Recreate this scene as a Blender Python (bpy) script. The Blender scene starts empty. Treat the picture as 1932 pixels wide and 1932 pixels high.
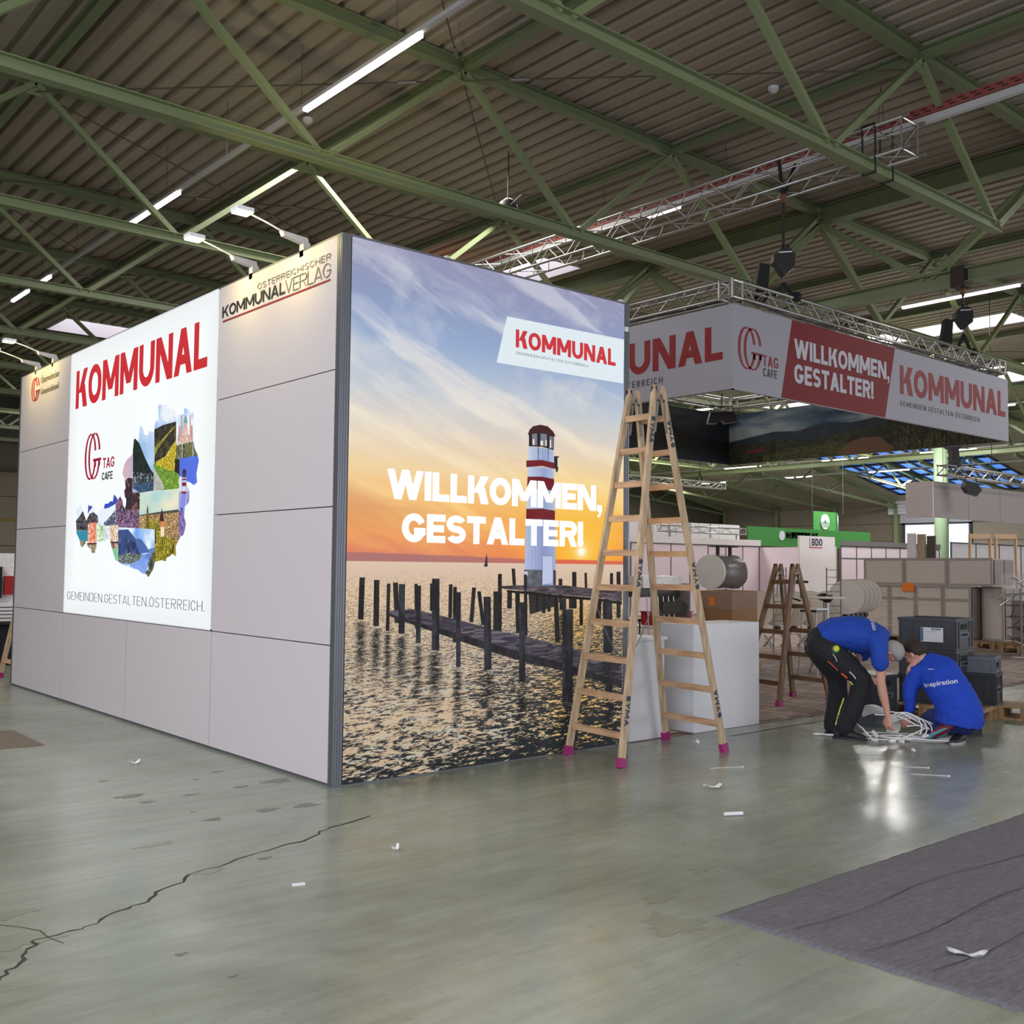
import bpy, bmesh, math, random
import numpy as np
from mathutils import Vector, Matrix, bvhtree
random.seed(7)
S = bpy.context.scene
COL = S.collection

# ------------------------------------------------------------------ camera
cam_d = bpy.data.cameras.new('camera'); cam = bpy.data.objects.new('camera', cam_d); COL.objects.link(cam)
cam_d.sensor_width = 36.0; cam_d.sensor_fit = 'HORIZONTAL'; cam_d.lens = 36.0*1962.01/1932
cam_d.clip_end = 400
_ya, _pi, _ro = (0.862,0.053,0.01)
_F = Vector((math.cos(_ya)*math.cos(_pi), math.sin(_ya)*math.cos(_pi), math.sin(_pi)))
_R = Vector((math.sin(_ya), -math.cos(_ya), 0)); _U = _R.cross(_F)
_R2 = _R*math.cos(_ro)+_U*math.sin(_ro); _U2 = -_R*math.sin(_ro)+_U*math.cos(_ro)
_m = Matrix((_R2, _U2, -_F)).transposed().to_4x4(); _m.translation = Vector((-3.9,-6.478,1.575))
cam.matrix_world = _m
S.camera = cam

# ------------------------------------------------------------------ world, exposure, large lights
W = bpy.data.worlds.new('overcast_sky'); S.world = W; W.use_nodes = True
W.node_tree.nodes['Background'].inputs[0].default_value = (0.62, 0.74, 1.0, 1)
W.node_tree.nodes['Background'].inputs[1].default_value = 1.0
S.view_settings.view_transform = 'Standard'; S.view_settings.look = 'None'
S.view_settings.gamma = 1.0; S.view_settings.use_curve_mapping = False
S.view_settings.exposure = 0.06
try:
    S.cycles.use_denoising = True
    S.cycles.sample_clamp_indirect = 4.0
    S.cycles.max_bounces = 7; S.cycles.diffuse_bounces = 4
except Exception: pass

def area(name, loc, rot, sx, sy, power, color):
    l = bpy.data.lights.new(name, 'AREA'); l.shape = 'RECTANGLE'; l.size = sx; l.size_y = sy
    l.energy = power; l.color = color
    o = bpy.data.objects.new(name, l); COL.objects.link(o); o.location = loc; o.rotation_euler = rot
    return o
PI = math.pi
# overhead fill: some lamps below rooflights, others added where none is built
for i, (x, y, p) in enumerate([(-8, -9, 760), (2, -13, 300), (-8, 4, 700), (7.5, 10, 430), (14.7, 15.4, 560), (50, 40, 900), (24, -3, 520), (29.3, 10, 800), (22, 20, 700), (40, 18, 1300), (38, 29, 900), (12, 34, 700), (56, 26, 1100)]):
    area('overhead_fill', (x, y, 9.2 if x < 46 else 7.2), (0, 0, 0), 6.0, 2.4, p*1.25, (1.0, 0.97, 0.93))
area('side_fill_added', (-13.4, -6, 3.0), (0, -PI/2, 0), 5.0, 14.0, 1550, (0.76, 0.82, 1.0))  # added side lamps outside the view, no gate is built there
area('side_fill_added', (6, -18.2, 3.0), (PI/2, 0, 0), 16.0, 5.0, 700, (0.80, 0.85, 1.0))
upl = bpy.data.lights.new('booth_uplight', 'SPOT'); upl.energy = 420; upl.color = (1.0, .84, .45); upl.spot_size = math.radians(46); upl.spot_blend = .8; upl.shadow_soft_size = .15
upo = bpy.data.objects.new('booth_uplight', upl); COL.objects.link(upo); upo.location = (1.4, 3.2, 3.3); upo.rotation_euler = (Vector((3.6, 6.6, 8.0))-Vector((1.4, 3.2, 3.3))).to_track_quat('-Z', 'Y').to_euler()
area('side_fill_added', (34, -18.2, 3.0), (PI/2, 0, 0), 24.0, 5.0, 2400, (0.95, 0.95, 1.0))  # another added side lamp, out of view on the right

# ------------------------------------------------------------------ colour and materials
def lin(c):
    return tuple((v/255/12.92 if v/255 <= 0.04045 else ((v/255+0.055)/1.055)**2.4) for v in c)
MATS = {}
def mat(name, rgb, rough=0.6, metal=0.0, emit=0.0, var=0.08, scale=3.0, bump=0.0, spec=0.5, alpha=1.0, ecol=None, stretch=(1,1,1)):
    """procedural principled material; var = strength of the noise in the colour"""
    if name in MATS: return MATS[name]
    m = bpy.data.materials.new(name); m.use_nodes = True; nt = m.node_tree; n = nt.nodes; L = nt.links
    b = n['Principled BSDF']; c = lin(rgb)
    b.inputs['Roughness'].default_value = rough; b.inputs['Metallic'].default_value = metal
    b.inputs['Specular IOR Level'].default_value = spec
    tc = n.new('ShaderNodeTexCoord'); mp = n.new('ShaderNodeMapping'); mp.inputs['Scale'].default_value = stretch
    L.new(tc.outputs['Object'], mp.inputs['Vector'])
    nz = n.new('ShaderNodeTexNoise'); nz.inputs['Scale'].default_value = scale; nz.inputs['Detail'].default_value = 4
    L.new(mp.outputs[0], nz.inputs['Vector'])
    mx = n.new('ShaderNodeMix'); mx.data_type = 'RGBA'
    mx.inputs[6].default_value = (*[v*(1-var) for v in c], 1); mx.inputs[7].default_value = (*[min(1, v*(1+var)) for v in c], 1)
    L.new(nz.outputs['Fac'], mx.inputs[0]); L.new(mx.outputs[2], b.inputs['Base Color'])
    if bump:
        bp = n.new('ShaderNodeBump'); bp.inputs['Strength'].default_value = bump; bp.inputs['Distance'].default_value = 0.01
        L.new(nz.outputs['Fac'], bp.inputs['Height']); L.new(bp.outputs[0], b.inputs['Normal'])
    if emit:
        b.inputs['Emission Color'].default_value = (*lin(ecol or rgb), 1); b.inputs['Emission Strength'].default_value = emit
    if alpha < 1: b.inputs['Alpha'].default_value = alpha
    MATS[name] = m; return m

def wood(name, c1, c2, scale=8, rough=0.6, axis=(1,1,0.08)):
    if name in MATS: return MATS[name]
    m = bpy.data.materials.new(name); m.use_nodes = True; nt = m.node_tree; n = nt.nodes; L = nt.links
    b = n['Principled BSDF']; b.inputs['Roughness'].default_value = rough
    tc = n.new('ShaderNodeTexCoord'); mp = n.new('ShaderNodeMapping'); mp.inputs['Scale'].default_value = axis
    nz = n.new('ShaderNodeTexNoise'); nz.inputs['Scale'].default_value = scale*6; nz.inputs['Detail'].default_value = 6
    rp = n.new('ShaderNodeValToRGB'); rp.color_ramp.elements[0].color = (*lin(c1), 1); rp.color_ramp.elements[1].color = (*lin(c2), 1)
    rp.color_ramp.elements[0].position = 0.3; rp.color_ramp.elements[1].position = 0.7
    L.new(tc.outputs['Object'], mp.inputs['Vector']); L.new(mp.outputs[0], nz.inputs['Vector']); L.new(nz.outputs['Fac'], rp.inputs[0]); L.new(rp.outputs[0], b.inputs['Base Color'])
    MATS[name] = m; return m

def image_mat(name, arr, emit=0.0, rough=0.5):
    """arr: (h,w,3) sRGB 0..1, row 0 at the bottom; painted by the code below"""
    h, w, _ = arr.shape
    im = bpy.data.images.new(name, w, h); px = np.ones((h, w, 4), np.float32); px[:, :, :3] = np.clip(arr, 0, 1)
    im.pixels.foreach_set(px.ravel()); im.update(); im.pack()
    m = bpy.data.materials.new(name); m.use_nodes = True; nt = m.node_tree; n = nt.nodes; L = nt.links
    b = n['Principled BSDF']; t = n.new('ShaderNodeTexImage'); t.image = im; t.extension = 'EXTEND'
    b.inputs['Roughness'].default_value = rough
    if emit:
        b.inputs['Base Color'].default_value = (0.012, 0.012, 0.012, 1); b.inputs['Specular IOR Level'].default_value = 0.12
        L.new(t.outputs['Color'], b.inputs['Emission Color']); b.inputs['Emission Strength'].default_value = emit
    else: L.new(t.outputs['Color'], b.inputs['Base Color'])
    return m

# ------------------------------------------------------------------ mesh helpers
class MB:
    def __init__(s): s.v = []; s.f = []
    def add(s, vs, fs):
        o = len(s.v); s.v += [tuple(v) for v in vs]; s.f += [tuple(i+o for i in q) for q in fs]; return s
    def box(s, a, b):
        x0, y0, z0 = a; x1, y1, z1 = b
        return s.add([(x0,y0,z0),(x1,y0,z0),(x1,y1,z0),(x0,y1,z0),(x0,y0,z1),(x1,y0,z1),(x1,y1,z1),(x0,y1,z1)],
                     [(0,3,2,1),(4,5,6,7),(0,1,5,4),(1,2,6,5),(2,3,7,6),(3,0,4,7)])
    def frame(s, a, b, up=(0,0,1)):
        a = Vector(a); b = Vector(b); d = (b-a).normalized(); u = Vector(up)
        if abs(d.dot(u)) > 0.99: u = Vector((1,0,0))
        sx = d.cross(u).normalized(); uz = sx.cross(d).normalized(); return a, b, d, sx, uz
    def bar(s, a, b, w, h, up=(0,0,1)):
        a, b, d, sx, uz = s.frame(a, b, up); vs = []
        for p in (a, b):
            for i, j in ((-1,-1),(1,-1),(1,1),(-1,1)): vs.append(p+sx*(w/2*i)+uz*(h/2*j))
        return s.add(vs, [(0,1,2,3),(7,6,5,4),(0,4,5,1),(1,5,6,2),(2,6,7,3),(3,7,4,0)])
    def ibeam(s, a, b, w, h, t=0.014, up=(0,0,1)):
        A, B, d, sx, uz = s.frame(a, b, up)
        s.bar(A+uz*(h/2-t/2), B+uz*(h/2-t/2), w, t, uz); s.bar(A-uz*(h/2-t/2), B-uz*(h/2-t/2), w, t, uz)
        s.bar(A, B, t, h-2*t, uz); return s
    def tube(s, a, b, r, n=8, r2=None, caps=True):
        a, b, d, sx, uz = s.frame(a, b); r2 = r if r2 is None else r2; vs = []
        for p, rr in ((a, r), (b, r2)):
            for k in range(n):
                t = 2*PI*k/n; vs.append(p+sx*(rr*math.cos(t))+uz*(rr*math.sin(t)))
        fs = [(k, (k+1) % n, n+(k+1) % n, n+k) for k in range(n)]
        if caps: fs += [tuple(range(n-1, -1, -1)), tuple(range(n, 2*n))]
        return s.add(vs, fs)
    def path(s, pts, r, n=6):
        pts = [Vector(p) for p in pts]; vs = []; prev = None; m = len(pts)
        for i, p in enumerate(pts):
            d = (pts[min(i+1, m-1)]-pts[max(i-1, 0)]).normalized()
            u = prev if prev is not None else (Vector((0,0,1)) if abs(d.z) < 0.9 else Vector((1,0,0)))
            sx = d.cross(u).normalized(); uz = sx.cross(d).normalized(); prev = uz
            rr = r[i] if isinstance(r, (list, tuple)) else r
            for k in range(n):
                t = 2*PI*k/n; vs.append(p+sx*(rr*math.cos(t))+uz*(rr*math.sin(t)))
        fs = [(i*n+k, i*n+(k+1) % n, (i+1)*n+(k+1) % n, (i+1)*n+k) for i in range(m-1) for k in range(n)]
        fs += [tuple(range(n-1, -1, -1)), tuple(range((m-1)*n, m*n))]
        return s.add(vs, fs)
    def lathe(s, prof, c, n=20, axis=(0,0,1)):
        ax = Vector(axis).normalized(); u = Vector((1,0,0)) if abs(ax.x) < 0.9 else Vector((0,1,0))
        e1 = ax.cross(u).normalized(); e2 = ax.cross(e1); c = Vector(c); vs = []
        for r, z in prof:
            for k in range(n):
                t = 2*PI*k/n; vs.append(c+ax*z+e1*(r*math.cos(t))+e2*(r*math.sin(t)))
        m = len(prof); fs = [(i*n+k, i*n+(k+1) % n, (i+1)*n+(k+1) % n, (i+1)*n+k) for i in range(m-1) for k in range(n)]
        fs += [tuple(range(n-1, -1, -1)), tuple(range((m-1)*n, m*n))]
        return s.add(vs, fs)
    def prism(s, poly, o, ex, ey, t):
        """2-D polygon in the frame (o, ex, ey), thickness t along ex x ey"""
        o = Vector(o); ex = Vector(ex); ey = Vector(ey); nz = ex.cross(ey).normalized(); n = len(poly)
        vs = [o+ex*x+ey*y for x, y in poly]+[o+ex*x+ey*y+nz*t for x, y in poly]
        return s.add(vs, [tuple(range(n-1, -1, -1)), tuple(range(n, 2*n))]+[(k, (k+1) % n, n+(k+1) % n, n+k) for k in range(n)])
    def ball(s, c, r, n=12, sc=(1,1,1)):
        m = n//2; prof = []
        vs = []; c = Vector(c)
        for i in range(m+1):
            t = PI*i/m
            for k in range(n):
                p = 2*PI*k/n; vs.append((c.x+r*sc[0]*math.sin(t)*math.cos(p), c.y+r*sc[1]*math.sin(t)*math.sin(p), c.z+r*sc[2]*math.cos(t)))
        return s.add(vs, [(i*n+k, (i+1)*n+k, (i+1)*n+(k+1) % n, i*n+(k+1) % n) for i in range(m) for k in range(n)])
    def xf(s, M):
        s.v = [tuple(M @ Vector(v)) for v in s.v]; return s
    def mesh(s, name, m, org=(0,0,0), smooth=False):
        me = bpy.data.meshes.new(name); me.from_pydata([(v[0]-org[0], v[1]-org[1], v[2]-org[2]) for v in s.v], [], s.f)
        if m: me.materials.append(m)
        me.validate(); me.update()
        bm = bmesh.new(); bm.from_mesh(me); bmesh.ops.recalc_face_normals(bm, faces=bm.faces); bm.to_mesh(me); bm.free()
        if smooth:
            for p in me.polygons: p.use_smooth = True
        return me

def worg(p):
    o = Vector((0,0,0))
    while p is not None: o += Vector(p.location); p = p.parent
    return o
def tag(o, label=None, cat=None, group=None, kind=None):
    if label: o['label'] = label
    if cat: o['category'] = cat
    if group: o['group'] = group
    if kind: o['kind'] = kind
    return o
def thing(name, loc, label, cat, group=None):
    o = bpy.data.objects.new(name, None); o.empty_display_size = 0.1; COL.objects.link(o); o.location = loc
    return tag(o, label, cat, group)
def part(parent, name, mb, m, label=None, smooth=False, kind=None):
    og = worg(parent); me = mb.mesh(name, m, og, smooth); o = bpy.data.objects.new(name, me); COL.objects.link(o); o.parent = parent
    return tag(o, label, None, None, kind)
def single(name, mb, m, label, cat, group=None, kind=None, smooth=False):
    v = np.array(mb.v); org = ((v[:,0].min()+v[:,0].max())/2, (v[:,1].min()+v[:,1].max())/2, v[:,2].min())
    me = mb.mesh(name, m, org, smooth); o = bpy.data.objects.new(name, me); COL.objects.link(o); o.location = org
    return tag(o, label, cat, group, kind)
def struct(name, mb, m, smooth=False):
    me = mb.mesh(name, m, (0,0,0), smooth); o = bpy.data.objects.new(name, me); COL.objects.link(o); o['kind'] = 'structure'; return o
def dup(o, loc=None, rz=None, label=None, parent=None):
    c = o.copy(); COL.objects.link(c); c.parent = parent
    if loc is not None: c.location = loc
    if rz is not None: c.rotation_euler = (0, 0, rz)
    if label: c['label'] = label
    for ch in list(o.children): dup(ch, parent=c)
    return c
def uvquad(parent, name, corners, m, label=None, thick=0.004):
    """flat printed sheet with its own UVs; corners: bottom left, bottom right, top right, top left as seen from the front"""
    og = worg(parent); c = [Vector(p)-og for p in corners]; nz = (c[1]-c[0]).cross(c[3]-c[0]).normalized()
    vs = [p+nz*thick for p in c]+c
    me = bpy.data.meshes.new(name); me.from_pydata([tuple(v) for v in vs], [], [(0,1,2,3),(7,6,5,4),(4,5,1,0),(5,6,2,1),(6,7,3,2),(7,4,0,3)])
    me.materials.append(m); uv = me.uv_layers.new(name='uv'); q = [(0,0),(1,0),(1,1),(0,1)]
    for i in range(4): uv.data[i].uv = q[i]
    for i in range(4): uv.data[4+i].uv = q[3-i]
    for li in range(8, 24): uv.data[li].uv = (0.3, 0.004)
    me.update(); o = bpy.data.objects.new(name, me); COL.objects.link(o); o.parent = parent
    return tag(o, label)

_tcache = {}
def text_geo(s, weight=0.0, spacing=1.0, shear=0.0, thick=0.03):
    key = (s, weight, spacing, shear)
    if key in _tcache: return _tcache[key]
    cu = bpy.data.curves.new('lettering', 'FONT'); cu.body = s; cu.offset = weight; cu.space_character = spacing; cu.shear = shear
    cu.extrude = thick; cu.resolution_u = 4; cu.size = 1.0
    o = bpy.data.objects.new('lettering', cu); COL.objects.link(o); dg = bpy.context.evaluated_depsgraph_get(); dg.update()
    me = o.evaluated_get(dg).to_mesh(); v = np.array([tuple(x.co) for x in me.vertices]); f = [tuple(p.vertices) for p in me.polygons]
    o.evaluated_get(dg).to_mesh_clear(); bpy.data.objects.remove(o); bpy.data.curves.remove(cu)
    v[:,0] -= v[:,0].min(); v[:,0] /= v[:,0].max(); 
    caps = text_caps(s); z0, z1 = caps
    v[:,1] = (v[:,1]-z0)/(z1-z0); v[:,2] = (v[:,2]-v[:,2].min())/max(1e-9, (v[:,2].max()-v[:,2].min()))
    _tcache[key] = (v, f); return v, f
def text_caps(s): return (0.0, 0.72)
def lettering(parent, s, o, ex, ey, w, h, m, weight=0.0, spacing=1.0, shear=0.0, t=0.003, name='lettering', label=None):
    """text whose box starts at o, w wide along ex, capital height h along ey"""
    v, f = text_geo(s, weight, spacing, shear); o = Vector(o); ex = Vector(ex); ey = Vector(ey); nz = ex.cross(ey)
    mb = MB(); mb.add([o+ex*(a*w)+ey*(b*h)+nz*(c*t) for a, b, c in v], f)
    return part(parent, name, mb, m, label)


# block letters drawn from strokes: weights and widths are free
GW = dict(A=.62,B=.56,C=.54,D=.6,E=.48,F=.46,G=.6,H=.6,I=.0,K=.58,L=.44,M=.74,N=.62,O=.62,P=.54,R=.56,S=.52,T=.52,U=.6,V=.6,W=.92,Y=.56)
def glyph(mb, ch, x, w, t, ty, put):
    def poly(p): put([(x+a, b) for a, b in p])
    def rect(a, b, c, d): poly([(a, b), (c, b), (c, d), (a, d)])
    def V(a, b=0.0, c=1.0): rect(a, b, a+t, c)
    def dg(xa, ya, xb, yb):
        th = t*math.hypot(xb-xa, yb-ya)/max(1e-6, abs(yb-ya)); return th
    def diag(xa, ya, xb, yb, th): poly([(xa, ya), (xa+th, ya), (xb+th, yb), (xb, yb)])
    def arc(cx_, cy_, rx, ry, a0, a1, n=14):
        for i in range(n):
            a, b = math.radians(a0+(a1-a0)*i/n), math.radians(a0+(a1-a0)*(i+1)/n)
            poly([(cx_+rx*math.cos(a), cy_+ry*math.sin(a)), (cx_+rx*math.cos(b), cy_+ry*math.sin(b)), (cx_+(rx-t)*math.cos(b), cy_+(ry-ty)*math.sin(b)), (cx_+(rx-t)*math.cos(a), cy_+(ry-ty)*math.sin(a))])
    r = min(w/2*1.0, .5); ry = min(.5, max(r, .30))
    if ch in '\u00d6': 
        d = t*.9; rect(w*.5-d*1.5, 1.08, w*.5-d*.5, 1.08+d); rect(w*.5+d*.5, 1.08, w*.5+d*1.5, 1.08+d); ch = 'O'
    if ch == 'I': rect(0, 0, t, 1)
    elif ch == 'L': V(0); rect(t, 0, w, ty)
    elif ch == 'T': rect(0, 1-ty, w, 1); rect(w/2-t/2, 0, w/2+t/2, 1-ty)
    elif ch == 'E': V(0); rect(t, 0, w, ty); rect(t, 1-ty, w, 1); rect(t, .5-ty/2, w*.92, .5+ty/2)
    elif ch == 'F': V(0); rect(t, 1-ty, w, 1); rect(t, .47-ty/2, w*.9, .47+ty/2)
    elif ch == 'H': V(0); V(w-t); rect(t, .5-ty/2, w-t, .5+ty/2)
    elif ch == 'N':
        th = t*1.22; V(0); V(w-t); diag(0, 1, w-th, 0, th)
    elif ch == 'M':
        th = t*1.15; V(0); V(w-t); diag(0, 1, w/2-th/2, .22, th); diag(w-th, 1, w/2-th/2, .22, th)
    elif ch == 'W':
        th = t*1.06; q = (w-th)/4; diag(0, 1, q, 0, th); diag(2*q, 1, q, 0, th); diag(2*q, 1, 3*q, 0, th); diag(4*q, 1, 3*q, 0, th)
    elif ch == 'V': th = t*1.1; diag(0, 1, w/2-th/2, 0, th); diag(w-th, 1, w/2-th/2, 0, th)
    elif ch == 'Y': th = t*1.15; diag(0, 1, w/2-th/2, .42, th); diag(w-th, 1, w/2-th/2, .42, th); rect(w/2-t/2, 0, w/2+t/2, .44)
    elif ch == 'A': th = t*1.1; diag(0, 0, w/2-th/2, 1, th); diag(w-th, 0, w/2-th/2, 1, th); rect(w*.18+t*.3, .22, w*.82-t*.3, .22+ty)
    elif ch == 'K': th = t*1.3; V(0); diag(t*.9, .40, w-th, 1, th); diag(t+(w-t)*.22, .60, w-th*.98, 0, th)
    elif ch == 'O': arc(w/2, 1-ry, w/2, ry, 0, 180); arc(w/2, ry, w/2, ry, 180, 360); rect(0, ry, t, 1-ry); rect(w-t, ry, w, 1-ry)
    elif ch == 'U': arc(w/2, ry, w/2, ry, 180, 360); rect(0, ry, t, 1); rect(w-t, ry, w, 1)
    elif ch == 'C': arc(w/2, 1-ry, w/2, ry, 22, 180); arc(w/2, ry, w/2, ry, 180, 338); rect(0, ry, t, 1-ry)
    elif ch == 'G': arc(w/2, 1-ry, w/2, ry, 25, 180); arc(w/2, ry, w/2, ry, 180, 360); rect(0, ry, t, 1-ry); rect(w-t, ry, w, .50); rect(w*.52, .50-ty, w, .50)
    elif ch == 'D': V(0); rect(t, 0, w-r, ty); rect(t, 1-ty, w-r, 1); arc(w-r, ry, r, ry, -90, 0); arc(w-r, 1-ry, r, ry, 0, 90); rect(w-t, ry, w, 1-ry)
    elif ch in 'PRB':
        hb = .5+ty/2 if ch != 'B' else .5+ty/2; c2 = (1+hb-ty)/2; rr = (1-(hb-ty))/2; rx = min(w*.6, rr*1.1)
        V(0); rect(t, 1-ty, w-rx, 1); rect(t, hb-ty, w-rx, hb); arc(w-rx, c2, rx, rr, -90, 90)
        if ch == 'R': th = t*1.15; diag(w*.40, hb-ty*.5, w-th, 0, th)
        if ch == 'B': c3 = hb/2; rect(t, 0, w-rx, ty); arc(w-rx, c3, rx, hb/2, -90, 90)
    elif ch == 'S':
        h2 = (1+ty)/2; arc(w/2, 1-h2/2, w/2, h2/2, 25, 270); arc(w/2, h2/2, w/2, h2/2, -155, 90)
    elif ch == '!': rect(0, .30, t, 1); arc(t/2, t*.62, t*.62, t*.62, 0, 360, 12); rect(t*.1, t*.2, t*.9, t*1.0)
    elif ch == '.': rect(-t*.5, 0, t*1.3, t*1.8)
    elif ch == ',': poly([(0, .0), (t, 0), (t, t*.9), (0, t*.9)]); poly([(t*.35, .0), (t, 0), (t*.75, -t*.6), (t*.35, -t*1.0), (t*.05, -t*.75), (t*.45, -t*.5)])
def blocktext(parent, s, o, ex, ey, w, h, m, t=.16, ty=None, gap=.12, th=.003, name='lettering', label=None, lean=0.0):
    """capitals from strokes in a box w x h; t = stem width and gap = letter gap, both in parts of the height"""
    ty = ty or t*.92; o = Vector(o); ex = Vector(ex); ey = Vector(ey); nz = ex.cross(ey); W_ = w/h
    fixed = sum({'I': t, '!': t, '.': t, ',': t, ' ': .22}.get(c, 0) for c in s)+gap*(len(s)-1)
    base = sum(GW['O' if c == '\u00d6' else c] for c in s if c not in 'I!., '); k = (W_-fixed)/base
    mb = MB(); x = 0; cnt = [0]
    def put(p):
        cnt[0] += 1; th_i = th+.00018*(cnt[0] % 9)
        n = len(p); vs = [o+ex*((a+lean*b)*h)+ey*(b*h)+nz*th_i for a, b in p]; vs += [v-nz*th_i for v in vs]
        mb.add(vs, [tuple(range(n))]+[tuple(range(2*n-1, n-1, -1))]+[(i, (i+1) % n, n+(i+1) % n, n+i) for i in range(n)])
    for c in s:
        if c == ' ': x += .22+gap; continue
        wc = t if c in 'I!.,' else GW['O' if c == '\u00d6' else c]*k
        glyph(mb, c, x, wc, t, ty, put); x += wc+gap
    return part(parent, name, mb, m, label)

# ------------------------------------------------------------------ painting of printed pictures (numpy)
def _h(ix, iy, seed):
    n = (ix.astype(np.int64)*374761393+iy.astype(np.int64)*668265263+seed*1274126177) & 0xffffffff
    n = ((n ^ (n >> 13))*1274126177) & 0xffffffff
    return ((n ^ (n >> 16)) & 0xffff)/65535.0
def vnoise(X, Y, seed=0):
    ix = np.floor(X); iy = np.floor(Y); fx = X-ix; fy = Y-iy; fx = fx*fx*(3-2*fx); fy = fy*fy*(3-2*fy)
    a = _h(ix, iy, seed); b = _h(ix+1, iy, seed); c = _h(ix, iy+1, seed); d = _h(ix+1, iy+1, seed)
    return (a*(1-fx)+b*fx)*(1-fy)+(c*(1-fx)+d*fx)*fy
def fbm(X, Y, seed=0, o=5):
    r = 0; a = 0.5; t = 0
    for k in range(o): r = r+a*vnoise(X*2**k, Y*2**k, seed+k*17); t += a; a *= 0.55
    return r/t
class Canvas:
    def __init__(s, x0, x1, z0, z1, ppm):
        s.e = (x0, x1, z0, z1); s.w = int(abs(x1-x0)*ppm); s.h = int((z1-z0)*ppm)
        s.a = np.ones((s.h, s.w, 3), np.float32)
        s.X, s.Z = np.meshgrid(x0+(np.arange(s.w)+.5)/s.w*(x1-x0), z0+(np.arange(s.h)+.5)/s.h*(z1-z0)); s.clip = None
    def mask(s, poly):
        x0, x1, z0, z1 = s.e; P = [((x-x0)/(x1-x0)*s.w, (z-z0)/(z1-z0)*s.h) for x, z in poly]
        ax = max(0, int(min(p[0] for p in P))-1); bx = min(s.w, int(max(p[0] for p in P))+2)
        ay = max(0, int(min(p[1] for p in P))-1); by = min(s.h, int(max(p[1] for p in P))+2)
        if bx <= ax or by <= ay: return None
        acc = np.zeros((by-ay, bx-ax), np.float32)
        for oy in (0.25, 0.75):
            yy = np.arange(ay, by)+oy
            for ox in (0.25, 0.75):
                xx = np.arange(ax, bx)+ox; ins = np.zeros((by-ay, bx-ax), bool)
                for i in range(len(P)):
                    (xa, ya), (xb, yb) = P[i], P[(i+1) % len(P)]
                    if ya == yb: continue
                    c = ((ya <= yy) != (yb <= yy)); xi = xa+(yy-ya)*(xb-xa)/(yb-ya)
                    ins ^= (c[:, None] & (xx[None, :] < xi[:, None]))
                acc += ins
        return (slice(ay, by), slice(ax, bx)), acc/4
    def poly(s, poly, col, alpha=1.0):
        r = s.mask(poly)
        if r is None: return
        sl, m = r; m = m*alpha
        if s.clip is not None: m = m*s.clip[sl]
        c = col(s.X[sl], s.Z[sl]) if callable(col) else np.array(col, np.float32)/255
        s.a[sl] = s.a[sl]*(1-m[..., None])+c*m[..., None]
    def rect(s, x0, x1, z0, z1, col, alpha=1.0): s.poly([(x0,z0),(x1,z0),(x1,z1),(x0,z1)], col, alpha)
def ramp(t, stops):
    t = np.clip(t, stops[0][0], stops[-1][0]); out = np.zeros(t.shape+(3,), np.float32)
    for k in range(3): out[..., k] = np.interp(t, [q[0] for q in stops], [q[1][k]/255 for q in stops])
    return out
def mixc(a, b, t): return a*(1-t[..., None])+b*t[..., None]

# ================================================================== MATERIALS OF THE HALL
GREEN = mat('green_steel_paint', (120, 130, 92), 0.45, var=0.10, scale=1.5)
GREEN_SHADED = mat('green_steel_paint_shaded', (104, 114, 78), 0.5, var=0.12, scale=1.5)  # same steel paint, darkened for the shade under the deck
DECK = mat('corrugated_deck', (146, 135, 118), 0.55, 0.15, var=0.10, scale=0.5, stretch=(4, 0.3, 1))
ALU = mat('aluminium_tube', (175, 172, 168), 0.32, 0.85, var=0.05)
ALU_D = mat('anodised_profile', (120, 122, 128), 0.38, 0.7, var=0.05)
BLACK = mat('black_fabric', (14, 14, 15), 0.8, var=0.2)
BLACKP = mat('black_plastic', (22, 22, 24), 0.4, var=0.15)
STEEL = mat('galvanised_steel', (120, 116, 110), 0.5, 0.5, var=0.1)
RODM = mat('rod_steel', (78, 72, 52), 0.6, 0.2, var=0.1)
WHITEM = mat('white_lacquer', (215, 216, 220), 0.45, var=0.02)
LEDM = mat('led_tube', (255, 252, 246), 0.4, emit=7.0, ecol=(255, 246, 234))
TRUNK = mat('light_trunk_rail', (190, 186, 184), 0.5, var=0.04)
CONC = mat('precast_concrete', (128, 118, 104), 0.85, var=0.12, scale=1.2)
SKYP = mat('rooflight_diffuser', (255, 252, 255), 0.5, emit=1.6, ecol=(250, 246, 255))

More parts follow.
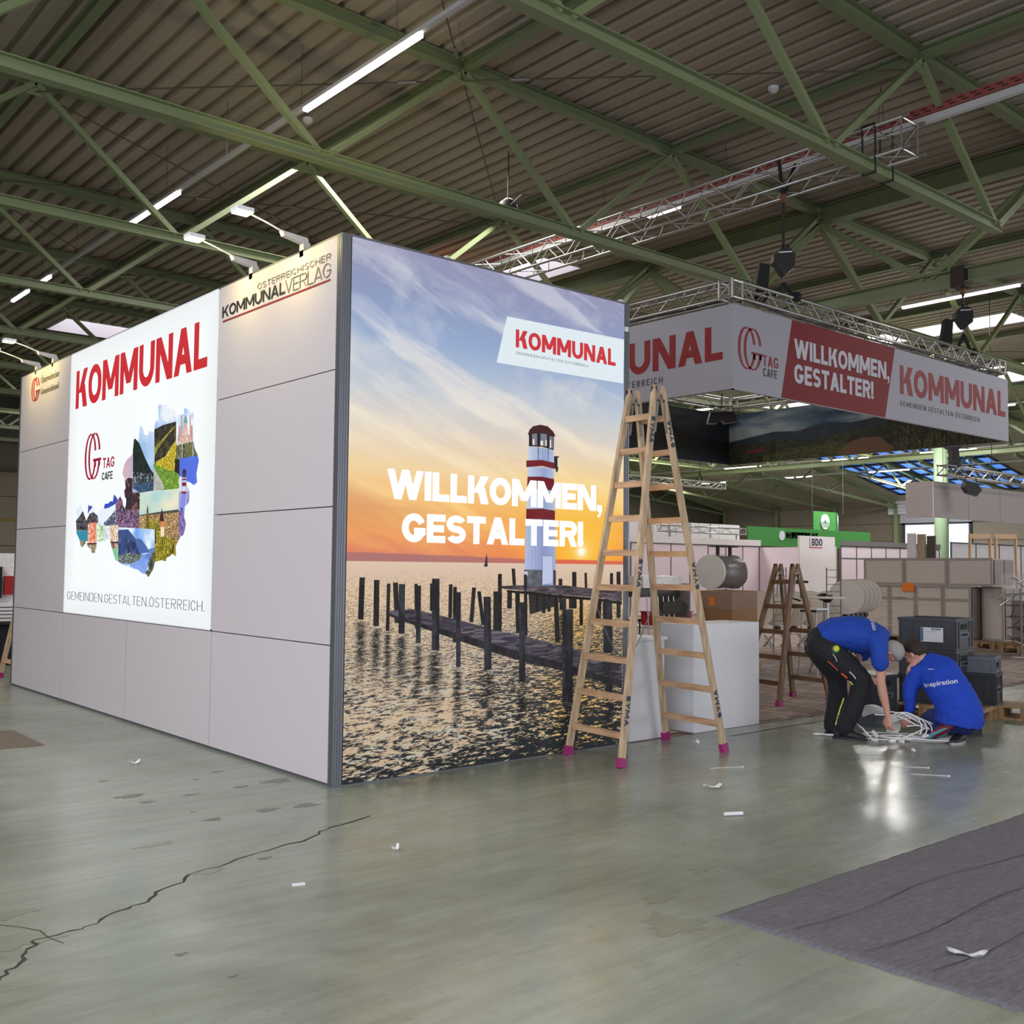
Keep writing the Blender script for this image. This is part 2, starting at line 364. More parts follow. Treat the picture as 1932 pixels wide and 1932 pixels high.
# ================================================================== FLOOR
def floor_material():
    m = bpy.data.materials.new('sealed_concrete'); m.use_nodes = True; nt = m.node_tree; n = nt.nodes; L = nt.links
    b = n['Principled BSDF']; tc = n.new('ShaderNodeTexCoord')
    def noise(scale, det=5, st=(1,1,1), dist=0.0, rz=0.0):
        mp = n.new('ShaderNodeMapping'); mp.inputs['Scale'].default_value = st; mp.inputs['Rotation'].default_value = (0, 0, rz)
        L.new(tc.outputs['Object'], mp.inputs['Vector']); z = n.new('ShaderNodeTexNoise'); z.inputs['Scale'].default_value = scale
        z.inputs['Detail'].default_value = det; z.inputs['Distortion'].default_value = dist; z.inputs['Roughness'].default_value = 0.62
        L.new(mp.outputs[0], z.inputs['Vector']); return z.outputs['Fac']
    def rampn(fac, stops):
        r = n.new('ShaderNodeValToRGB'); e = r.color_ramp.elements
        while len(e) < len(stops): e.new(0.5)
        for i, (p, c) in enumerate(stops): e[i].position = p; e[i].color = (*lin(c), 1)
        L.new(fac, r.inputs[0]); return r.outputs[0]
    def mix(a, bb, f, mode='MIX'):
        x = n.new('ShaderNodeMix'); x.data_type = 'RGBA'; x.blend_type = mode
        L.new(a, x.inputs[6]); L.new(bb, x.inputs[7])
        if isinstance(f, float): x.inputs[0].default_value = f
        else: L.new(f, x.inputs[0])
        return x.outputs[2]
    base = rampn(noise(0.55, 7, (1, 1, 1), 0.8, 0.4), [(0.28, (104, 110, 96)), (0.45, (134, 144, 128)), (0.60, (156, 164, 150)), (0.78, (138, 134, 112))])
    warm = rampn(noise(1.1, 6, (1, 2.2, 1), 1.2, -0.6), [(0.52, (150, 152, 142)), (0.72, (150, 132, 100))])
    c = mix(base, warm, 0.30)
    scuff = rampn(noise(2.2, 8, (0.35, 3.0, 1), 1.6, 0.9), [(0.42, (120, 120, 120)), (0.55, (190, 190, 190)), (0.62, (205, 205, 205))])
    c = mix(c, scuff, 0.30, 'MULTIPLY')
    spk = rampn(noise(26, 3), [(0.28, (90, 90, 90)), (0.36, (255, 255, 255))])
    c = mix(c, spk, 0.35, 'MULTIPLY')
    g = n.new('ShaderNodeGamma'); g.inputs[1].default_value = 1.0; L.new(c, g.inputs[0]); L.new(g.outputs[0], b.inputs['Base Color'])
    rr = n.new('ShaderNodeMapRange'); rr.inputs[3].default_value = 0.13; rr.inputs[4].default_value = 0.38
    L.new(noise(1.6, 7, (0.6, 1.6, 1), 1.0, 0.7), rr.inputs[0]); L.new(rr.outputs[0], b.inputs['Roughness'])
    bp = n.new('ShaderNodeBump'); bp.inputs['Strength'].default_value = 0.12; bp.inputs['Distance'].default_value = 0.01
    L.new(noise(3.0, 8), bp.inputs['Height']); L.new(bp.outputs[0], b.inputs['Normal'])
    b.inputs['Specular IOR Level'].default_value = 0.5
    return m
FLOORM = floor_material()
mb = MB(); mb.add([(-14,-18.7,0),(64,-18.7,0),(64,46.6,0),(-14,46.6,0),(-14,-18.7,-.3),(64,-18.7,-.3),(64,46.6,-.3),(-14,46.6,-.3)],
                  [(0,1,2,3),(7,6,5,4),(0,4,5,1),(1,5,6,2),(2,6,7,3),(3,7,4,0)])
floor = struct('floor', mb, FLOORM)
def strip(pts, w, z=0.0015, jit=0.3):
    mb = MB(); vs = []
    for i, p in enumerate(pts):
        a = Vector(pts[max(0, i-1)]); b = Vector(pts[min(len(pts)-1, i+1)]); d = (b-a).normalized(); nn = Vector((-d.y, d.x)); ww = w*(1+jit*random.uniform(-1, 1))
        p = Vector(p); vs += [(*(p+nn*ww/2), z), (*(p-nn*ww/2), z)]
    mb.add(vs, [(2*i, 2*i+1, 2*i+3, 2*i+2) for i in range(len(pts)-1)]); return mb
CRACK = mat('crack_shadow', (52, 50, 44), 0.9, var=0.2)
crk = [(-2.745,-2.198),(-2.689,-2.111),(-2.624,-2.066),(-2.583,-1.955),(-2.536,-1.902),(-2.516,-1.833),(-2.394,-1.81),(-2.294,-1.806),(-2.164,-1.717),(-2.068,-1.664),(-1.963,-1.632),(-1.865,-1.528),(-1.712,-1.446),(-1.63,-1.34),(-1.465,-1.304),(-1.241,-1.214),(-1.053,-1.159),(-0.79,-1.107),(-0.678,-1.011),(-0.515,-0.946),(-0.232,-0.86)]
pts = []
for i in range(len(crk)-1):
    for t in (0, .33, .66):
        a, b = crk[i], crk[i+1]; j = random.uniform(-.012, .012)
        pts.append((a[0]+(b[0]-a[0])*t+j, a[1]+(b[1]-a[1])*t-j))
part(floor, 'crack', strip(pts+[crk[-1]], 0.011, jit=0.6), CRACK)
part(floor, 'crack', strip([(-2.577,-1.544),(-2.514,-1.629),(-2.464,-1.728),(-2.462,-1.836),(-2.434,-1.938)], 0.006), CRACK)
part(floor, 'joint', strip([(4.154,-0.3),(5.043,-0.273),(5.825,-0.27)], 0.02, jit=0.1), CRACK)
STAIN = mat('dried_spill', (98, 97, 84), 0.3, var=0.12, scale=20)
STAIN2 = mat('damp_patch', (122, 126, 110), 0.25, var=0.08, scale=12)
def blob(cx, cy, rx, ry, n=26, j=0.35, seed=0, z=0.001):
    rnd = random.Random(seed); ph = [rnd.uniform(0, 6.28) for _ in range(4)]; pts = []
    for k in range(n):
        t = 2*PI*k/n; r = 1+j*(0.5*math.sin(3*t+ph[0])+0.35*math.sin(5*t+ph[1])+0.4*math.sin(8*t+ph[2])+.25*math.sin(11*t+ph[3]))*0.8
        pts.append((cx+rx*r*math.cos(t), cy+ry*r*math.sin(t)))
    return MB().add([(x, y, z) for x, y in pts], [tuple(range(n))])
for i, (p, rx, ry, m) in enumerate(zip([(-0.182,0.459),(-0.481,0.435),(-1.208,0.611),(-1.182,0.369),(-0.667,-0.32),(-0.406,-0.354),(-1.048,-0.342),(-0.383,1.035),(-0.866,0.407),(-1.062,-0.084),(-0.283,-3.383),(-0.069,-3.101),(-2.582,-1.803),(-2.501,-1.419),(-1.171,1.223),(-0.621,0.869),(0.489,-2.921),(0.677,-3.308),(-1.198,-1.314),(-1.554,-0.692),(-1.54,-1.341),(-2.108,-2.361),(-2.048,-2.705)],
        [.10,.05,.09,.05,.07,.08,.05,.045,.05,.02,.13,.07,.15,.10,.035,.02,.08,.03,.04,.10,.09,.025,.02], [.07,.03,.05,.03,.045,.05,.035,.025,.02,.012,.13,.06,.09,.06,.02,.014,.04,.02,.02,.03,.05,.014,.008],
        [0,0,0,0,0,0,0,0,0,0,1,1,1,1,0,0,1,1,0,1,1,0,0])):
    part(floor, 'stain', blob(p[0], p[1], rx, ry, seed=i, j=0.5), STAIN2 if m else STAIN)
# clay pavers of the strip behind the stand line (y > 0)
PAVE = [mat('clay_paver', (138, 120, 110), 0.75, var=0.12, scale=9), mat('clay_paver_pale', (158, 138, 128), 0.75, var=0.1, scale=9), mat('clay_paver_dark', (122, 102, 94), 0.75, var=0.1, scale=9)]
mb = MB(); mb.box((3.1, 0.0, 0.0), (30, 20, 0.003)); part(floor, 'paver_bed', mb, mat('paver_joint_sand', (112, 96, 88), 0.9))
pm = MB().box((-.0965, -.0465, 0), (.0965, .0465, .0075)).mesh('brick', PAVE[0]); pms = [pm]
for k in (1, 2):
    q2 = pm.copy(); q2.materials.clear(); q2.materials.append(PAVE[k]); pms.append(q2)
bricks = []
for i in range(0, 260):
    for j in range(-70, 110):
        for dx, dy, r in ((.1, .05, 0), (.05, .2, 1)):
            px, py = 2.0+.1*i+.2*j+dx, .1*i-.2*j+dy
            if 3.6 < px < 17.5 and 0.10 < py < 9: bricks.append((round(px, 3), round(py, 3), r))
CAMP = Vector((-3.9,-6.478,1.575))
def vis(px, py):
    d = Vector((px, py, 0))-CAMP; dep = d.dot(_F); u = 966+1962*d.dot(_R2)/dep
    return 1424 < u < 1932 and not (1570 < u < 1840 and py < 1.5)
near = sorted([b for b in bricks if vis(b[0], b[1])], key=lambda b: (b[0]-CAMP.x)**2+(b[1]-CAMP.y)**2)
for k, (px, py, r) in enumerate(near[:290]):
    o = bpy.data.objects.new('brick', pms[random.choice((0, 0, 1, 2))]); COL.objects.link(o); o.parent = floor
    o.location = (px, py, 0.003); o.rotation_euler = (0, 0, PI/2*r)
nearset = set((b[0], b[1]) for b in near[:290])
mbs = [MB(), MB(), MB()]
for px, py, r in bricks:
    if (px, py) in nearset: continue
    hx, hy = (.0965, .0465) if r == 0 else (.0465, .0965)
    mbs[random.choice((0, 0, 1, 2))].add([(px-hx, py-hy, .0105), (px+hx, py-hy, .0105), (px+hx, py+hy, .0105), (px-hx, py+hy, .0105)], [(0,1,2,3)])
for k in range(3): part(floor, 'brick_field', mbs[k], PAVE[k], kind='stuff')

# ================================================================== ROOF
ZB, ZT, ZD = 7.355, 9.49, 9.62
YT = [1.32+4.98*k for k in range(-4, 10)]
LIGHTS = [(7.0, 12.0, 28.9, 31.0), (28.5, 30.1, 7.7, 12.7), (14.0, 15.4, 13.3, 16.0), (31.0, 44.0, 26.4, 28.8), (38.2, 40.6, 12.0, 24.4), (24.0, 36.0, 34.0, 36.4), (33.0, 46.0, 29.8, 33.2), (19.0, 24.0, 30.5, 32.0), (28.5, 30.1, -8, -3), (13.6, 15.2, 22, 25)]
def deck(mb, xs, zs, ycuts, holes):
    for i in range(len(xs)-1):
        for j in range(len(ycuts)-1):
            xm = (xs[i]+xs[i+1])/2; ym = (ycuts[j]+ycuts[j+1])/2
            if any(h[0] < xm < h[1] and h[2] < ym < h[3] for h in holes): continue
            mb.add([(xs[i], ycuts[j], zs[i]), (xs[i+1], ycuts[j], zs[i+1]), (xs[i+1], ycuts[j+1], zs[i+1]), (xs[i], ycuts[j+1], zs[i])], [(0,1,2,3)])
xs, zs = [], []
x = -14.0; P = 0.36
while x < 46.0:
    for dx, dz in ((0, 0.09), (0.075, 0.09), (0.115, 0), (0.32, 0)): xs.append(x+dx); zs.append(ZD+dz)
    x += P
xs.append(x); zs.append(ZD+.09)
yc = sorted(set([-18.7, 46.6]+[h[2] for h in LIGHTS]+[h[3] for h in LIGHTS]))
mb = MB(); deck(mb, xs, zs, yc, LIGHTS)
# outer skin above the ribs closes the roof
mb2 = MB(); deck(mb2, [-14]+sorted(set([h[0] for h in LIGHTS]+[h[1] for h in LIGHTS]))+[46.3], [ZD+.16]*20, yc, LIGHTS)
mb.add(mb2.v, mb2.f)
GL = (51.6, 62.0, 20.4, 29.9)
xs, zs = [], []; x = 46.0
sl = lambda x: 9.62-(x-46)*3.2/18
while x < 64.0:
    for dx, dz in ((0, .09), (.075, .09), (.115, 0), (.32, 0)): xs.append(min(64.2, x+dx)); zs.append(sl(x+dx)+dz)
    x += P
xs.append(64.2); zs.append(sl(64.2)+.11)
deck(mb, xs, zs, [-18.7, GL[2], GL[3], 46.6], [GL])
struct('ceiling', mb, DECK)
CURB = mat('rooflight_curb', (225, 220, 226), 0.6, var=0.03)
for i, (x0, x1, y0, y1) in enumerate(LIGHTS):
    mb = MB(); h = 0.55 if x0 < 23 else .10; t = .04
    mb.box((x0-t, y0-t, ZD), (x0, y1+t, ZD+h)); mb.box((x1, y0-t, ZD), (x1+t, y1+t, ZD+h)); mb.box((x0, y0-t, ZD), (x1, y0, ZD+h)); mb.box((x0, y1, ZD), (x1, y1+t, ZD+h))
    w = struct('window_%d' % (i+1), mb, CURB)
    nseg = max(2, int(round(max(x1-x0, y1-y0)/1.25)))
    for k in range(nseg):
        mb = MB()
        if x1-x0 > y1-y0: mb.box((x0+(x1-x0)*k/nseg+.01, y0, ZD+h-.05), (x0+(x1-x0)*(k+1)/nseg-.01, y1, ZD+h))
        else: mb.box((x0, y0+(y1-y0)*k/nseg+.01, ZD+h-.05), (x1, y0+(y1-y0)*(k+1)/nseg-.01, ZD+h))
        part(w, 'pane', mb, SKYP)
# blue glazing set in the sloping bay
BLUEG = mat('blue_glazing', (90, 140, 235), 0.2, emit=0.85, ecol=(92, 146, 238), var=0.1)
mb = MB(); nx, ny = 7, 10; fx = lambda i: GL[0]+(GL[1]-GL[0])*i/nx; fy = lambda j: GL[2]+(GL[3]-GL[2])*j/ny
dkf = mat('glazing_bar', (18, 22, 40), 0.5)
for i in range(nx+1): mb.bar((fx(i), GL[2], sl(fx(i))+.02), (fx(i), GL[3], sl(fx(i))+.02), .16, .16)
for j in range(ny+1): mb.bar((fx(0), fy(j), sl(fx(0))+.02), (fx(nx), fy(j), sl(fx(nx))+.02), .14, .16)
wg = struct('window_11', mb, dkf)
for i in range(nx):
    for j in range(ny):
        a, b = fx(i)+.07, fx(i+1)-.07
        mb = MB(); mb.add([(a, fy(j)+.06, sl(a)+.06), (b, fy(j)+.06, sl(b)+.06), (b, fy(j+1)-.06, sl(b)+.06), (a, fy(j+1)-.06, sl(a)+.06),
                           (a, fy(j)+.06, sl(a)+.10), (b, fy(j)+.06, sl(b)+.10), (b, fy(j+1)-.06, sl(b)+.10), (a, fy(j+1)-.06, sl(a)+.10)],
                          [(0,3,2,1),(4,5,6,7),(0,1,5,4),(1,2,6,5),(2,3,7,6),(3,0,4,7)])
        part(wg, 'pane', mb, BLUEG)

# ------------------------------------------------------------------ walls
def wall(name, a, b, m=CONC): return struct(name, MB().box(a, b), m)
wb = wall('wall_back', (64.2, -18.7, 0), (64.5, 46.6, 9.8)); wl = wall('wall_left', (-14, 46.6, 0), (64.5, 46.9, 9.8), mat('cladding_dark', (84, 78, 66), 0.7))
wall('wall_front', (-14.3, -18.7, 0), (-14, 46.6, 9.8), mat('cladding_pale', (150, 146, 138), 0.7)); wall('wall_right', (-14, -19, 0), (64.5, -18.7, 9.8), mat('cladding_pale', (150, 146, 138), 0.7))
pc = [mat('precast_panel', (132, 122, 108), 0.85, var=0.08, scale=1), mat('precast_panel_worn', (122, 112, 98), 0.85, var=0.1, scale=1)]
for j in range(6):
    for r in range(5):
        y0 = 16.26+4.98*j
        if 26 < y0+2.5 < 31 : continue
        mb = MB().box((64.08, y0+.01, 0.02+1.22*r), (64.2, y0+4.96, 1.21+1.22*r)); part(wb, 'panel', mb, random.choice(pc))
for j in range(6):
    for r in range(5):
        x0 = -9.05+5*j; part(wl, 'panel', MB().box((x0+.01, 46.46, 0.02+1.17*r), (x0+4.99, 46.6, 1.16+1.17*r)), random.choice(pc))
part(wl, 'marking_band', MB().box((-9, 46.44, 3.50), (21, 46.46, 3.66)), mat('yellow_band', (120, 100, 52), 0.7))
# sectional gate in the back wall
gm = mat('gate_translucent', (245, 248, 255), 0.5, emit=1.0, ecol=(240, 244, 255)); gd = mat('gate_frame', (150, 152, 165), 0.5)
mb = MB(); mb.box((63.9, 30.6, 0), (64.1, 30.8, 4.9)); mb.box((63.9, 25.9, 0), (64.1, 26.1, 4.9)); mb.box((63.9, 25.9, 4.78), (64.1, 30.8, 4.9))
dr = struct('door_1', mb, mat('gate_dark_frame', (50, 52, 56), 0.5))
part(dr, 'lintel_panel', MB().box((63.95, 25.9, 4.9), (64.1, 31.0, 5.5)), mat('lintel_grey', (168, 168, 178), 0.6))
for k in range(5): part(dr, 'cladding_board', MB().box((63.8-.02*k, 25.9, 5.52+.24*k), (64.05, 31.8, 5.74+.24*k)), mat('cladding_white', (205, 202, 212), 0.6))
for k in range(4): part(dr, 'gate_panel', MB().box((63.98, 26.1, .03+1.19*k), (64.04, 30.6, 1.2+1.19*k)), gm)
for y in (46.05, 41.1, 36.1, 31.2, 21.2):
    single('steel_column', MB().ibeam((63.9, y, 0), (63.9, y, 6.2), .3, .3, .02, up=(1,0,0)), GREEN, {46.05: 'green steel wall column in the far corner of the hall', 41.1: 'green steel wall column behind the green hanging signs, left one', 36.1: 'green steel wall column right of the round-logo sign cube', 31.2: 'green steel wall column left of the white gate', 21.2: 'green steel wall column right of the white gate'}[y], 'column')
single('round_column', MB().lathe([(.34, 0), (.34, 9.3)], (45.95, 18.84, 0), 28), mat('column_green', (150, 172, 140), 0.45, var=.05), 'thick round pale green column standing before the far gate', 'column', smooth=True)

# ------------------------------------------------------------------ steel trusses (each runs along x at its own y)
names_y = ['nearest truss crossing the top right corner', 'second truss, its lower chord crossing top centre to right edge', 'third truss, its lower chord running from top left over the sunset poster', 'fourth truss behind the long poster chord', 'fifth truss low on the left', 'sixth truss', 'seventh truss', 'eighth truss', 'ninth truss', 'farthest truss by the side wall']
def truss(y, x0, x1, label, gaps=(15.95, 45.95)):
    t = thing('roof_truss', ((x0+x1)/2, y, ZB), label, 'truss', 'green steel roof trusses')
    part(t, 'top_chord', MB().ibeam((x0, y, ZT), (x1, y, ZT), .18, .19), GREEN_SHADED)
    nb = []; i = -3
    while 3.45+5*i < x1:
        if 3.45+5*i > x0: nb.append(3.45+5*i)
        i += 1
    seg = []; cur = []
    for b in nb:
        if cur and any(cur[-1] < g < b for g in gaps): seg.append(cur); cur = []
        cur.append(b)
    if cur: seg.append(cur)
    for c in seg:
        if len(c) > 1: part(t, 'bottom_chord', MB().ibeam((c[0]-.05, y, ZB), (c[-1]+.05, y, ZB), .17, .17), GREEN)
    for b in nb:
        for s in (-2.5, 2.5):
            if b+s < x0 or b+s > x1: continue
            part(t, 'web_member', MB().bar((b+s*.03, y, ZB+.06), (b+s, y, ZT-.08), .09, .11, up=(0,1,0)), GREEN)
    for b in nb:
        for s in (-2.5,):
            if b+s > x0: part(t, 'gusset_plate', MB().box((b+s-.16, y-.012, ZT-.28), (b+s+.16, y+.012, ZT-.09)), GREEN)
    return t
for k, y in enumerate(YT):
    if y < 0: continue
    far = ['nearest one, lower chord across the top right corner', 'one whose lower chord runs from the left edge above the poster', 'third one, just behind the long chord over the poster', 'fourth one, seen left above the white sign', 'fifth one, low on the left above the white sign', 'sixth one from the viewer, low at left', 'seventh one, dark, left of the booth', 'eighth one, dark, at the left edge', 'ninth one, dark, at the left edge', 'last one, against the far side wall'][k-4]
    truss(y, -13.5, 45.9, 'green steel roof truss, '+far)
    if y > 11:
        t = thing('wing_truss', (55, y, 6.2), 'green tapering end truss at the far wall, row %s from the near side' % ['x','x','x','x','x','x','third','fourth','fifth','sixth','seventh','eighth','ninth','tenth'][k], 'truss', 'end trusses at the far wall')
        part(t, 'rafter', MB().ibeam((45.95, y, ZT), (63.9, y, 6.3), .18, .26), GREEN)
        part(t, 'bottom_chord', MB().ibeam((48.45, y, ZB), (63.9, y, 6.0), .16, .16), GREEN)
        zz = lambda x: ZT-(x-45.95)*(ZT-6.3)/17.95; zl = lambda x: ZB-(x-48.45)*(ZB-6.0)/15.45
        for b in (48.45, 52.0, 55.5):
            for s in (-1.8, 1.8): part(t, 'web_member', MB().bar((b, y, zl(b)), (b+s, y, zz(b+s)), .09, .1, up=(0,1,0)), GREEN)
for gx, lab in ((15.95, 'deep green main girder crossing above the hanging sign ring'), (45.95, 'deep green main girder far back above the round column')):
    t = thing('main_girder', (gx, 14, ZB), lab, 'girder', 'main girders')
    part(t, 'top_chord', MB().ibeam((gx, -18, ZT-.1), (gx, 46.3, ZT-.1), .30, .40, .025), GREEN_SHADED)
    part(t, 'bottom_chord', MB().ibeam((gx, -18, ZB+.02), (gx, 46.3, ZB+.02), .28, .28, .02), GREEN)
    for y in YT[1:-1]:
        for s in (-2.49, 2.49): part(t, 'web_member', MB().bar((gx, y, ZT-.28), (gx, y+s*.97, ZB+.12), .13, .13, up=(1,0,0)), GREEN)
    for y in YT[3:]:
        part(t, 'strut', MB().bar((gx, y, ZT-.3), (gx-2.5, y, ZB+.05), .12, .14, up=(0,1,0)), GREEN)
        part(t, 'strut', MB().bar((gx, y, ZT-.3), (gx+2.5, y, ZB+.05), .12, .14, up=(0,1,0)), GREEN)
        part(t, 'stiffener', MB().box((gx-.16, y-.02, ZT-.3), (gx+.16, y+.02, ZT+.1)), GREEN)
for i in range(-3, 9):
    gx = .95+5*i
    if abs(gx-15.95) < .1: continue
    single('roof_beam', MB().ibeam((gx, -18, ZT), (gx, 46, ZT), .15, .15), GREEN_SHADED,
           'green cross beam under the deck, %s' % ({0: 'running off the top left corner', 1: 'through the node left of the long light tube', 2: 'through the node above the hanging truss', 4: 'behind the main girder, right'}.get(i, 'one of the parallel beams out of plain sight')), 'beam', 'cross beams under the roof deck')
t = thing('wind_bracing', (5.95, 6.3, 9.3), 'thin steel tie rods crossing under the roof deck', 'bracing')
def rod(a, b):
    za = ZT-.22; A = Vector((*a, za)); B = Vector((*b, za)); part(t, 'tie_rod', MB().tube(A, B, .012, 6), RODM)
    d = (B-A).normalized(); part(t, 'turnbuckle', MB().tube(A+d*.75, A+d*1.05, .028, 6), STEEL)
Y6, Y1, Y11, Y16, Y21, Y26 = YT[5], YT[4], YT[6], YT[7], YT[8], YT[9]
for X0 in (5.95, 20.95, 35.95):
    for dx in (-5, 5): rod((X0, Y6), (X0+dx, Y1)); rod((X0, Y6), (X0+dx, Y11)); rod((X0, Y21), (X0+dx, Y16)); rod((X0, Y21), (X0+dx, Y26))
    h = ((X0), (Y11+Y16)/2)
    for dx in (-5, 5): rod(h, (X0+dx, Y11)); rod(h, (X0+dx, Y16))
    part(t, 'hub_plate', MB().lathe([(.14, 0), (.14, .02)], (h[0], h[1], ZT-.23), 12), STEEL)

# ------------------------------------------------------------------ light trunks
def trunk(x, y0, y1, z, lamps, label, wires=True):
    t = thing('ceiling_light_row', (x, (y0+y1)/2, z), label, 'light', 'rows of ceiling light tubes')
    part(t, 'trunk_rail', MB().box((x-.035, y0, z+.02), (x+.035, y1, z+.085)), TRUNK)
    for a, b in lamps:
        n = max(1, round((b-a)/1.5)); 
        for k in range(n):
            s, e = a+(b-a)*k/n, a+(b-a)*(k+1)/n
            part(t, 'lamp_tube', MB().box((x-.04, s+.006, z-.035), (x+.04, e-.006, z+.02)), LEDM)
    y = y0+.6
    while y < y1 and wires:
        part(t, 'hanger_wire', MB().tube((x, y, z+.085), (x, y, ZD), .005, 4), RODM); y += 2.6
    return t
trunk(3.80, -6.0, 34.0, 8.55, [(-5.5, -2.5), (4.43, 7.47), (12.2, 13.6), (13.65, 15.0), (19.9, 21.2), (21.7, 23.1), (29, 30.5)], 'long light row ending in the bright tube at top centre')
trunk(21.65, -4, 34.0, 8.55, [(4.45, 7.5), (12.4, 15.4), (20.4, 23.4)], 'light row with the bright tube at the right edge, over the hanging signs')
trunk(31.6, 0, 40.0, 8.5, [(4.45, 7.5), (12.4, 15.4), (20.4, 23.4), (28.4, 31.4)], 'light row seen through the ring of signs')
trunk(39.6, 0, 44.0, 8.5, [(12.4, 15.4), (20.4, 23.4), (28.4, 31.4), (36, 39)], 'light row before the far round column')
trunk(48.0, 14, 44.0, 7.8, [(24.0, 26.9), (31.1, 33.8), (18, 21)], 'light row crossing the blue roof glazing', False)
trunk(53.5, 14, 44.0, 7.55, [(24.6, 27.3), (31.2, 33.8), (38, 40)], 'farthest light row, under the sloping roof', False)
# red perforated cable tray with its own rail
t = thing('cable_tray', (11.7, 8, 8.8), 'red perforated cable tray with a white rail below, top right', 'cable tray')
RED = mat('red_oxide_tray', (142, 74, 68), 0.6, var=.08)
part(t, 'tray', MB().box((11.55, -6, 8.80), (11.85, 30, 8.82)).box((11.54, -6, 8.80), (11.56, 30, 8.95)).box((11.84, -6, 8.80), (11.86, 30, 8.95)), RED)
part(t, 'trunk_rail', MB().box((11.50, -6, 8.66), (11.60, 30, 8.77)), TRUNK)
mb = MB(); y = -5.95
while y < 18:
    mb.box((11.532, y, 8.845), (11.541, y+.10, 8.865)); mb.box((11.532, y+.07, 8.895), (11.541, y+.17, 8.915))
    for xx in (11.6, 11.7, 11.8): mb.box((xx-.02, y+.02, 8.794), (xx+.02, y+.10, 8.801))
    y += .2
part(t, 'slots', mb, mat('slot_shadow', (70, 34, 32), .9), kind='stuff')
for y in np.arange(-4, 28, 3.2):
    part(t, 'hanger_wire', MB().tube((11.6, y, 8.95), (11.7, y, ZD), .006, 4), RODM); part(t, 'hanger_wire', MB().tube((11.8, y, 8.95), (11.7, y, ZD), .006, 4), RODM)
for a in (6.6, 14.5): part(t, 'lamp_tube', MB().box((11.51, a, 8.62), (11.59, a+.8, 8.66)), LEDM)
# ceiling fan
t = thing('ceiling_fan', (8.87, 8.62, 8.3), 'dark ceiling fan hanging on a long rod above the poster', 'fan')
part(t, 'down_rod', MB().tube((8.87, 8.62, 8.65), (8.87, 8.62, ZD), .015, 8), RODM)
part(t, 'motor_housing', MB().lathe([(.05, .3), (.16, .22), (.2, .1), (.19, .04), (.14, 0)], (8.87, 8.62, 8.4), 20), mat('fan_dark', (60, 54, 48), .5), smooth=True)
part(t, 'light_dish', MB().lathe([(.13, .02), (.10, -.03), (.04, -.05)], (8.87, 8.62, 8.4), 20), mat('fan_dish', (170, 150, 110), .5), smooth=True)
for k in range(3):
    a = 2*PI*k/3+.3; c, s = math.cos(a), math.sin(a)
    part(t, 'blade', MB().prism([(.18, -.06), (.75, -.11), (.78, .10), (.18, .05)], (8.87, 8.62, 8.5), (c, s, .04), (-s, c, .1), .01), mat('fan_blade', (78, 72, 66), .5))
# smoke detectors on the deck
for i, (x, y, l) in enumerate([(10.4, 3.6, 'small white smoke detector under the deck, top centre right'), (19.5, 3.3, 'small pale detector under the deck right of the hanging truss'), (5.2, 9.9, 'small pale detector on a bracket left of the poster corner')]):
    t = thing('smoke_detector', (x, y, ZD-.15), l, 'detector')
    part(t, 'base', MB().lathe([(.09, 0), (.09, .05)], (x, y, ZD-.05), 16), WHITEM); part(t, 'sensor', MB().lathe([(.04, -.05), (.07, -.02), (.07, 0)], (x, y, ZD-.05), 16), TRUNK)

# ================================================================== THE BOOTH (near corner at the origin, 3 m x 8 m x 4 m)
PW, P0 = 1.967, 0.061
BL = 4*PW+P0
PANEL = mat('white_wall_panel', (184, 177, 179), 0.42, var=0.015, scale=0.8)
BACK = mat('panel_joint_dark', (60, 58, 60), 0.6)
booth = thing('exhibition_booth', (1.5, 4, 0), 'white panelled exhibition booth, a tall block at left centre on the concrete', 'booth')
part(booth, 'carcass', MB().box((.032, P0, .012), (.075, BL, 3.985)).box((.08, .05, .012), (2.975, .075, 3.985)).box((2.93, .05, .02), (2.98, BL, 3.98)).box((.05, BL-.05, .02), (2.98, BL, 3.98)), BACK)
G = .004
for k in range(4):
    y0, y1 = P0+PW*k+G, P0+PW*(k+1)-G
    rows = [(0.018, 1)] if k in (1, 2) else [(0.018, 1), (1, 2), (2, 3), (3, 3.99)]
    for a, b in rows: part(booth, 'wall_panel', MB().box((0, y0, a+G), (.03, y1, b-G)), PANEL)
for k in range(3):
    for a in range(4): part(booth, 'wall_panel', MB().box((.07+.97*k, BL, a+G+.015), (.07+.97*(k+1)-G, BL+.03, a+1-G)), PANEL)
for k in range(4):
    for a in range(4): part(booth, 'wall_panel', MB().box((2.98, P0+PW*k+G, a+G+.015), (3.005, P0+PW*(k+1)-G, a+1-G)), PANEL)
def post(x, y, lab=None):
    mb = MB().box((x, y, 0), (x+.078, y+.058, 4.0))
    for s in (.016, .036, .056): mb.box((x+s, y-.004, 0), (x+s+.010, y, 4.0))
    for s in (.012, .034): mb.box((x-.003, y+s, 0), (x, y+s+.010, 4.0))
    return part(booth, 'corner_post', mb, ALU_D, lab)
post(0, 0); post(2.977, 0); post(0, BL); post(2.93, BL)
part(booth, 'top_rail', MB().box((0, P0, 3.985), (.06, BL, 4.0)).box((.078, 0, 3.988), (2.98, .05, 4.005)), ALU_D)
part(booth, 'base_rail', MB().box((.004, P0, 0), (.05, BL, .016)).box((.078, .004, 0), (2.98, .05, .012)), ALU_D)
for x, z in [(2.941,4.028),(0.962,4.003)]: part(booth, 'clip', MB().box((x-.02, -.01, 4.0), (x+.02, .03, 4.02)), TRUNK)
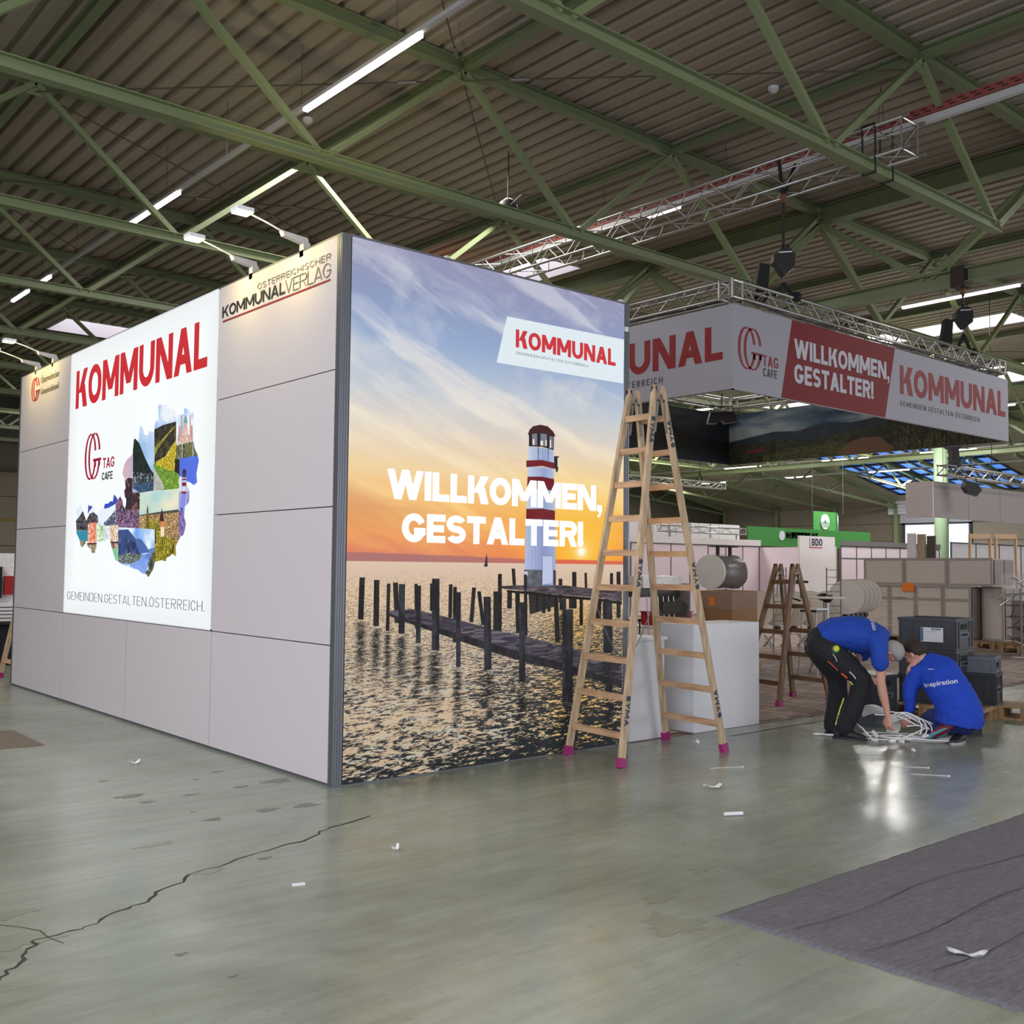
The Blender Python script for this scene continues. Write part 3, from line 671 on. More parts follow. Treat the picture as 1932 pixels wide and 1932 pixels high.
part(booth, 'clip', MB().box((2.985, -.01, 3.735), (3.03, 0, 3.78)), WHITEM)

# ---------------------------------------------------------------- left light box: map of pictures
y0, y1 = P0+PW+G, P0+3*PW-G
lbox = thing('light_box', (0, 4, 1), 'tall white backlit sign with red KOMMUNAL and a picture map', 'light box')
part(lbox, 'frame', MB().box((-.006, y0, 1.004), (.031, y0+.012, 3.99)).box((-.006, y1-.012, 1.004), (.031, y1, 3.99)).box((-.006, y0, 1.004), (.031, y1, 1.014)).box((-.006, y0, 3.98), (.031, y1, 3.99)), mat('frame_white', (225, 228, 230), .4))
cv = Canvas(y1, y0, 1.01, 3.985, 300)
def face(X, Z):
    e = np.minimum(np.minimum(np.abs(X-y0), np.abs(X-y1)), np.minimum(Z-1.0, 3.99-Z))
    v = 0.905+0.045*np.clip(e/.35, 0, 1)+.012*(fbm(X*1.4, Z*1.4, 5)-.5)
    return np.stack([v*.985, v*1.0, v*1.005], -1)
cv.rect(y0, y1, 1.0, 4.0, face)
OUT = [(5.626,2.209),(5.563,2.183),(5.509,2.245),(5.445,2.194),(5.405,2.145),(5.329,2.079),(5.291,2.039),(5.25,2.093),(5.238,2.218),(5.19,2.193),(5.146,2.207),(5.087,2.173),(5.043,2.187),(5.016,2.132),(4.936,2.106),(4.831,2.156),(4.745,2.161),(4.727,2.202),(4.621,2.202),(4.56,2.225),(4.486,2.219),(4.462,2.292),(4.398,2.267),(4.354,2.235),(4.276,2.262),(4.212,2.215),(4.188,2.17),(4.135,2.128),(4.109,2.174),(4.104,2.225),(4.167,2.271),(4.157,2.265),(4.178,2.316),(4.13,2.338),(4.161,2.42),(4.236,2.505),(4.192,2.59),(4.096,2.645),(4.031,2.653),(3.968,2.685),(3.946,2.818),(3.923,2.837),(3.824,2.801),(3.794,2.926),(3.781,2.961),(3.698,2.905),(3.679,2.855),(3.592,2.832),(3.534,2.877),(3.441,2.851),(3.419,2.867),(3.415,2.913),(3.374,2.968),(3.322,2.957),(3.332,3.105),(3.281,3.108),(3.221,3.089),(3.164,3.103),(3.112,3.083),(3.008,3.023),(2.953,3.037),(2.894,2.982),(2.802,2.952),(2.721,2.958),(2.711,3.01),(2.623,2.986),(2.581,2.949),(2.529,2.954),(2.495,2.934),(2.475,2.833),(2.514,2.826),(2.499,2.698),(2.462,2.618),(2.4,2.559),(2.365,2.502),(2.381,2.455),(2.408,2.386),(2.39,2.304),(2.46,2.283),(2.54,2.312),(2.606,2.327),(2.618,2.294),(2.548,2.23),(2.555,2.148),(2.605,2.095),(2.554,2.139),(2.645,2.097),(2.654,2.0),(2.611,1.947),(2.63,1.882),(2.659,1.837),(2.722,1.825),(2.782,1.774),(2.828,1.735),(2.813,1.636),(2.905,1.669),(2.953,1.643),(3.018,1.636),(3.049,1.596),(3.151,1.606),(3.288,1.592),(3.352,1.513),(3.42,1.471),(3.453,1.443),(3.545,1.47),(3.618,1.469),(3.732,1.51),(3.883,1.523),(4.019,1.54),(4.158,1.56),(4.259,1.586),(4.362,1.604),(4.407,1.652),(4.476,1.734),(4.523,1.801),(4.547,1.839),(4.629,1.817),(4.67,1.799),(4.736,1.815),(4.821,1.801),(4.931,1.806),(4.946,1.737),(4.986,1.683),(5.075,1.68),(5.136,1.731),(5.229,1.755),(5.244,1.786),(5.335,1.779),(5.379,1.744),(5.451,1.765),(5.493,1.829),(5.609,1.911),(5.615,1.975),(5.633,2.04),(5.615,2.104)]
r_ = cv.mask(OUT); full = np.zeros((cv.h, cv.w), np.float32); full[r_[0]] = r_[1]; cv.clip = full
def cloudy(a, b, sx=2.2, sz=4, seed=1, th=.5):
    A = np.array(a, np.float32)/255; B = np.array(b, np.float32)/255
    def f(X, Z):
        n = np.clip((fbm(X*sx, Z*sz, seed)-th)*3+.5, 0, 1)[..., None]; return A*(1-n)+B*n
    return f
def speck(cols, s=40, seed=3, sz=None):
    C = np.array(cols, np.float32)/255
    def f(X, Z):
        n = fbm(X*s, Z*(sz or s), seed, 3); n = (n-n.min())/(n.max()-n.min()+1e-6); i = np.clip(((n-.2)/.6*len(cols)).astype(int), 0, len(cols)-1)
        return C[i]*(.8+.4*vnoise(X*s*2, Z*s*2, seed+5))[..., None]
    return f
Q = cv.poly
# castle hill on the left of centre (dusk) and village roofs
Q([(4.427,2.365),(3.758,2.331),(3.726,1.911),(4.389,1.925)], speck([(60,45,65),(110,80,115),(150,120,160),(60,40,55),(170,110,90)], 26, 8))
Q([(4.293,2.785),(3.966,2.758),(3.949,2.439),(4.261,2.407)], cloudy((190,165,185),(222,190,180)))
Q([(4.161,2.414),(4.064,2.445),(3.948,2.432),(3.752,2.379),(3.731,2.108),(4.137,2.122)], speck([(40,28,34),(70,45,55),(30,22,28),(120,80,80)], 22, 2))
# lake village with dark mountain
Q([(3.994,3.006),(3.425,2.95),(3.376,2.276),(3.936,2.286)], cloudy((150,185,222),(200,216,235), 3, 3, 4))
Q([(3.972,2.832),(3.923,2.837),(3.798,2.775),(3.629,2.611),(3.466,2.481),(3.403,2.448),(3.396,2.348),(3.935,2.371)], speck([(18,28,26),(28,42,38),(24,36,32)], 18, 6))
Q([(3.937,2.493),(3.712,2.473),(3.586,2.453),(3.419,2.46),(3.412,2.366),(3.927,2.376)], speck([(20,28,30),(60,72,78),(24,32,36),(150,165,170)], 60, 7))
Q([(3.927,2.37),(3.398,2.371),(3.398,2.277),(3.744,2.276),(3.932,2.328)], speck([(50,70,95),(70,95,125),(40,58,80)], 30, 9))
# vineyard
Q([(3.444,3.159),(2.909,3.097),(2.894,2.885),(3.423,2.879)], cloudy((120,165,225),(226,232,238), 3, 3, 11, .45))
Q([(3.416,2.878),(3.2,2.901),(2.986,2.903),(2.895,2.903),(2.872,2.556),(3.391,2.547)], speck([(38,36,34),(58,54,48),(30,28,26),(70,66,40)], 14, 12))
Q([(3.403,2.7),(3.191,2.776),(2.941,2.862),(2.906,2.858),(3.105,2.78),(3.33,2.671),(3.396,2.606)], speck([(150,140,50),(120,112,45)], 30, 13))
Q([(3.41,2.542),(3.148,2.576),(3.039,2.648),(2.884,2.732),(2.789,2.55),(2.777,2.269),(3.391,2.277)], speck([(110,150,50),(90,130,45),(140,170,60)], 40, 14))
Q([(3.352,2.561),(3.135,2.592),(2.999,2.679),(2.883,2.726),(2.885,2.444),(3.025,2.447),(3.171,2.491),(3.35,2.526)], speck([(200,180,40),(150,130,30),(225,205,60),(90,80,25)], 50, 15, 20))
Q([(2.893,2.557),(2.793,2.544),(2.783,2.398),(2.898,2.433)], (30,28,16))
Q([(3.401,2.512),(3.329,2.449),(3.191,2.359),(3.127,2.281),(3.398,2.277)], cloudy((160,160,155),(190,190,182), 12, 12))
# church on the water
Q([(2.902,3.068),(2.468,3.019),(2.445,2.655),(2.876,2.68)], cloudy((90,140,215),(228,236,246), 4, 2.5, 16, .42))
PK = (214,178,165)
Q([(2.852,2.768),(2.515,2.749),(2.505,2.688),(2.847,2.7)], speck([PK,(180,140,130),(225,195,185)], 50, 17))
Q([(2.733,2.83),(2.625,2.82),(2.607,2.746),(2.735,2.758)], PK); Q([(2.743,2.77),(2.67,2.797),(2.595,2.762)], (225,190,175))
Q([(2.716,2.873),(2.642,2.866),(2.638,2.816),(2.712,2.823)], (200,170,150)); Q([(2.729,2.875),(2.712,2.912),(2.684,2.948),(2.651,2.912),(2.628,2.865)], (110,160,150))
for a in ([(2.782,2.953),(2.757,2.95),(2.745,2.77),(2.77,2.772)], [(2.59,2.933),(2.566,2.93),(2.552,2.752),(2.576,2.755)], [(2.83,2.857),(2.796,2.853),(2.782,2.751),(2.837,2.756)], [(2.554,2.835),(2.521,2.832),(2.507,2.726),(2.554,2.73)]): Q(a, (190,140,128))
Q([(2.884,2.681),(2.499,2.693),(2.402,2.597),(2.373,2.53),(2.875,2.545)], speck([(96,96,60),(130,125,90),(60,62,40),(170,180,190)], 30, 18, 8))
Q([(2.885,2.692),(2.499,2.698),(2.498,2.682),(2.884,2.675)], (200,180,165))
# lighthouse picture on the right
Q([(2.793,2.55),(2.361,2.545),(2.344,2.269),(2.537,2.06),(2.77,2.068)], cloudy((70,95,205),(85,115,220), 2, 2, 19))
Q([(2.791,2.382),(2.73,2.378),(2.709,2.066),(2.777,2.069)], cloudy((110,120,205),(215,215,238), 4, 4, 20))
Q([(2.626,2.328),(2.543,2.257),(2.54,2.12),(2.629,2.063)], (196,186,200))
Q([(2.798,2.241),(2.536,2.229),(2.626,1.817),(2.793,1.688),(2.786,2.063)], speck([(110,95,150),(130,112,165),(90,75,120)], 16, 21))
Q([(2.798,2.241),(2.536,2.229),(2.642,2.051),(2.786,2.063)], cloudy((120,130,205),(200,190,215), 3, 2, 29))
lh = [[(2.719,2.411),(2.632,2.405),(2.629,2.361),(2.716,2.366)], [(2.719,2.366),(2.622,2.361),(2.626,2.317),(2.72,2.322)], [(2.716,2.322),(2.626,2.317),(2.63,2.284),(2.717,2.288)], [(2.717,2.288),(2.63,2.284),(2.63,2.234),(2.714,2.238)], [(2.721,2.239),(2.627,2.234),(2.628,2.206),(2.719,2.211)], [(2.716,2.218),(2.637,2.214),(2.634,2.051),(2.737,2.055)]]
for p, c in zip(lh, [(70,60,90),(200,205,225),(120,30,40),(205,210,230),(130,30,40),(125,135,220)]): Q(p, c)
Q([(2.719,2.408),(2.707,2.438),(2.674,2.444),(2.64,2.428),(2.631,2.403)], (50,32,40)); Q([(2.718,2.355),(2.628,2.353),(2.627,2.338),(2.721,2.341)], (110,30,40)); Q([(2.723,2.09),(2.699,2.089),(2.697,2.053),(2.724,2.054)], (30,30,50))
# town with tower
Q([(3.744,2.27),(2.783,2.27),(2.785,2.053),(3.737,2.053)], cloudy((165,205,205),(232,222,190), 1.5, 4, 22, .45))
Q([(3.737,2.053),(3.288,2.066),(2.786,2.076),(2.784,2.043),(3.736,2.039)], (70,72,66))
Q([(3.736,2.046),(2.785,2.05),(2.759,1.78),(2.836,1.616),(3.34,1.582),(3.345,1.897),(3.725,1.904)], speck([(90,75,30),(225,200,150),(190,120,70),(120,100,40),(60,45,25),(235,215,170)], 60, 23))
Q([(3.584,1.985),(3.317,1.985),(3.099,1.824),(2.849,1.807),(2.806,1.649),(3.032,1.596),(3.34,1.588),(3.345,1.897),(3.488,1.91)], speck([(150,140,30),(110,100,25),(190,175,50),(70,62,20)], 45, 24, 14))
Q([(3.229,1.976),(3.178,2.104),(3.109,1.973)], (52,34,30)); Q([(3.198,1.975),(3.11,1.976),(3.106,1.919),(3.191,1.921)], (205,130,75)); Q([(3.191,1.921),(3.106,1.919),(3.108,1.831),(3.184,1.826)], (235,215,180))
Q([(3.561,1.915),(3.556,2.089),(3.533,2.151),(3.505,2.088),(3.462,1.913)], speck([(80,75,25),(120,110,40)], 50, 25))
# fjord-like lake below
Q([(4.3,1.946),(3.337,1.903),(3.302,1.432),(4.387,1.416)], cloudy((110,160,225),(226,236,246), 4, 4, 26, .46))
Q([(4.307,1.916),(4.03,1.918),(3.792,1.806),(3.634,1.678),(3.705,1.651),(4.283,1.629)], speck([(48,66,110),(60,80,128),(40,56,96)], 8, 27))
Q([(3.829,1.793),(3.775,1.822),(3.662,1.808),(3.529,1.74),(3.435,1.678),(3.707,1.672)], (72,100,160)); Q([(3.473,1.712),(3.324,1.732),(3.319,1.664),(3.452,1.664)], (96,128,180))
Q([(4.285,1.651),(3.972,1.68),(3.632,1.657),(3.702,1.608),(3.963,1.565),(4.279,1.578)], speck([(50,66,60),(110,120,125),(60,80,60),(160,160,165)], 55, 28))
Q([(3.632,1.657),(3.435,1.678),(3.395,1.616),(3.461,1.553),(3.545,1.463),(3.962,1.558),(3.702,1.608)], cloudy((95,125,205),(130,160,225), 3, 6, 30))
Q([(3.407,1.664),(3.321,1.691),(3.314,1.595),(3.352,1.506),(3.453,1.436),(3.546,1.484),(3.459,1.519),(3.48,1.567)], speck([(50,55,40),(90,90,60),(120,110,110)], 40, 31))
# mountains, coloured houses and river on the left
Q([(5.668,2.267),(5.241,2.25),(5.21,1.919),(5.634,1.927)], cloudy((200,220,240),(235,240,250)))
Q([(5.273,2.346),(4.411,2.305),(4.381,1.947),(5.238,1.967)], (222,232,244)); Q([(4.744,2.153),(4.739,2.21),(4.462,2.3),(4.354,2.235),(4.412,2.19),(4.617,2.156)], (45,70,180)); Q([(5.243,2.218),(5.099,2.189),(5.208,2.138),(5.246,2.108)], (50,65,165))
Q([(5.634,2.048),(5.507,2.101),(5.406,2.153),(5.291,2.039),(5.183,2.114),(5.071,2.126),(4.934,2.083),(4.905,2.013),(5.212,1.935),(5.611,1.935)], speck([(36,36,42),(66,62,66),(110,104,110),(50,46,50)], 30, 32))
Q([(4.742,2.001),(4.607,2.043),(4.406,2.126),(4.382,1.962),(4.728,1.97)], speck([(46,52,70),(150,160,180),(40,44,58)], 34, 33))
Q([(5.611,1.931),(5.223,1.935),(5.223,1.81),(5.599,1.814)], (50,135,160)); Q([(5.504,1.817),(5.293,1.818),(5.297,1.74),(5.496,1.741)], speck([(80,80,66),(160,140,110)], 50, 34))
for p, c in zip([[(5.234,2.006),(4.972,2.015),(4.94,1.791),(5.221,1.786)], [(4.959,1.999),(4.839,2.004),(4.82,1.797),(4.941,1.798)], [(4.836,1.973),(4.739,1.971),(4.723,1.796),(4.82,1.797)], [(4.737,1.955),(4.536,1.951),(4.522,1.786),(4.723,1.788)], [(4.548,1.974),(4.316,1.968),(4.301,1.791),(4.533,1.794)]],
                [[(205,105,80),(225,130,100),(235,190,170)],[(205,225,195),(225,235,215),(150,180,150)],[(140,190,120),(200,225,190)],[(215,225,240),(190,205,220),(235,200,190)],[(225,205,180),(235,220,200),(190,150,120)]]): Q(p, speck(c, 45, 35))
for p in ([(5.239,1.79),(4.94,1.791),(4.939,1.775),(5.238,1.774)], [(4.523,1.797),(4.301,1.798),(4.3,1.78),(4.521,1.779)]): Q(p, (50,36,34))
Q([(5.238,1.774),(4.939,1.775),(4.952,1.676),(5.229,1.676)], speck([(190,160,140),(120,110,80),(140,150,110)], 30, 36)); Q([(4.5,1.778),(4.3,1.78),(4.311,1.725),(4.496,1.726)], speck([(190,160,140),(120,80,60)], 40, 37)); Q([(4.465,1.726),(4.302,1.732),(4.289,1.578),(4.452,1.578)], cloudy((120,190,140),(150,205,160), 4, 12))
cv.clip = None
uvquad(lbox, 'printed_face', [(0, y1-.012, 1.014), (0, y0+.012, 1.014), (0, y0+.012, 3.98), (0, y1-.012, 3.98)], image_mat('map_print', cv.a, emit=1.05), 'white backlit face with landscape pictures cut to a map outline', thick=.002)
REDL = mat('backlit_red', (60, 8, 10), .5, emit=.95, ecol=(196, 38, 46), var=.02); INK = mat('backlit_ink', (60, 66, 78), .5, emit=.25, ecol=(70, 76, 88)); WHL = mat('backlit_white', (255,255,255), .5, emit=1.2, ecol=(244, 250, 255), var=0)
REDD = mat('print_red', (158, 22, 30), .5, var=.02); INKD = mat('print_ink', (34, 34, 40), .5); GREYD = mat('print_grey', (120, 116, 100), .5); WHD = mat('print_white', (205, 206, 214), .5, var=.01); MARON = mat('backlit_maroon', (60, 8, 20), .5, emit=.8, ecol=(160, 28, 58))
ex, ey = (0, -1, 0), (0, 0, 1)
def btext(parent, s, box, m, plane, **k):
    (h0, z0), (h1, z1) = box
    if plane[0] == 'x': return blocktext(parent, s, (plane[1], h0, z0), (0,-1,0), (0,0,1), abs(h1-h0), z1-z0, m, **k)
    return blocktext(parent, s, (h0, plane[1], z0), (1,0,0), (0,0,1), abs(h1-h0), z1-z0, m, **k)
def ptext(parent, s, box, m, plane, **k):
    """box = ((h0, z0), (h1, z1)) of the lower-left and upper-right corners on the plane"""
    (h0, z0), (h1, z1) = box
    if plane[0] == 'x': return lettering(parent, s, (plane[1], h0, z0), (0,-1,0), (0,0,1), abs(h1-h0), z1-z0, m, **k)
    return lettering(parent, s, (h0, plane[1], z0), (1,0,0), (0,0,1), abs(h1-h0), z1-z0, m, **k)
btext(lbox, 'KOMMUNAL', [(5.753,3.328),(2.248,3.763)], REDL, ('x', -.003), label='large red letters', t=.225,gap=.10)
btext(lbox, 'GEMEINDEN.GESTALTEN.\u00d6STERREICH.', [(5.83,1.16),(2.177,1.251)], INK, ('x', -.003), label='thin grey letters', t=.055,gap=.40)
btext(lbox, 'TAG', [(4.811,2.585),(4.467,2.696)], MARON, ('x', -.003), t=.17,gap=.12)
btext(lbox, 'CAFE', [(4.824,2.46),(4.508,2.542)], mat('backlit_black', (30,30,34), .5, emit=.05), ('x', -.003), t=.17,gap=.14)
def glogo(parent, box, m, plane, t=.003):
    (h0, z0), (h1, z1) = box; w = abs(h1-h0); h = z1-z0
    sx = -1 if plane[0] == 'x' else 1
    P = lambda a, b: (plane[1]-.0, h0+sx*a*w, z0+b*h) if plane[0] == 'x' else (h0+a*w, plane[1], z0+b*h)
    nrm = Vector((-1,0,0)) if plane[0] == 'x' else Vector((0,-1,0))
    mb = MB()
    def band(cx, rx, a0, a1, wd=.10, n=26):
        vs = []
        for i in range(n+1):
            a = math.radians(a0+(a1-a0)*i/n)
            for r in (0, 1): vs.append(P(cx+(rx-wd*r*(1 if True else 0))*math.cos(a), .5+(.5-.045*r)*math.sin(a)))
        k = len(vs); vs = vs+[tuple(Vector(v)+nrm*t) for v in vs]
        mb.add(vs, [(2*i, 2*i+1, 2*i+3, 2*i+2) for i in range(n)]+[(k+2*i, k+2*i+2, k+2*i+3, k+2*i+1) for i in range(n)]+[(2*i, 2*i+2, k+2*i+2, k+2*i) for i in range(n)]+[(2*i+1, k+2*i+1, k+2*i+3, 2*i+3) for i in range(n)])
    band(.36, .36, 84, 276); band(.60, .36, 84, 276)
    band(.40, .34, 14, 84); band(.64, .36, 14, 84)
    band(.40, .34, -84, -14); band(.64, .36, -84, -14)
    def quad(a0, a1, b0, b1):
        vs = [P(a0, b0), P(a1, b0), P(a1, b1), P(a0, b1)]; vs += [tuple(Vector(v)+nrm*t) for v in vs]
        mb.add(vs, [(0,1,2,3),(7,6,5,4),(0,4,5,1),(1,5,6,2),(2,6,7,3),(3,7,4,0)])
    quad(.56, 1.05, .38, .44); quad(.64, .74, .26, .40); quad(.90, 1.0, .28, .40)
    return part(parent, 'emblem', mb, m, 'striped letter G emblem')
glogo(lbox, [(5.387,2.486),(4.897,2.998)], MARON, ('x', -.003))
# printed marks on the plain panels
btext(booth, 'KOMMUNAL', [(1.961,3.712),(0.841,3.81)], INKD, ('x', -.003), label='black letters', t=.19,gap=.17)
btext(booth, 'VERLAG', [(0.838,3.705),(0.146,3.813)], GREYD, ('x', -.003), label='thin grey letters', t=.07,gap=.14)
btext(booth, '\u00d6STERREICHISCHER', [(1.309,3.831),(0.15,3.88)], GREYD, ('x', -.003), t=.085,gap=.42)
ul = [(1.954,3.683),(0.152,3.682)]; part(booth, 'underline', MB().box((-.003, ul[1][0], ul[0][1]-.012), (0, ul[0][0], ul[0][1]+.004)), mat('print_darkred', (120, 40, 40), .5))
glogo(booth, [(7.479,3.605),(7.15,3.901)], mat('print_brownred', (170, 60, 40), .5), ('x', -.003))
ptext(booth, '\u00d6sterreichischer', [(7.096,3.799),(6.385,3.883)], GREYD, ('x', -.003), weight=-.004)
ptext(booth, 'Gemeindebund', [(7.095,3.655),(6.401,3.735)], GREYD, ('x', -.003), weight=-.004)

# ---------------------------------------------------------------- sunset light box on the right face
sbox = thing('light_box', (1.5, 0, 0), 'huge backlit sunset picture of a lake pier and striped lighthouse', 'light box')
X0, X1 = .082, 2.976
cv = Canvas(X0, X1, 0.012, 3.99, 380)
HOR = 1.61
SUN = (2.449,1.719)
Zt = (cv.Z-HOR)/(3.99-HOR)
sky = ramp(Zt, [(0,(205,128,112)),(.03,(224,132,98)),(.10,(240,160,92)),(.19,(246,188,110)),(.30,(244,214,165)),(.42,(228,214,198)),(.56,(196,204,214)),(.72,(150,172,208)),(.85,(142,156,192)),(1,(150,150,182))])
wq = fbm(cv.X*1.2, cv.Z*1.2, 80, 3)-.5; n1 = fbm(cv.X*1.2+cv.Z*1.2+wq*.5, cv.Z*5.4+cv.X*1.9+wq*.9, 3, 7); n2 = fbm(cv.X*2.2-cv.Z, cv.Z*2.8+cv.X*.6, 9, 6); n3 = fbm(cv.X*.8, cv.Z*7, 40, 5)
up = np.clip((Zt-.25)*2.5, 0, 1)
cl = np.clip((n1-.46)*4.2, 0, 1)*.85+np.clip((n2-.52)*3.5, 0, 1)*.6*up
cc = ramp(Zt, [(0,(235,150,90)),(.15,(255,205,120)),(.3,(252,232,190)),(.5,(242,232,218)),(.75,(214,216,226)),(1,(196,198,214))])
a = mixc(sky, cc, np.clip(cl, 0, .85))
dk = np.clip((fbm(cv.X*1.3, cv.Z*5.5, 77, 5)-.55)*4, 0, 1)*np.clip(1-Zt*1.4, 0, 1)*.35
a = mixc(a, ramp(Zt, [(0,(190,96,86)),(.2,(214,140,90)),(.5,(196,190,196)),(1,(120,130,170))]), dk)
# low dark cloud bank at the left and the glow of the sun
bank = np.clip((HOR+.62-(cv.X-X0)*.16+.05*(n2-.5)*4-cv.Z)*9, 0, 1)*np.clip((cv.Z-HOR-.20)*5, 0, 1)*np.clip(1.25-cv.X*.75, 0, 1)
a = mixc(a, np.ones_like(a)*np.array([.80,.50,.36]), bank*.45)
ds = np.hypot((cv.X-SUN[0])*1.0, (cv.Z-SUN[1])*1.25)
a = mixc(a, np.ones_like(a)*np.array([1.0,.50,.22]), np.exp(-((cv.X-SUN[0])/.95)**2)*np.exp(-((cv.Z-HOR-.06)/.20)**2)*.8)
a = mixc(a, np.ones_like(a)*np.array([1.0,.78,.20]), np.exp(-(ds/.62)**2)*.85)
a = mixc(a, np.ones_like(a)*np.array([1.0,.96,.80]), np.exp(-(ds/.055)**2.0)+.35*np.exp(-(ds/.14)**2))
# hills on the horizon
hl = HOR+.055+.02*fbm(cv.X*2, cv.X*0+1, 5)-.012*cv.X
a = mixc(a, np.ones_like(a)*np.array([.66,.44,.44])+np.exp(-((cv.X-SUN[0])/.7)**2)[..., None]*np.array([.2,-.1,-.16]), np.clip((hl-cv.Z)*120, 0, 1)*.85)
# water
dz = np.maximum(HOR-cv.Z, 0)+.035; per = 1/dz
wx = (cv.X-2.4)*per*11.0; wy = per*85.0
w1 = fbm(wx*1.6+wy*.20, wy*1.5, 50, 4); w2 = fbm(wx*5, wy*4.2, 51, 3); w = w1*.55+w2*.45
dd = np.clip((HOR-cv.Z)/HOR, 0, 1)
th = .40+.05*dd+.12*np.clip((cv.X-1.0)/1.2, 0, 1)*np.clip((dd-.18)*4, 0, 1)+.07*np.clip((dd-.80)*6, 0, 1)
lit = np.clip((w-th)*np.where(dd < .1, 5, 9)+.45, 0, 1)
lit = lit*(1-np.clip(1-dd*9, 0, 1))+np.clip(1-dd*9, 0, 1)*(.86+.14*w)
light = ramp(dd, [(0,(226,200,178)),(.15,(226,198,165)),(.4,(210,186,158)),(.7,(206,180,150)),(1,(196,172,140))])
gold = np.exp(-((cv.X-2.45)/.42)**2)*np.clip((dd-.12)*5, 0, 1)
light = mixc(light, np.ones_like(light)*np.array([.98,.76,.36]), gold*.8)
cool = np.clip((fbm(wx*.8, wy*.8, 60, 3)-.45)*3, 0, 1)*np.clip((dd-.25)*3, 0, 1)*.5*(1-gold)
light = mixc(light, np.ones_like(light)*np.array([.70,.76,.76]), cool)
dark = ramp(dd, [(0,(180,150,140)),(.12,(140,118,104)),(.35,(62,60,62)),(1,(26,30,34))])
wat = mixc(dark, light, lit)
isw = (cv.Z < HOR)[..., None]; cv.a = np.where(isw, wat, a).astype(np.float32)
Q = cv.poly
WD = lambda c, s=1: speck([tuple(v*.75 for v in c), c, tuple(min(255, v*1.3) for v in c)], 14, 5+s, 3)
# pier posts: (x top, y top, x bottom, y bottom, width)
posts = [[(0.195,1.492),(0.241,1.492),(0.235,1.184),(0.188,1.186)],[(0.32,1.473),(0.368,1.473),(0.369,1.133),(0.321,1.134)],[(0.434,1.446),(0.465,1.446),(0.462,1.094),(0.431,1.095)],[(0.487,1.453),(0.532,1.453),(0.553,1.15),(0.509,1.152)],[(0.682,1.444),(0.713,1.444),(0.724,1.106),(0.693,1.107)],[(0.829,1.445),(0.847,1.445),(0.851,1.236),(0.832,1.237)],[(1.01,1.439),(1.046,1.439),(1.044,1.178),(1.008,1.179)],[(1.052,1.418),(1.088,1.418),(1.09,0.986),(1.054,0.987)],[(1.241,1.412),(1.28,1.412),(1.257,1.138),(1.218,1.139)],[(1.293,1.381),(1.33,1.381),(1.378,1.114),(1.34,1.115)],[(1.506,1.521),(1.547,1.522),(1.549,1.379),(1.508,1.38)],[(1.461,1.38),(1.55,1.379),(1.552,0.911),(1.464,0.915)],[(1.651,1.565),(1.688,1.565),(1.701,1.426),(1.665,1.426)],[(1.692,1.376),(1.742,1.376),(1.755,1.035),(1.705,1.037)],[(1.786,1.54),(1.823,1.54),(1.83,1.007),(1.793,1.009)],[(2.18,1.483),(2.223,1.483),(2.225,1.281),(2.182,1.281)],[(2.123,1.334),(2.176,1.333),(2.198,0.943),(2.145,0.945)],[(2.339,1.54),(2.39,1.541),(2.392,1.411),(2.34,1.411)],[(2.487,1.534),(2.517,1.535),(2.522,1.397),(2.492,1.397)],[(2.74,1.396),(2.795,1.395),(2.796,1.273),(2.741,1.273)],[(2.806,1.532),(2.845,1.532),(2.846,1.381),(2.807,1.382)],[(2.89,1.546),(2.942,1.546),(2.943,1.381),(2.892,1.381)],[(1.609,1.389),(1.659,1.389),(1.657,1.238),(1.608,1.239)],[(1.919,1.362),(1.957,1.361),(1.959,1.207),(1.921,1.208)],[(1.987,1.361),(2.029,1.361),(2.031,1.193),(1.989,1.194)],[(2.059,1.36),(2.097,1.36),(2.09,1.205),(2.052,1.206)],[(2.303,1.332),(2.394,1.331),(2.395,1.225),(2.304,1.227)],[(2.43,1.318),(2.471,1.317),(2.473,1.078),(2.432,1.079)],[(2.633,1.302),(2.702,1.301),(2.694,1.112),(2.625,1.114)],[(2.892,1.299),(2.944,1.298),(2.945,1.133),(2.893,1.134)]]
Q([(1.835,1.388),(2.167,1.334),(2.168,1.255),(1.855,1.184)], (24, 24, 24), .9)
for k, p in enumerate(posts): Q(p, WD((28, 24, 24), k))
DKT = speck([(62,54,62),(78,68,76),(96,84,88),(54,48,56)], 5, 70, 60)
Q([(1.503,1.421),(1.852,1.432),(2.22,1.427),(2.59,1.396),(2.961,1.374),(2.962,1.281),(2.591,1.323),(2.221,1.343),(1.852,1.377),(1.552,1.404)], DKT)
Q([(1.601,1.389),(1.852,1.375),(2.221,1.34),(2.591,1.318),(2.962,1.277),(2.962,1.25),(2.591,1.292),(2.221,1.317),(1.853,1.352),(1.601,1.374)], (20,18,18))
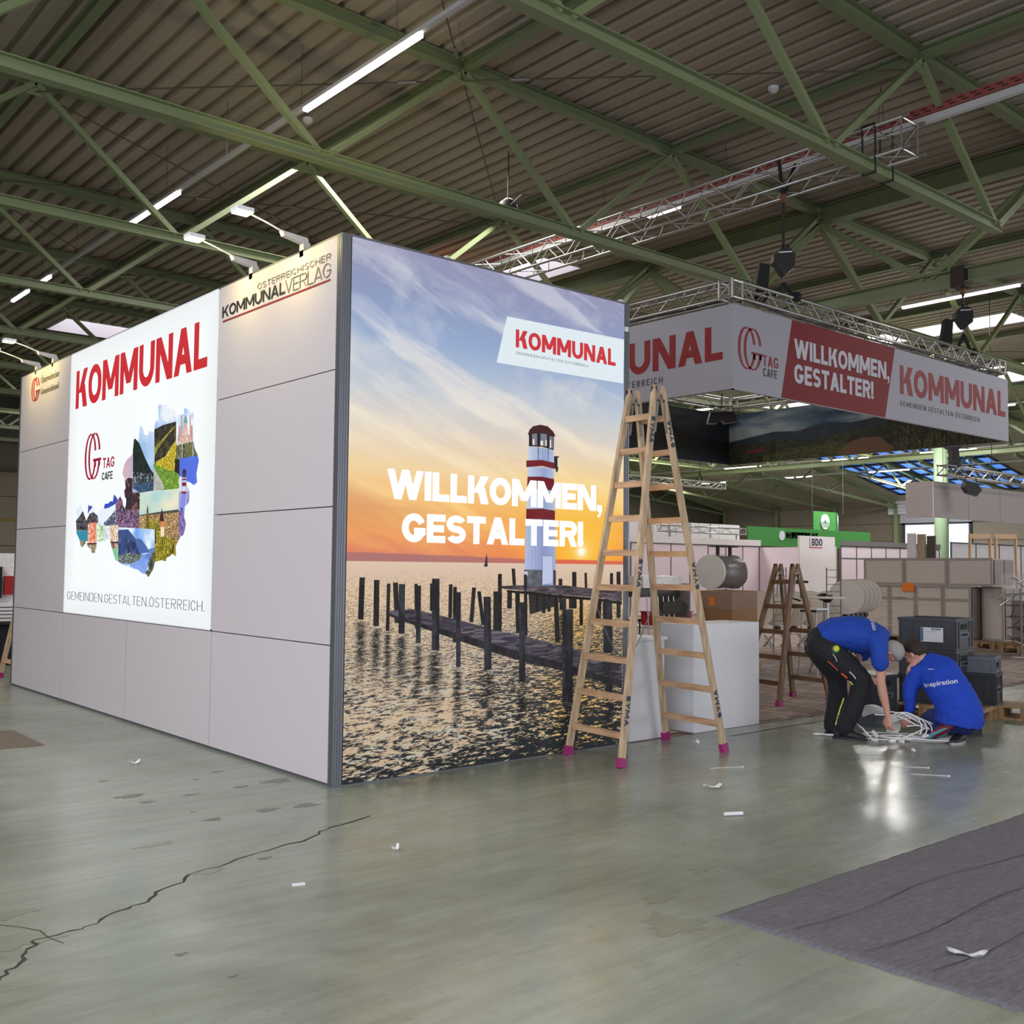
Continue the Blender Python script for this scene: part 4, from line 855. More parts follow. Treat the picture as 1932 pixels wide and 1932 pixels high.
# main pier deck and its beam
Q([(0.458,1.223),(0.604,1.182),(0.906,1.104),(1.147,1.046),(1.461,0.959),(1.859,0.854),(2.245,0.765),(2.503,0.685),(2.967,0.57),(2.967,0.509),(2.503,0.632),(2.246,0.7),(1.86,0.781),(1.462,0.891),(1.148,0.989),(0.907,1.063),(0.605,1.156),(0.458,1.205)], WD((34,32,36)))
Q([(0.458,1.243),(0.659,1.254),(0.875,1.211),(1.145,1.151),(1.459,1.076),(1.823,1.001),(2.244,0.908),(2.501,0.851),(2.966,0.741),(2.967,0.57),(2.503,0.685),(2.245,0.765),(1.859,0.854),(1.461,0.959),(1.147,1.046),(0.906,1.104),(0.604,1.182),(0.458,1.223)], speck([(62,56,68),(84,77,88),(48,43,54),(104,96,104)], 3, 71, 40))
for p in [[(0.618,1.191),(0.817,1.212),(0.818,1.21),(0.619,1.189)],[(0.703,1.168),(0.905,1.189),(0.906,1.187),(0.704,1.166)],[(0.789,1.146),(0.994,1.167),(0.996,1.165),(0.791,1.144)],[(0.906,1.113),(1.115,1.133),(1.117,1.131),(0.908,1.11)],[(0.995,1.09),(1.207,1.11),(1.209,1.107),(0.997,1.087)],[(1.101,1.066),(1.317,1.086),(1.318,1.084),(1.103,1.064)],[(1.208,1.039),(1.428,1.058),(1.429,1.056),(1.21,1.036)],[(1.318,1.007),(1.541,1.026),(1.542,1.024),(1.319,1.005)],[(1.429,0.975),(1.656,0.993),(1.658,0.991),(1.431,0.972)],[(1.542,0.946),(1.773,0.964),(1.775,0.961),(1.544,0.943)],[(1.657,0.914),(1.892,0.932),(1.894,0.929),(1.659,0.911)],[(1.774,0.883),(2.013,0.901),(2.015,0.898),(1.776,0.881)],[(1.893,0.855),(2.137,0.873),(2.138,0.87),(1.895,0.853)],[(2.014,0.822),(2.262,0.838),(2.264,0.836),(2.016,0.819)],[(2.138,0.792),(2.39,0.809),(2.392,0.806),(2.139,0.79)],[(2.281,0.759),(2.539,0.775),(2.541,0.772),(2.283,0.756)],[(2.391,0.725),(2.653,0.74),(2.655,0.737),(2.393,0.722)],[(2.503,0.695),(2.769,0.71),(2.771,0.707),(2.505,0.692)],[(2.616,0.666),(2.887,0.68),(2.889,0.677),(2.618,0.663)],[(2.731,0.639),(3.006,0.653),(3.008,0.65),(2.733,0.636)]]: Q(p, (48,44,54), .8)
front = [[(0.541,1.442),(0.597,1.442),(0.6,1.07),(0.545,1.072)],[(0.7,1.43),(0.745,1.43),(0.749,0.992),(0.704,0.994)],[(0.847,1.482),(0.919,1.482),(0.925,0.932),(0.853,0.935)],[(1.084,1.377),(1.129,1.377),(1.135,0.793),(1.09,0.795)],[(1.359,1.339),(1.434,1.338),(1.449,0.755),(1.374,0.759)],[(1.735,1.287),(1.802,1.287),(1.811,0.63),(1.744,0.634)],[(2.191,1.314),(2.27,1.313),(2.271,1.214),(2.192,1.216)],[(2.226,1.222),(2.353,1.22),(2.357,0.425),(2.231,0.435)],[(2.714,1.274),(2.835,1.272),(2.848,0.822),(2.728,0.828)],[(2.76,0.597),(2.846,0.591),(2.847,0.469),(2.761,0.475)]]
for k, p in enumerate(front): Q(p, WD((36, 36, 42), k+50))
# dark wavering reflections below the posts
def refl(poly):
    xs_ = [q[0] for q in poly]; x0_, x1_ = min(xs_), max(xs_); zb = min(q[1] for q in poly); zt = max(q[1] for q in poly); hh = min((zt-zb)*.9, zb-.02)
    cx_ = (x0_+x1_)/2; ww = (x1_-x0_)*.75; hh = min(max(hh, .5), zb-.01)
    m = np.exp(-((cv.X-cx_-.05*(w1-.5)*6*ww)/ww)**2)*np.clip((zb-cv.Z)*25, 0, 1)*np.clip((cv.Z-(zb-hh))/hh*1.6, 0, 1)*np.clip((.60-w)*7+.5, 0, 1)
    cv.a = mixc(cv.a, np.ones_like(cv.a)*np.array([.08,.085,.09], np.float32), (m*.9).astype(np.float32)).astype(np.float32)
for p in [posts[i] for i in (0, 1, 2)]+front: refl(p)
# lighthouse
c_ = lambda *p: None
RD = (118, 26, 34); BW = (196, 208, 230); BW2 = (150, 166, 204)
def tower(poly, light=BW, dark_=BW2):
    xs_ = [q[0] for q in poly]; a0, a1 = min(xs_), max(xs_); A = np.array(light, np.float32)/255; B = np.array(dark_, np.float32)/255
    def f(X, Z):
        t = np.clip(np.abs((X-a0)/(a1-a0)-.62)*1.7, 0, 1)[..., None]; g = (np.abs(((X-a0)/(a1-a0)*9) % 1-.5) > .44)[..., None]*.06
        return B*(1-t)+A*t-g
    Q(poly, f)
tower([(1.826,2.588),(2.11,2.584),(2.118,2.462),(1.82,2.459)])
tower([(1.818,2.422),(2.116,2.424),(2.117,2.331),(1.817,2.325)])
tower([(1.811,2.247),(2.123,2.246),(2.127,2.064),(1.806,2.055)])
tower([(1.802,1.981),(2.131,1.989),(2.147,1.425),(1.79,1.422)], (176,190,224), (140,152,196))
R_ = lambda X, Z: np.ones(X.shape+(3,), np.float32)*np.array([.44,.09,.12])+(fbm(X*6, Z*3, 4)-.5)[..., None]*.10
for p in ([(1.801,2.466),(1.978,2.484),(2.139,2.468),(2.14,2.417),(1.979,2.433),(1.801,2.411)], [(1.817,2.332),(1.98,2.342),(2.117,2.331),(2.123,2.232),(1.811,2.238)], [(1.806,2.062),(1.983,2.072),(2.13,2.061),(2.131,1.983),(1.959,1.983),(1.804,1.977)]): Q(p, R_)
Q([(1.813,2.679),(1.833,2.727),(1.875,2.761),(1.956,2.781),(2.038,2.776),(2.102,2.738),(2.133,2.697),(2.109,2.701),(1.975,2.717),(1.839,2.695)], (66,22,26))
Q([(1.827,2.694),(1.975,2.717),(2.112,2.702),(2.111,2.579),(1.977,2.596),(1.828,2.588)], (40,24,30))
for p in ([(1.861,2.695),(1.919,2.704),(1.921,2.605),(1.863,2.6)], [(1.956,2.707),(2.031,2.708),(2.032,2.605),(1.957,2.603)], [(2.061,2.697),(2.102,2.691),(2.103,2.588),(2.063,2.594)]): Q(p, (120,124,134))
for p in ([(1.871,2.652),(1.889,2.654),(1.89,2.603),(1.871,2.601)], [(1.958,2.646),(1.986,2.648),(1.987,2.606),(1.958,2.607)], [(2.014,2.655),(2.029,2.657),(2.03,2.605),(2.015,2.606)], [(2.064,2.66),(2.08,2.661),(2.08,2.593),(2.065,2.594)]): Q(p, (240,232,220))
for p in ([(1.929,2.597),(1.937,2.597),(1.938,2.477),(1.931,2.476)], [(2.044,2.592),(2.05,2.593),(2.051,2.476),(2.045,2.475)]): Q(p, (60,64,84))
Q([(2.114,2.526),(2.171,2.53),(2.171,2.518),(2.155,2.517),(2.156,2.446),(2.167,2.428),(2.157,2.394),(2.138,2.393),(2.137,2.426),(2.121,2.434)], (34,32,40))
Q([(1.988,1.678),(2.114,1.676),(2.116,1.435),(1.988,1.426)], (120,130,168)); Q([(1.994,1.673),(2.109,1.671),(2.111,1.442),(1.995,1.435)], (188,198,226))
Q([(1.788,1.558),(1.987,1.556),(1.988,1.421),(1.79,1.419)], WD((72,74,80))); Q([(2.118,1.555),(2.146,1.554),(2.147,1.427),(2.119,1.427)], (58,46,54)); Q([(1.779,1.544),(1.829,1.546),(1.83,1.501),(1.779,1.501)], (190,195,200))
Q([(1.786,1.517),(1.82,1.517),(1.822,1.39),(1.788,1.39)], (30,28,32))
# sailing boat
Q([(1.364,1.591),(1.386,1.686),(1.394,1.637),(1.397,1.591)], (50,46,60)); Q([(1.356,1.591),(1.401,1.591),(1.394,1.58),(1.363,1.58)], (40,34,44))
# white corner label of the picture
LB = [(1.575,3.644),(2.978,3.663),(2.967,3.257),(1.467,3.245)]
Q(LB, (226, 238, 244))
uvquad(sbox, 'printed_face', [(X0, 0, .012), (X1, 0, .012), (X1, 0, 3.985), (X0, 0, 3.985)], image_mat('sunset_print', cv.a, emit=.92), 'backlit sunset print', thick=.006)
def ytext(s, box, m, **k): btext(sbox, s, box, m, ('y', -.0065), **k)
ytext('KOMMUNAL', [(1.671,3.398),(2.862,3.548)], REDL, t=.235,gap=.095)
ytext('GEMEINDEN GESTALTEN \u00d6STERREICH', [(1.672,3.34),(2.512,3.362)], mat('backlit_grey', (120,126,136), .5, emit=.35, ecol=(130,136,146)), t=.10,gap=.34)
GLOW = mat('backlit_letter_white', (255,255,255), .5, emit=1.1, ecol=(240, 246, 255), var=0)
ytext('WILLKOMMEN,', [(0.421,2.078),(2.695,2.3)], GLOW, label='heavy white letters', t=.262,gap=.07)
ytext('GESTALTER!', [(0.561,1.757),(2.462,1.975)], GLOW, label='heavy white letters', t=.262,gap=.07)

# arm spotlights on top of the booth wall
def arm(y, lab, power=5.5):
    t = thing('arm_spotlight', (0, y, 4.0), lab, 'spotlight', 'arm spotlights on the booth wall')
    part(t, 'clamp', MB().box((.0, y-.03, 3.95), (.06, y+.03, 4.06)), TRUNK)
    part(t, 'driver_housing', MB().prism([(0, 0), (.22, .04), (.24, .075), (.02, .06)], (.06, y-.025, 4.04), (-1, 0, .0), (0, 0, 1), .05), TRUNK)
    part(t, 'arm', MB().path([(-.12, y, 4.10), (-.30, y, 4.155), (-.44, y, 4.19)], .007, 8), WHITEM)
    part(t, 'lamp_head', MB().box((-.56, y-.06, 4.185), (-.43, y+.06, 4.215)), WHITEM)
    part(t, 'lens', MB().box((-.555, y-.055, 4.176), (-.435, y+.055, 4.186)), mat('warm_lens', (255, 244, 190), .4, emit=9.0, ecol=(255, 240, 180)))
    l = bpy.data.lights.new('spot_glow', 'AREA'); l.shape = 'RECTANGLE'; l.size = .11; l.size_y = .11; l.energy = power; l.color = (1.0, .78, .24); l.spread = math.radians(110)
    o = bpy.data.objects.new('spot_glow', l); COL.objects.link(o); o.location = (-.49, y, 4.17); o.rotation_euler = (0, math.radians(-62), 0)
arm(.60, 'arm spotlight on the booth top nearest the corner post'); arm(1.45, 'arm spotlight on the booth top beside the tall white sign, right of it'); arm(6.68, 'arm spotlight on the booth top left of the tall white sign'); arm(7.35, 'arm spotlight at the far left end of the booth top')

# ================================================================== LATTICE TRUSSES
def lattice(t, a, b, side, pitch=.29, r=.024, rb=.010, ends=True, skip=()):
    """square lattice truss between the centre points a and b: chords, then zigzag braces on its four faces"""
    a = Vector(a); b = Vector(b); L_ = (b-a).length; d = (b-a).normalized(); lat = d.cross(Vector((0,0,1))).normalized(); up = Vector((0,0,1)); h = side/2-r
    cs = [(1,1),(1,-1),(-1,-1),(-1,1)]; P_ = lambda i, s: a+d*s+lat*(h*cs[i][0])+up*(h*cs[i][1])
    for i in range(4): part(t, 'chord_tube', MB().tube(P_(i, 0), P_(i, L_), r, 10), ALU, smooth=True)
    n = max(2, int(round(L_/pitch))); st = L_/n
    for f in range(4):
        if f in skip: continue
        i, j = f, (f+1) % 4
        for k in range(n):
            p, q_ = (P_(i, k*st), P_(j, (k+1)*st)) if k % 2 == 0 else (P_(j, k*st), P_(i, (k+1)*st))
            part(t, 'brace', MB().tube(p, q_, rb, 6, caps=False), ALU, smooth=True)
    if ends:
        for s in (0.03, L_-.03):
            for f in range(4): part(t, 'end_tube', MB().tube(P_(f, s), P_((f+1) % 4, s), rb*1.3, 6), ALU)
            part(t, 'end_tube', MB().tube(P_(0, s), P_(2, s), rb*1.2, 6), ALU)
t = thing('lattice_truss', (9.7, 5.65, 7.44), 'large aluminium box truss lying on the green lower chords, upper right', 'truss')
lattice(t, (9.7, .80, 7.71), (9.7, 10.55, 7.71), .50, pitch=.50, r=.025, rb=.0115)
for i in range(4):
    for s in ((1,1),(1,-1),(-1,1),(-1,-1))[i:i+1]:
        part(t, 'end_coupler', MB().tube((9.7+.225*s[0], .72, 7.71+.225*s[1]), (9.7+.225*s[0], .80, 7.71+.225*s[1]), .03, 8), STEEL)
for i, (x, l) in enumerate([(9.46, 'black lashing strap round the green chord, left one at the truss end'), (9.94, 'black lashing strap round the green chord, right one at the truss end')]):
    mb = MB(); 
    for y in (1.22, 1.42): mb.box((x-.02, y-.004, 7.25), (x+.02, y+.004, 7.97))
    mb.box((x-.02, 1.22, 7.245), (x+.02, 1.42, 7.253)); mb.box((x-.02, 1.22, 7.965), (x+.02, 1.42, 7.973))
    single('lashing_strap', mb, BLACK, l, 'strap')
RX0, RX1, RY0, RY1, RZ0, RZ1 = 8.18, 17.05, 2.75, 9.65, 4.18, 5.42
ring = thing('truss_ring', ((RX0+RX1)/2, (RY0+RY1)/2, 5.5), 'rectangular ring of aluminium lattice truss above the hanging white and red signs', 'truss')
zc = 5.66; o_ = .145
lattice(ring, (RX0+.29, RY0+o_, zc), (RX1-.29, RY0+o_, zc), .29, .29, ends=False)
lattice(ring, (RX0+o_, RY0+.29, zc), (RX0+o_, RY1-.29, zc), .29, .29, ends=False, skip=(1,))
lattice(ring, (RX1-o_, RY0+.29, zc), (RX1-o_, RY1-.29, zc), .29, .58, ends=False, skip=(2,))
lattice(ring, (RX0+.29, RY1-o_, zc), (RX1-.29, RY1-o_, zc), .29, .58, ends=False, skip=(2,))
for x in (RX0+.024, RX1-.29+.0):
    for y in (RY0+.024, RY1-.29):
        mb = MB(); h = .242
        for dx, dy in ((0,0),(h,0),(0,h),(h,h)): mb.tube((x+dx, y+dy, zc-.145), (x+dx, y+dy, zc+.145), .022, 8)
        for z in (zc-.121, zc+.121):
            for p, q_ in (((0,0),(h,0)),((h,0),(h,h)),((h,h),(0,h)),((0,h),(0,0))): mb.tube((x+p[0], y+p[1], z), (x+q_[0], y+q_[1], z), .022, 8)
        mb.tube((x, y, zc-.12), (x+h, y, zc+.12), .01, 6).tube((x, y+h, zc-.12), (x, y, zc+.12), .01, 6)
        part(ring, 'corner_block', mb, ALU, smooth=False)
part(ring, 'cable', MB().path([(8.25, 7.4, 5.56), (8.22, 6.9, 5.50), (8.2, 6.2, 5.47), (8.22, 5.2, 5.49), (8.25, 4.4, 5.53), (8.24, 3.6, 5.49), (8.3, 3.0, 5.53)], .012, 6), BLACKP)
part(ring, 'cable', MB().path([(8.4, 2.78, 5.52), (9.6, 2.75, 5.47), (10.8, 2.78, 5.49), (12, 2.75, 5.46), (13.5, 2.78, 5.5), (15, 2.76, 5.46), (16.8, 2.78, 5.5)], .012, 6), BLACKP)
for k in range(7): part(ring, 'cable', MB().path([(8.22, 6.6+.12*k, 5.80), (8.16, 6.65+.1*k, 5.62), (8.2, 6.72+.09*k, 5.50), (8.3, 6.85+.08*k, 5.72)][:4], .008, 5), BLACKP) if k < 4 else None

# hanging sign frame: outside printed boards, inside dark landscape prints
sign = thing('hanging_sign', ((RX0+RX1)/2, (RY0+RY1)/2, RZ0), 'four-sided hanging fabric sign, white with a red middle field', 'sign')
BW_ = mat('sign_fabric', (160, 158, 168), .7, var=.015); BR_ = mat('sign_fabric_red', (118, 8, 16), .7, var=.03)
th_ = .035
def solid(pts, m, name, label=None): # vertical board on y = const
    return part(sign, name, MB().prism(pts, (0, RY0+th_, 0), (1,0,0), (0,0,1), th_), m, label)
solid([(RX0, RZ0), (9.36, RZ0), (9.65, RZ1), (RX0, RZ1)], BW_, 'front_board', 'white field with the cafe emblem')
solid([(9.36, RZ0), (12.36, RZ0), (12.70, RZ1), (9.65, RZ1)], BR_, 'front_board', 'red middle field')
solid([(12.36, RZ0), (RX1, RZ0), (RX1, RZ1), (12.70, RZ1)], BW_, 'front_board', 'white field at the right')
part(sign, 'side_board', MB().box((RX0, RY0+th_, RZ0), (RX0+th_, RY1, RZ1)), BW_, 'white board facing left')
part(sign, 'side_board', MB().box((RX1-th_, RY0+th_, RZ0), (RX1, RY1, RZ1)), BW_); part(sign, 'back_board', MB().box((RX0+th_, RY1-th_, RZ0), (RX1-th_, RY1, RZ1)), BW_)
mb = MB().box((RX0, RY0, RZ0-.012), (RX1, RY0+.04, RZ0)).box((RX0, RY0, RZ0-.012), (RX0+.04, RY1, RZ0)).box((RX0, RY1-.04, RZ0-.012), (RX1, RY1, RZ0)).box((RX1-.04, RY0, RZ0-.012), (RX1, RY1, RZ0))
part(sign, 'lower_rail', mb, ALU_D)
REDS = mat('sign_print_red', (132, 14, 22), .6); WHS = mat('sign_print_white', (186, 186, 196), .6, var=.01)
yb = RY0-.001; xb_ = RX0-.001
glogo(sign, ((8.30, 4.50), (8.87, 5.13)), REDS, ('y', yb))
btext(sign, 'TAG', ((8.90, 4.605), (9.29, 4.77)), REDS, ('y', yb), t=.17, gap=.14); btext(sign, 'CAFE', ((8.91, 4.45), (9.25, 4.575)), INKD, ('y', yb), t=.19, gap=.14)
btext(sign, 'WILLKOMMEN,', ((9.70, 4.84), (12.50, 5.14)), WHS, ('y', yb), t=.23, gap=.09); btext(sign, 'GESTALTER!', ((9.70, 4.45), (11.98, 4.75)), WHS, ('y', yb), t=.23, gap=.09)
btext(sign, 'KOMMUNAL', ((12.86, 4.65), (16.92, 5.15)), REDS, ('y', yb), t=.235, gap=.10); btext(sign, 'GEMEINDEN GESTALTEN \u00d6STERREICH', ((12.86, 4.44), (15.8, 4.53)), INKD, ('y', yb), t=.12, gap=.40)
btext(sign, 'KOMMUNAL', ((6.98, 4.63), (2.93, 5.14)), REDS, ('x', xb_), t=.235, gap=.10); btext(sign, 'GEMEINDEN GESTALTEN \u00d6STERREICH', ((6.98, 4.43), (4.08, 4.53)), INKD, ('x', xb_), t=.12, gap=.40)
# inside prints
cv = Canvas(0, RY1-RY0-.1, 0, RZ1-RZ0, 90); LY = RY1-RY0-.1
cv.rect(0, LY, 0, 1.3, cloudy((28,62,96), (170,180,186), .7, 3, 90, .5))
cv.poly([(0,.1),(0,.55),(.6,.62),(1.3,.70),(2.0,.66),(2.8,.78),(3.4,.72),(4.2,.80),(5,.92),(5.8,.95),(6.9,1.0),(6.9,0),(0,0)], speck([(24,40,58),(34,52,66)], 3, 91))
cv.poly([(0,0),(0,.52),(.8,.45),(1.6,.5),(2.2,.42),(3.2,.5),(4,.6),(5,.85),(6.9,1.05),(6.9,0)], speck([(28,32,14),(60,66,24),(40,44,16),(22,24,12)], 9, 92))
cv.poly([(1.0,.0),(1.0,.16),(2.3,.3),(3.1,.33),(3.5,.2),(3.6,0)], speck([(70,74,24),(96,98,34),(50,54,18)], 12, 93, 30))
cv.poly([(3.0,.06),(3.4,.30),(3.7,.36),(4.1,.34),(4.3,.16),(4.6,0),(3.3,0)], (128,88,60))
cv.poly([(4.4,0),(4.4,.5),(5.2,.8),(6.9,.98),(6.9,0)], speck([(44,44,18),(92,90,36),(60,58,22),(28,26,12)], 12, 94, 9))
for k in range(9): cv.rect(4.5+.27*k, 4.53+.27*k, .02, .65+.03*k, (18,16,10))
cv.poly([(.5,.28),(.65,.33),(.9,.32),(.9,.38),(1.05,.36),(1.1,.24),(.6,.22)], (110,36,30))
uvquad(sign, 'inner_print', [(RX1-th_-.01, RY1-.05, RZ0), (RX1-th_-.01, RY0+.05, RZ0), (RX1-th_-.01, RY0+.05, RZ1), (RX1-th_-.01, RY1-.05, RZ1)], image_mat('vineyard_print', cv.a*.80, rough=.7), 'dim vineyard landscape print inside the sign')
LX = RX1-RX0-.1; cv = Canvas(0, LX, 0, RZ1-RZ0, 90)
cv.rect(0, LX, 0, 1.3, cloudy((30,40,60), (96,100,112), .7, 3, 95, .5))
cv.poly([(0,0),(0,1.3),(4.5,1.3),(5.2,1.02),(6.2,.86),(7.2,.62),(8.8,.55),(8.8,0)], speck([(12,16,18),(20,26,26),(10,12,12)], 6, 96))
cv.poly([(5.4,1.0),(5.8,.93),(6.4,.86),(6.2,.78)], (120,120,128)); cv.poly([(0,.32),(3,.28),(6,.24),(8.8,.30),(8.8,.22),(0,.22)], speck([(20,24,24),(60,60,56),(30,36,34)], 18, 97)); cv.rect(0, LX, 0, .2, speck([(8,26,40),(14,36,54)], 5, 98))
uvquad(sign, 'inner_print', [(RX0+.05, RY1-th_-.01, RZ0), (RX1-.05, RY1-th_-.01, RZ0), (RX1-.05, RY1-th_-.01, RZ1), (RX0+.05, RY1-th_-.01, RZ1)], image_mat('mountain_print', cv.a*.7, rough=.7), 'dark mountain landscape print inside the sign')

# chain hoists
def hoist(x, y, z, ztop, lab, dep=.0):
    t = thing('chain_hoist', (x, y, z), lab, 'hoist', 'black chain hoists'); e = Vector((_R.x, _R.y, 0)); f = Vector((_F.x, _F.y, 0)).normalized(); up = Vector((0,0,1)); c = Vector((x, y, z))
    prof = [(-.13,.10),(-.07,.0),(.0,-.07),(.07,0),(.15,.06),(.16,.26),(.12,.32),(.08,.36),(-.06,.36),(-.10,.30),(-.17,.24),(-.18,.14)]
    part(t, 'motor_body', MB().prism(prof, c+f*.10, e, up, .20), BLACKP)
    part(t, 'handle', MB().path([c+e*-.03+up*.36, c+e*-.02+up*.42, c+e*.08+up*.42, c+e*.09+up*.35], .012, 6), BLACKP)
    part(t, 'stripe', MB().bar(c+e*-.10+up*.285-f*.105, c+e*.11+up*.30-f*.105, .006, .018), WHITEM)
    n = int((ztop-(z+.36))/.05); mb = MB()
    for k in range(n):
        zz = z+.38+k*.05; mb.box((x-.012*(1+k % 2), y-.012*(2-k % 2), zz), (x+.012*(1+k % 2), y+.012*(2-k % 2), zz+.042))
    part(t, 'chain', mb, mat('chain_dark', (44, 38, 34), .5, .4))
    part(t, 'hook_block', MB().lathe([(.03, 0), (.05, .02), (.05, .11), (.03, .14)], (x, y, ztop-.14), 10), mat('hook_orange', (110, 62, 30), .6))
    b0 = c+e*-.30; part(t, 'chain_bag', MB().prism([(-.17,-.42),(.03,-.45),(.07,.10),(-.08,.12)], b0+f*.09, e, up, .18), BLACK)
    part(t, 'hook', MB().path([c+up*-.06, c+up*-.11, c+up*-.15+e*.03, c+up*-.19, c+up*-.17-e*.03], .012, 6), STEEL)
    return t, c, e, up
def slings(t, c, e, up, drop):
    part(t, 'sling', MB().bar(c-up*.17, c-e*.14-up*drop, .05, .05), BLACK); part(t, 'sling', MB().bar(c-up*.17, c+e*.14-up*drop, .05, .05), BLACK)
    part(t, 'sling_wrap', MB().lathe([(.05,-.07),(.075,-.04),(.075,.04),(.05,.07)], c+e*.2-up*(drop+.02), 12, axis=(1,0,0)), BLACK)
a_ = hoist(9.62, 2.88, 6.18, 7.42, 'black chain hoist hanging from the big truss over the near sign corner'); slings(*a_, .36)
part(a_[0], 'top_sling', MB().bar((9.62, 2.88, 7.38), (9.50, 2.88, 7.98), .05, .03), BLACK); part(a_[0], 'top_sling', MB().bar((9.62, 2.88, 7.38), (9.95, 2.88, 7.98), .05, .03), BLACK)
a_ = hoist(15.97, 3.12, 6.40, 7.16, 'black chain hoist under the main girder at the right end of the sign ring'); slings(*a_, .5)
part(a_[0], 'girder_clamp', MB().box((15.78, 3.0, 7.16), (16.14, 3.28, 7.56)), mat('clamp_brown', (48, 36, 32), .6))
a_ = hoist(9.62, 9.5, 6.6, 7.42, 'black chain hoist over the far left corner of the sign ring'); slings(*a_, .7)

# ================================================================== STEP LADDERS
WL = wood('ladder_pine', (150, 126, 98), (202, 176, 142), 5); WLR = wood('ladder_rung', (158, 120, 88), (200, 164, 126), 5, axis=(1, .1, 1)); WD2 = wood('ladder_brown', (88, 62, 42), (130, 98, 68), 5); WD2R = wood('ladder_brown_rung', (86, 60, 40), (132, 98, 66), 5, axis=(1, .1, 1))
FOOT = mat('magenta_foot', (150, 30, 100), .5, var=.05)
def ladder(name_lab, A, B, Cc, Dd, tf, tn, H, n, m, mr, text=True, cw=.062, ct=.030, pitch=.293, z1=.24):
    t = thing('step_ladder', tuple((Vector(A)+Vector(Dd))/2)+(0,), name_lab, 'ladder', 'wooden double step ladders'); 
    V3 = lambda p, z: Vector((p[0], p[1], z))
    tf0 = V3(tf, H); tn0 = V3(tn, H); off = .055
    rails = [(V3(A, .0), tf0+Vector((-off, 0, 0))), (V3(B, .0), tn0+Vector((-off, 0, 0))), (V3(Cc, .0), tf0+Vector((off, 0, 0))), (V3(Dd, .0), tn0+Vector((off, 0, 0)))]
    for i, (p, q_) in enumerate(rails):
        d = (q_-p).normalized(); r = part(t, 'rail', MB().bar(p+d*.05, q_, cw, ct, up=(0,1,0)), m)
        part(t, 'rubber_foot', MB().bar(p, p+d*.075, cw+.014, ct+.016, up=(0,1,0)), FOOT)
        s = -1 if i < 2 else 1
        part(t, 'rail_horn', MB().prism([(-cw/2, 0), (cw/2, 0), (.012*s, .07), (-.012*s, .07)] , q_+Vector((0, ct/2, 0)), (1,0,0), (0,0,1), ct), m)
        if text and i in (1, 3):
            for zz in (.30, 1.40, 2.62):
                k = zz/H; c = p+(q_-p)*k; down = i == 1; ex_ = -d if down else d; ey_ = Vector((0,-1,0)).cross(ex_); ey_.normalize()
                c0 = c+(d*.26 if down else d*0)-ey_*.022+Vector((0, -ct/2-.0015, 0))
                blocktext(t, 'SYMA', c0, ex_, ey_, .24, .044, mat('stamp_blue', (34, 52, 84), .6), t=.24, gap=.22)
    for a, b in ((0, 1), (2, 3)):
        for k in range(n):
            z = z1+pitch*k; pa = rails[a][0]+(rails[a][1]-rails[a][0])*(z/H); pb = rails[b][0]+(rails[b][1]-rails[b][0])*(z/H)
            part(t, 'rung', MB().bar(pa, pb, .030, .052, up=(0,0,1)), mr)
    for tt in (tf0, tn0):
        part(t, 'hinge', MB().bar(tt+Vector((-.075, -.03, -.34)), tt+Vector((-.035, -.03, -.06)), .022, .006, up=(0,1,0)).bar(tt+Vector((.075, -.03, -.34)), tt+Vector((.035, -.03, -.06)), .022, .006, up=(0,1,0)).bar(tt+Vector((-.04, -.03, -.07)), tt+Vector((0, -.03, -.02)), .024, .006, up=(0,1,0)).bar(tt+Vector((.04, -.03, -.07)), tt+Vector((0, -.03, -.02)), .024, .006, up=(0,1,0)), STEEL)
    return t, rails
t1, r1 = ladder('tall pale pine double ladder standing in front of the sunset poster', (2.25, .0-.06), (2.18, -.74), (3.50, -.06), (3.41, -.80), (2.85, -.24), (2.84, -.54), 3.08, 10, WL, WLR)
pa = r1[0][0]+(r1[0][1]-r1[0][0])*.44; pb = r1[2][0]+(r1[2][1]-r1[2][0])*.40
part(t1, 'spreader_chain', MB().path([pa+(pb-pa)*(k/12)+Vector((0, .03, -.5*math.sin(PI*k/12))) for k in range(13)], .006, 5), STEEL)
ladder('low brown double ladder standing behind the white plinths', (6.36, 1.26), (6.26, .64), (7.19, 1.08), (7.09, .49), (6.80, 1.02), (6.74, .74), 1.58, 5, WD2, WD2R, text=False, cw=.07, ct=.034, z1=.26)
ladder('pine double ladder partly visible at the left edge behind the booth end', (.10, 8.86), (.10, 8.22), (1.30, 8.86), (1.30, 8.22), (.70, 8.66), (.70, 8.42), 3.0, 9, WL, WLR, text=False)

# ================================================================== WHITE PLINTHS
def plinth(x0, y0, x1, y1, h, lab, lip=.02):
    t = thing('display_plinth', ((x0+x1)/2, (y0+y1)/2, 0), lab, 'plinth')
    part(t, 'body', MB().box((x0, y0, .0), (x1, y1, h-.02)), WHITEM); part(t, 'top_board', MB().box((x0-lip, y0-lip, h-.02), (x1+lip, y1+lip, h+.008)), WHITEM)
    part(t, 'edge_shadow_gap', MB().box((x0+.006, y0+.004, h-.028), (x1-.006, y1-.006, h-.02)), TRUNK)
plinth(3.09, .05, 3.60, .75, .93, 'white plinth standing against the end of the sunset poster')
plinth(3.98, .0+.01, 5.02, .45, 1.03, 'larger white plinth right of the tall ladder', lip=0)

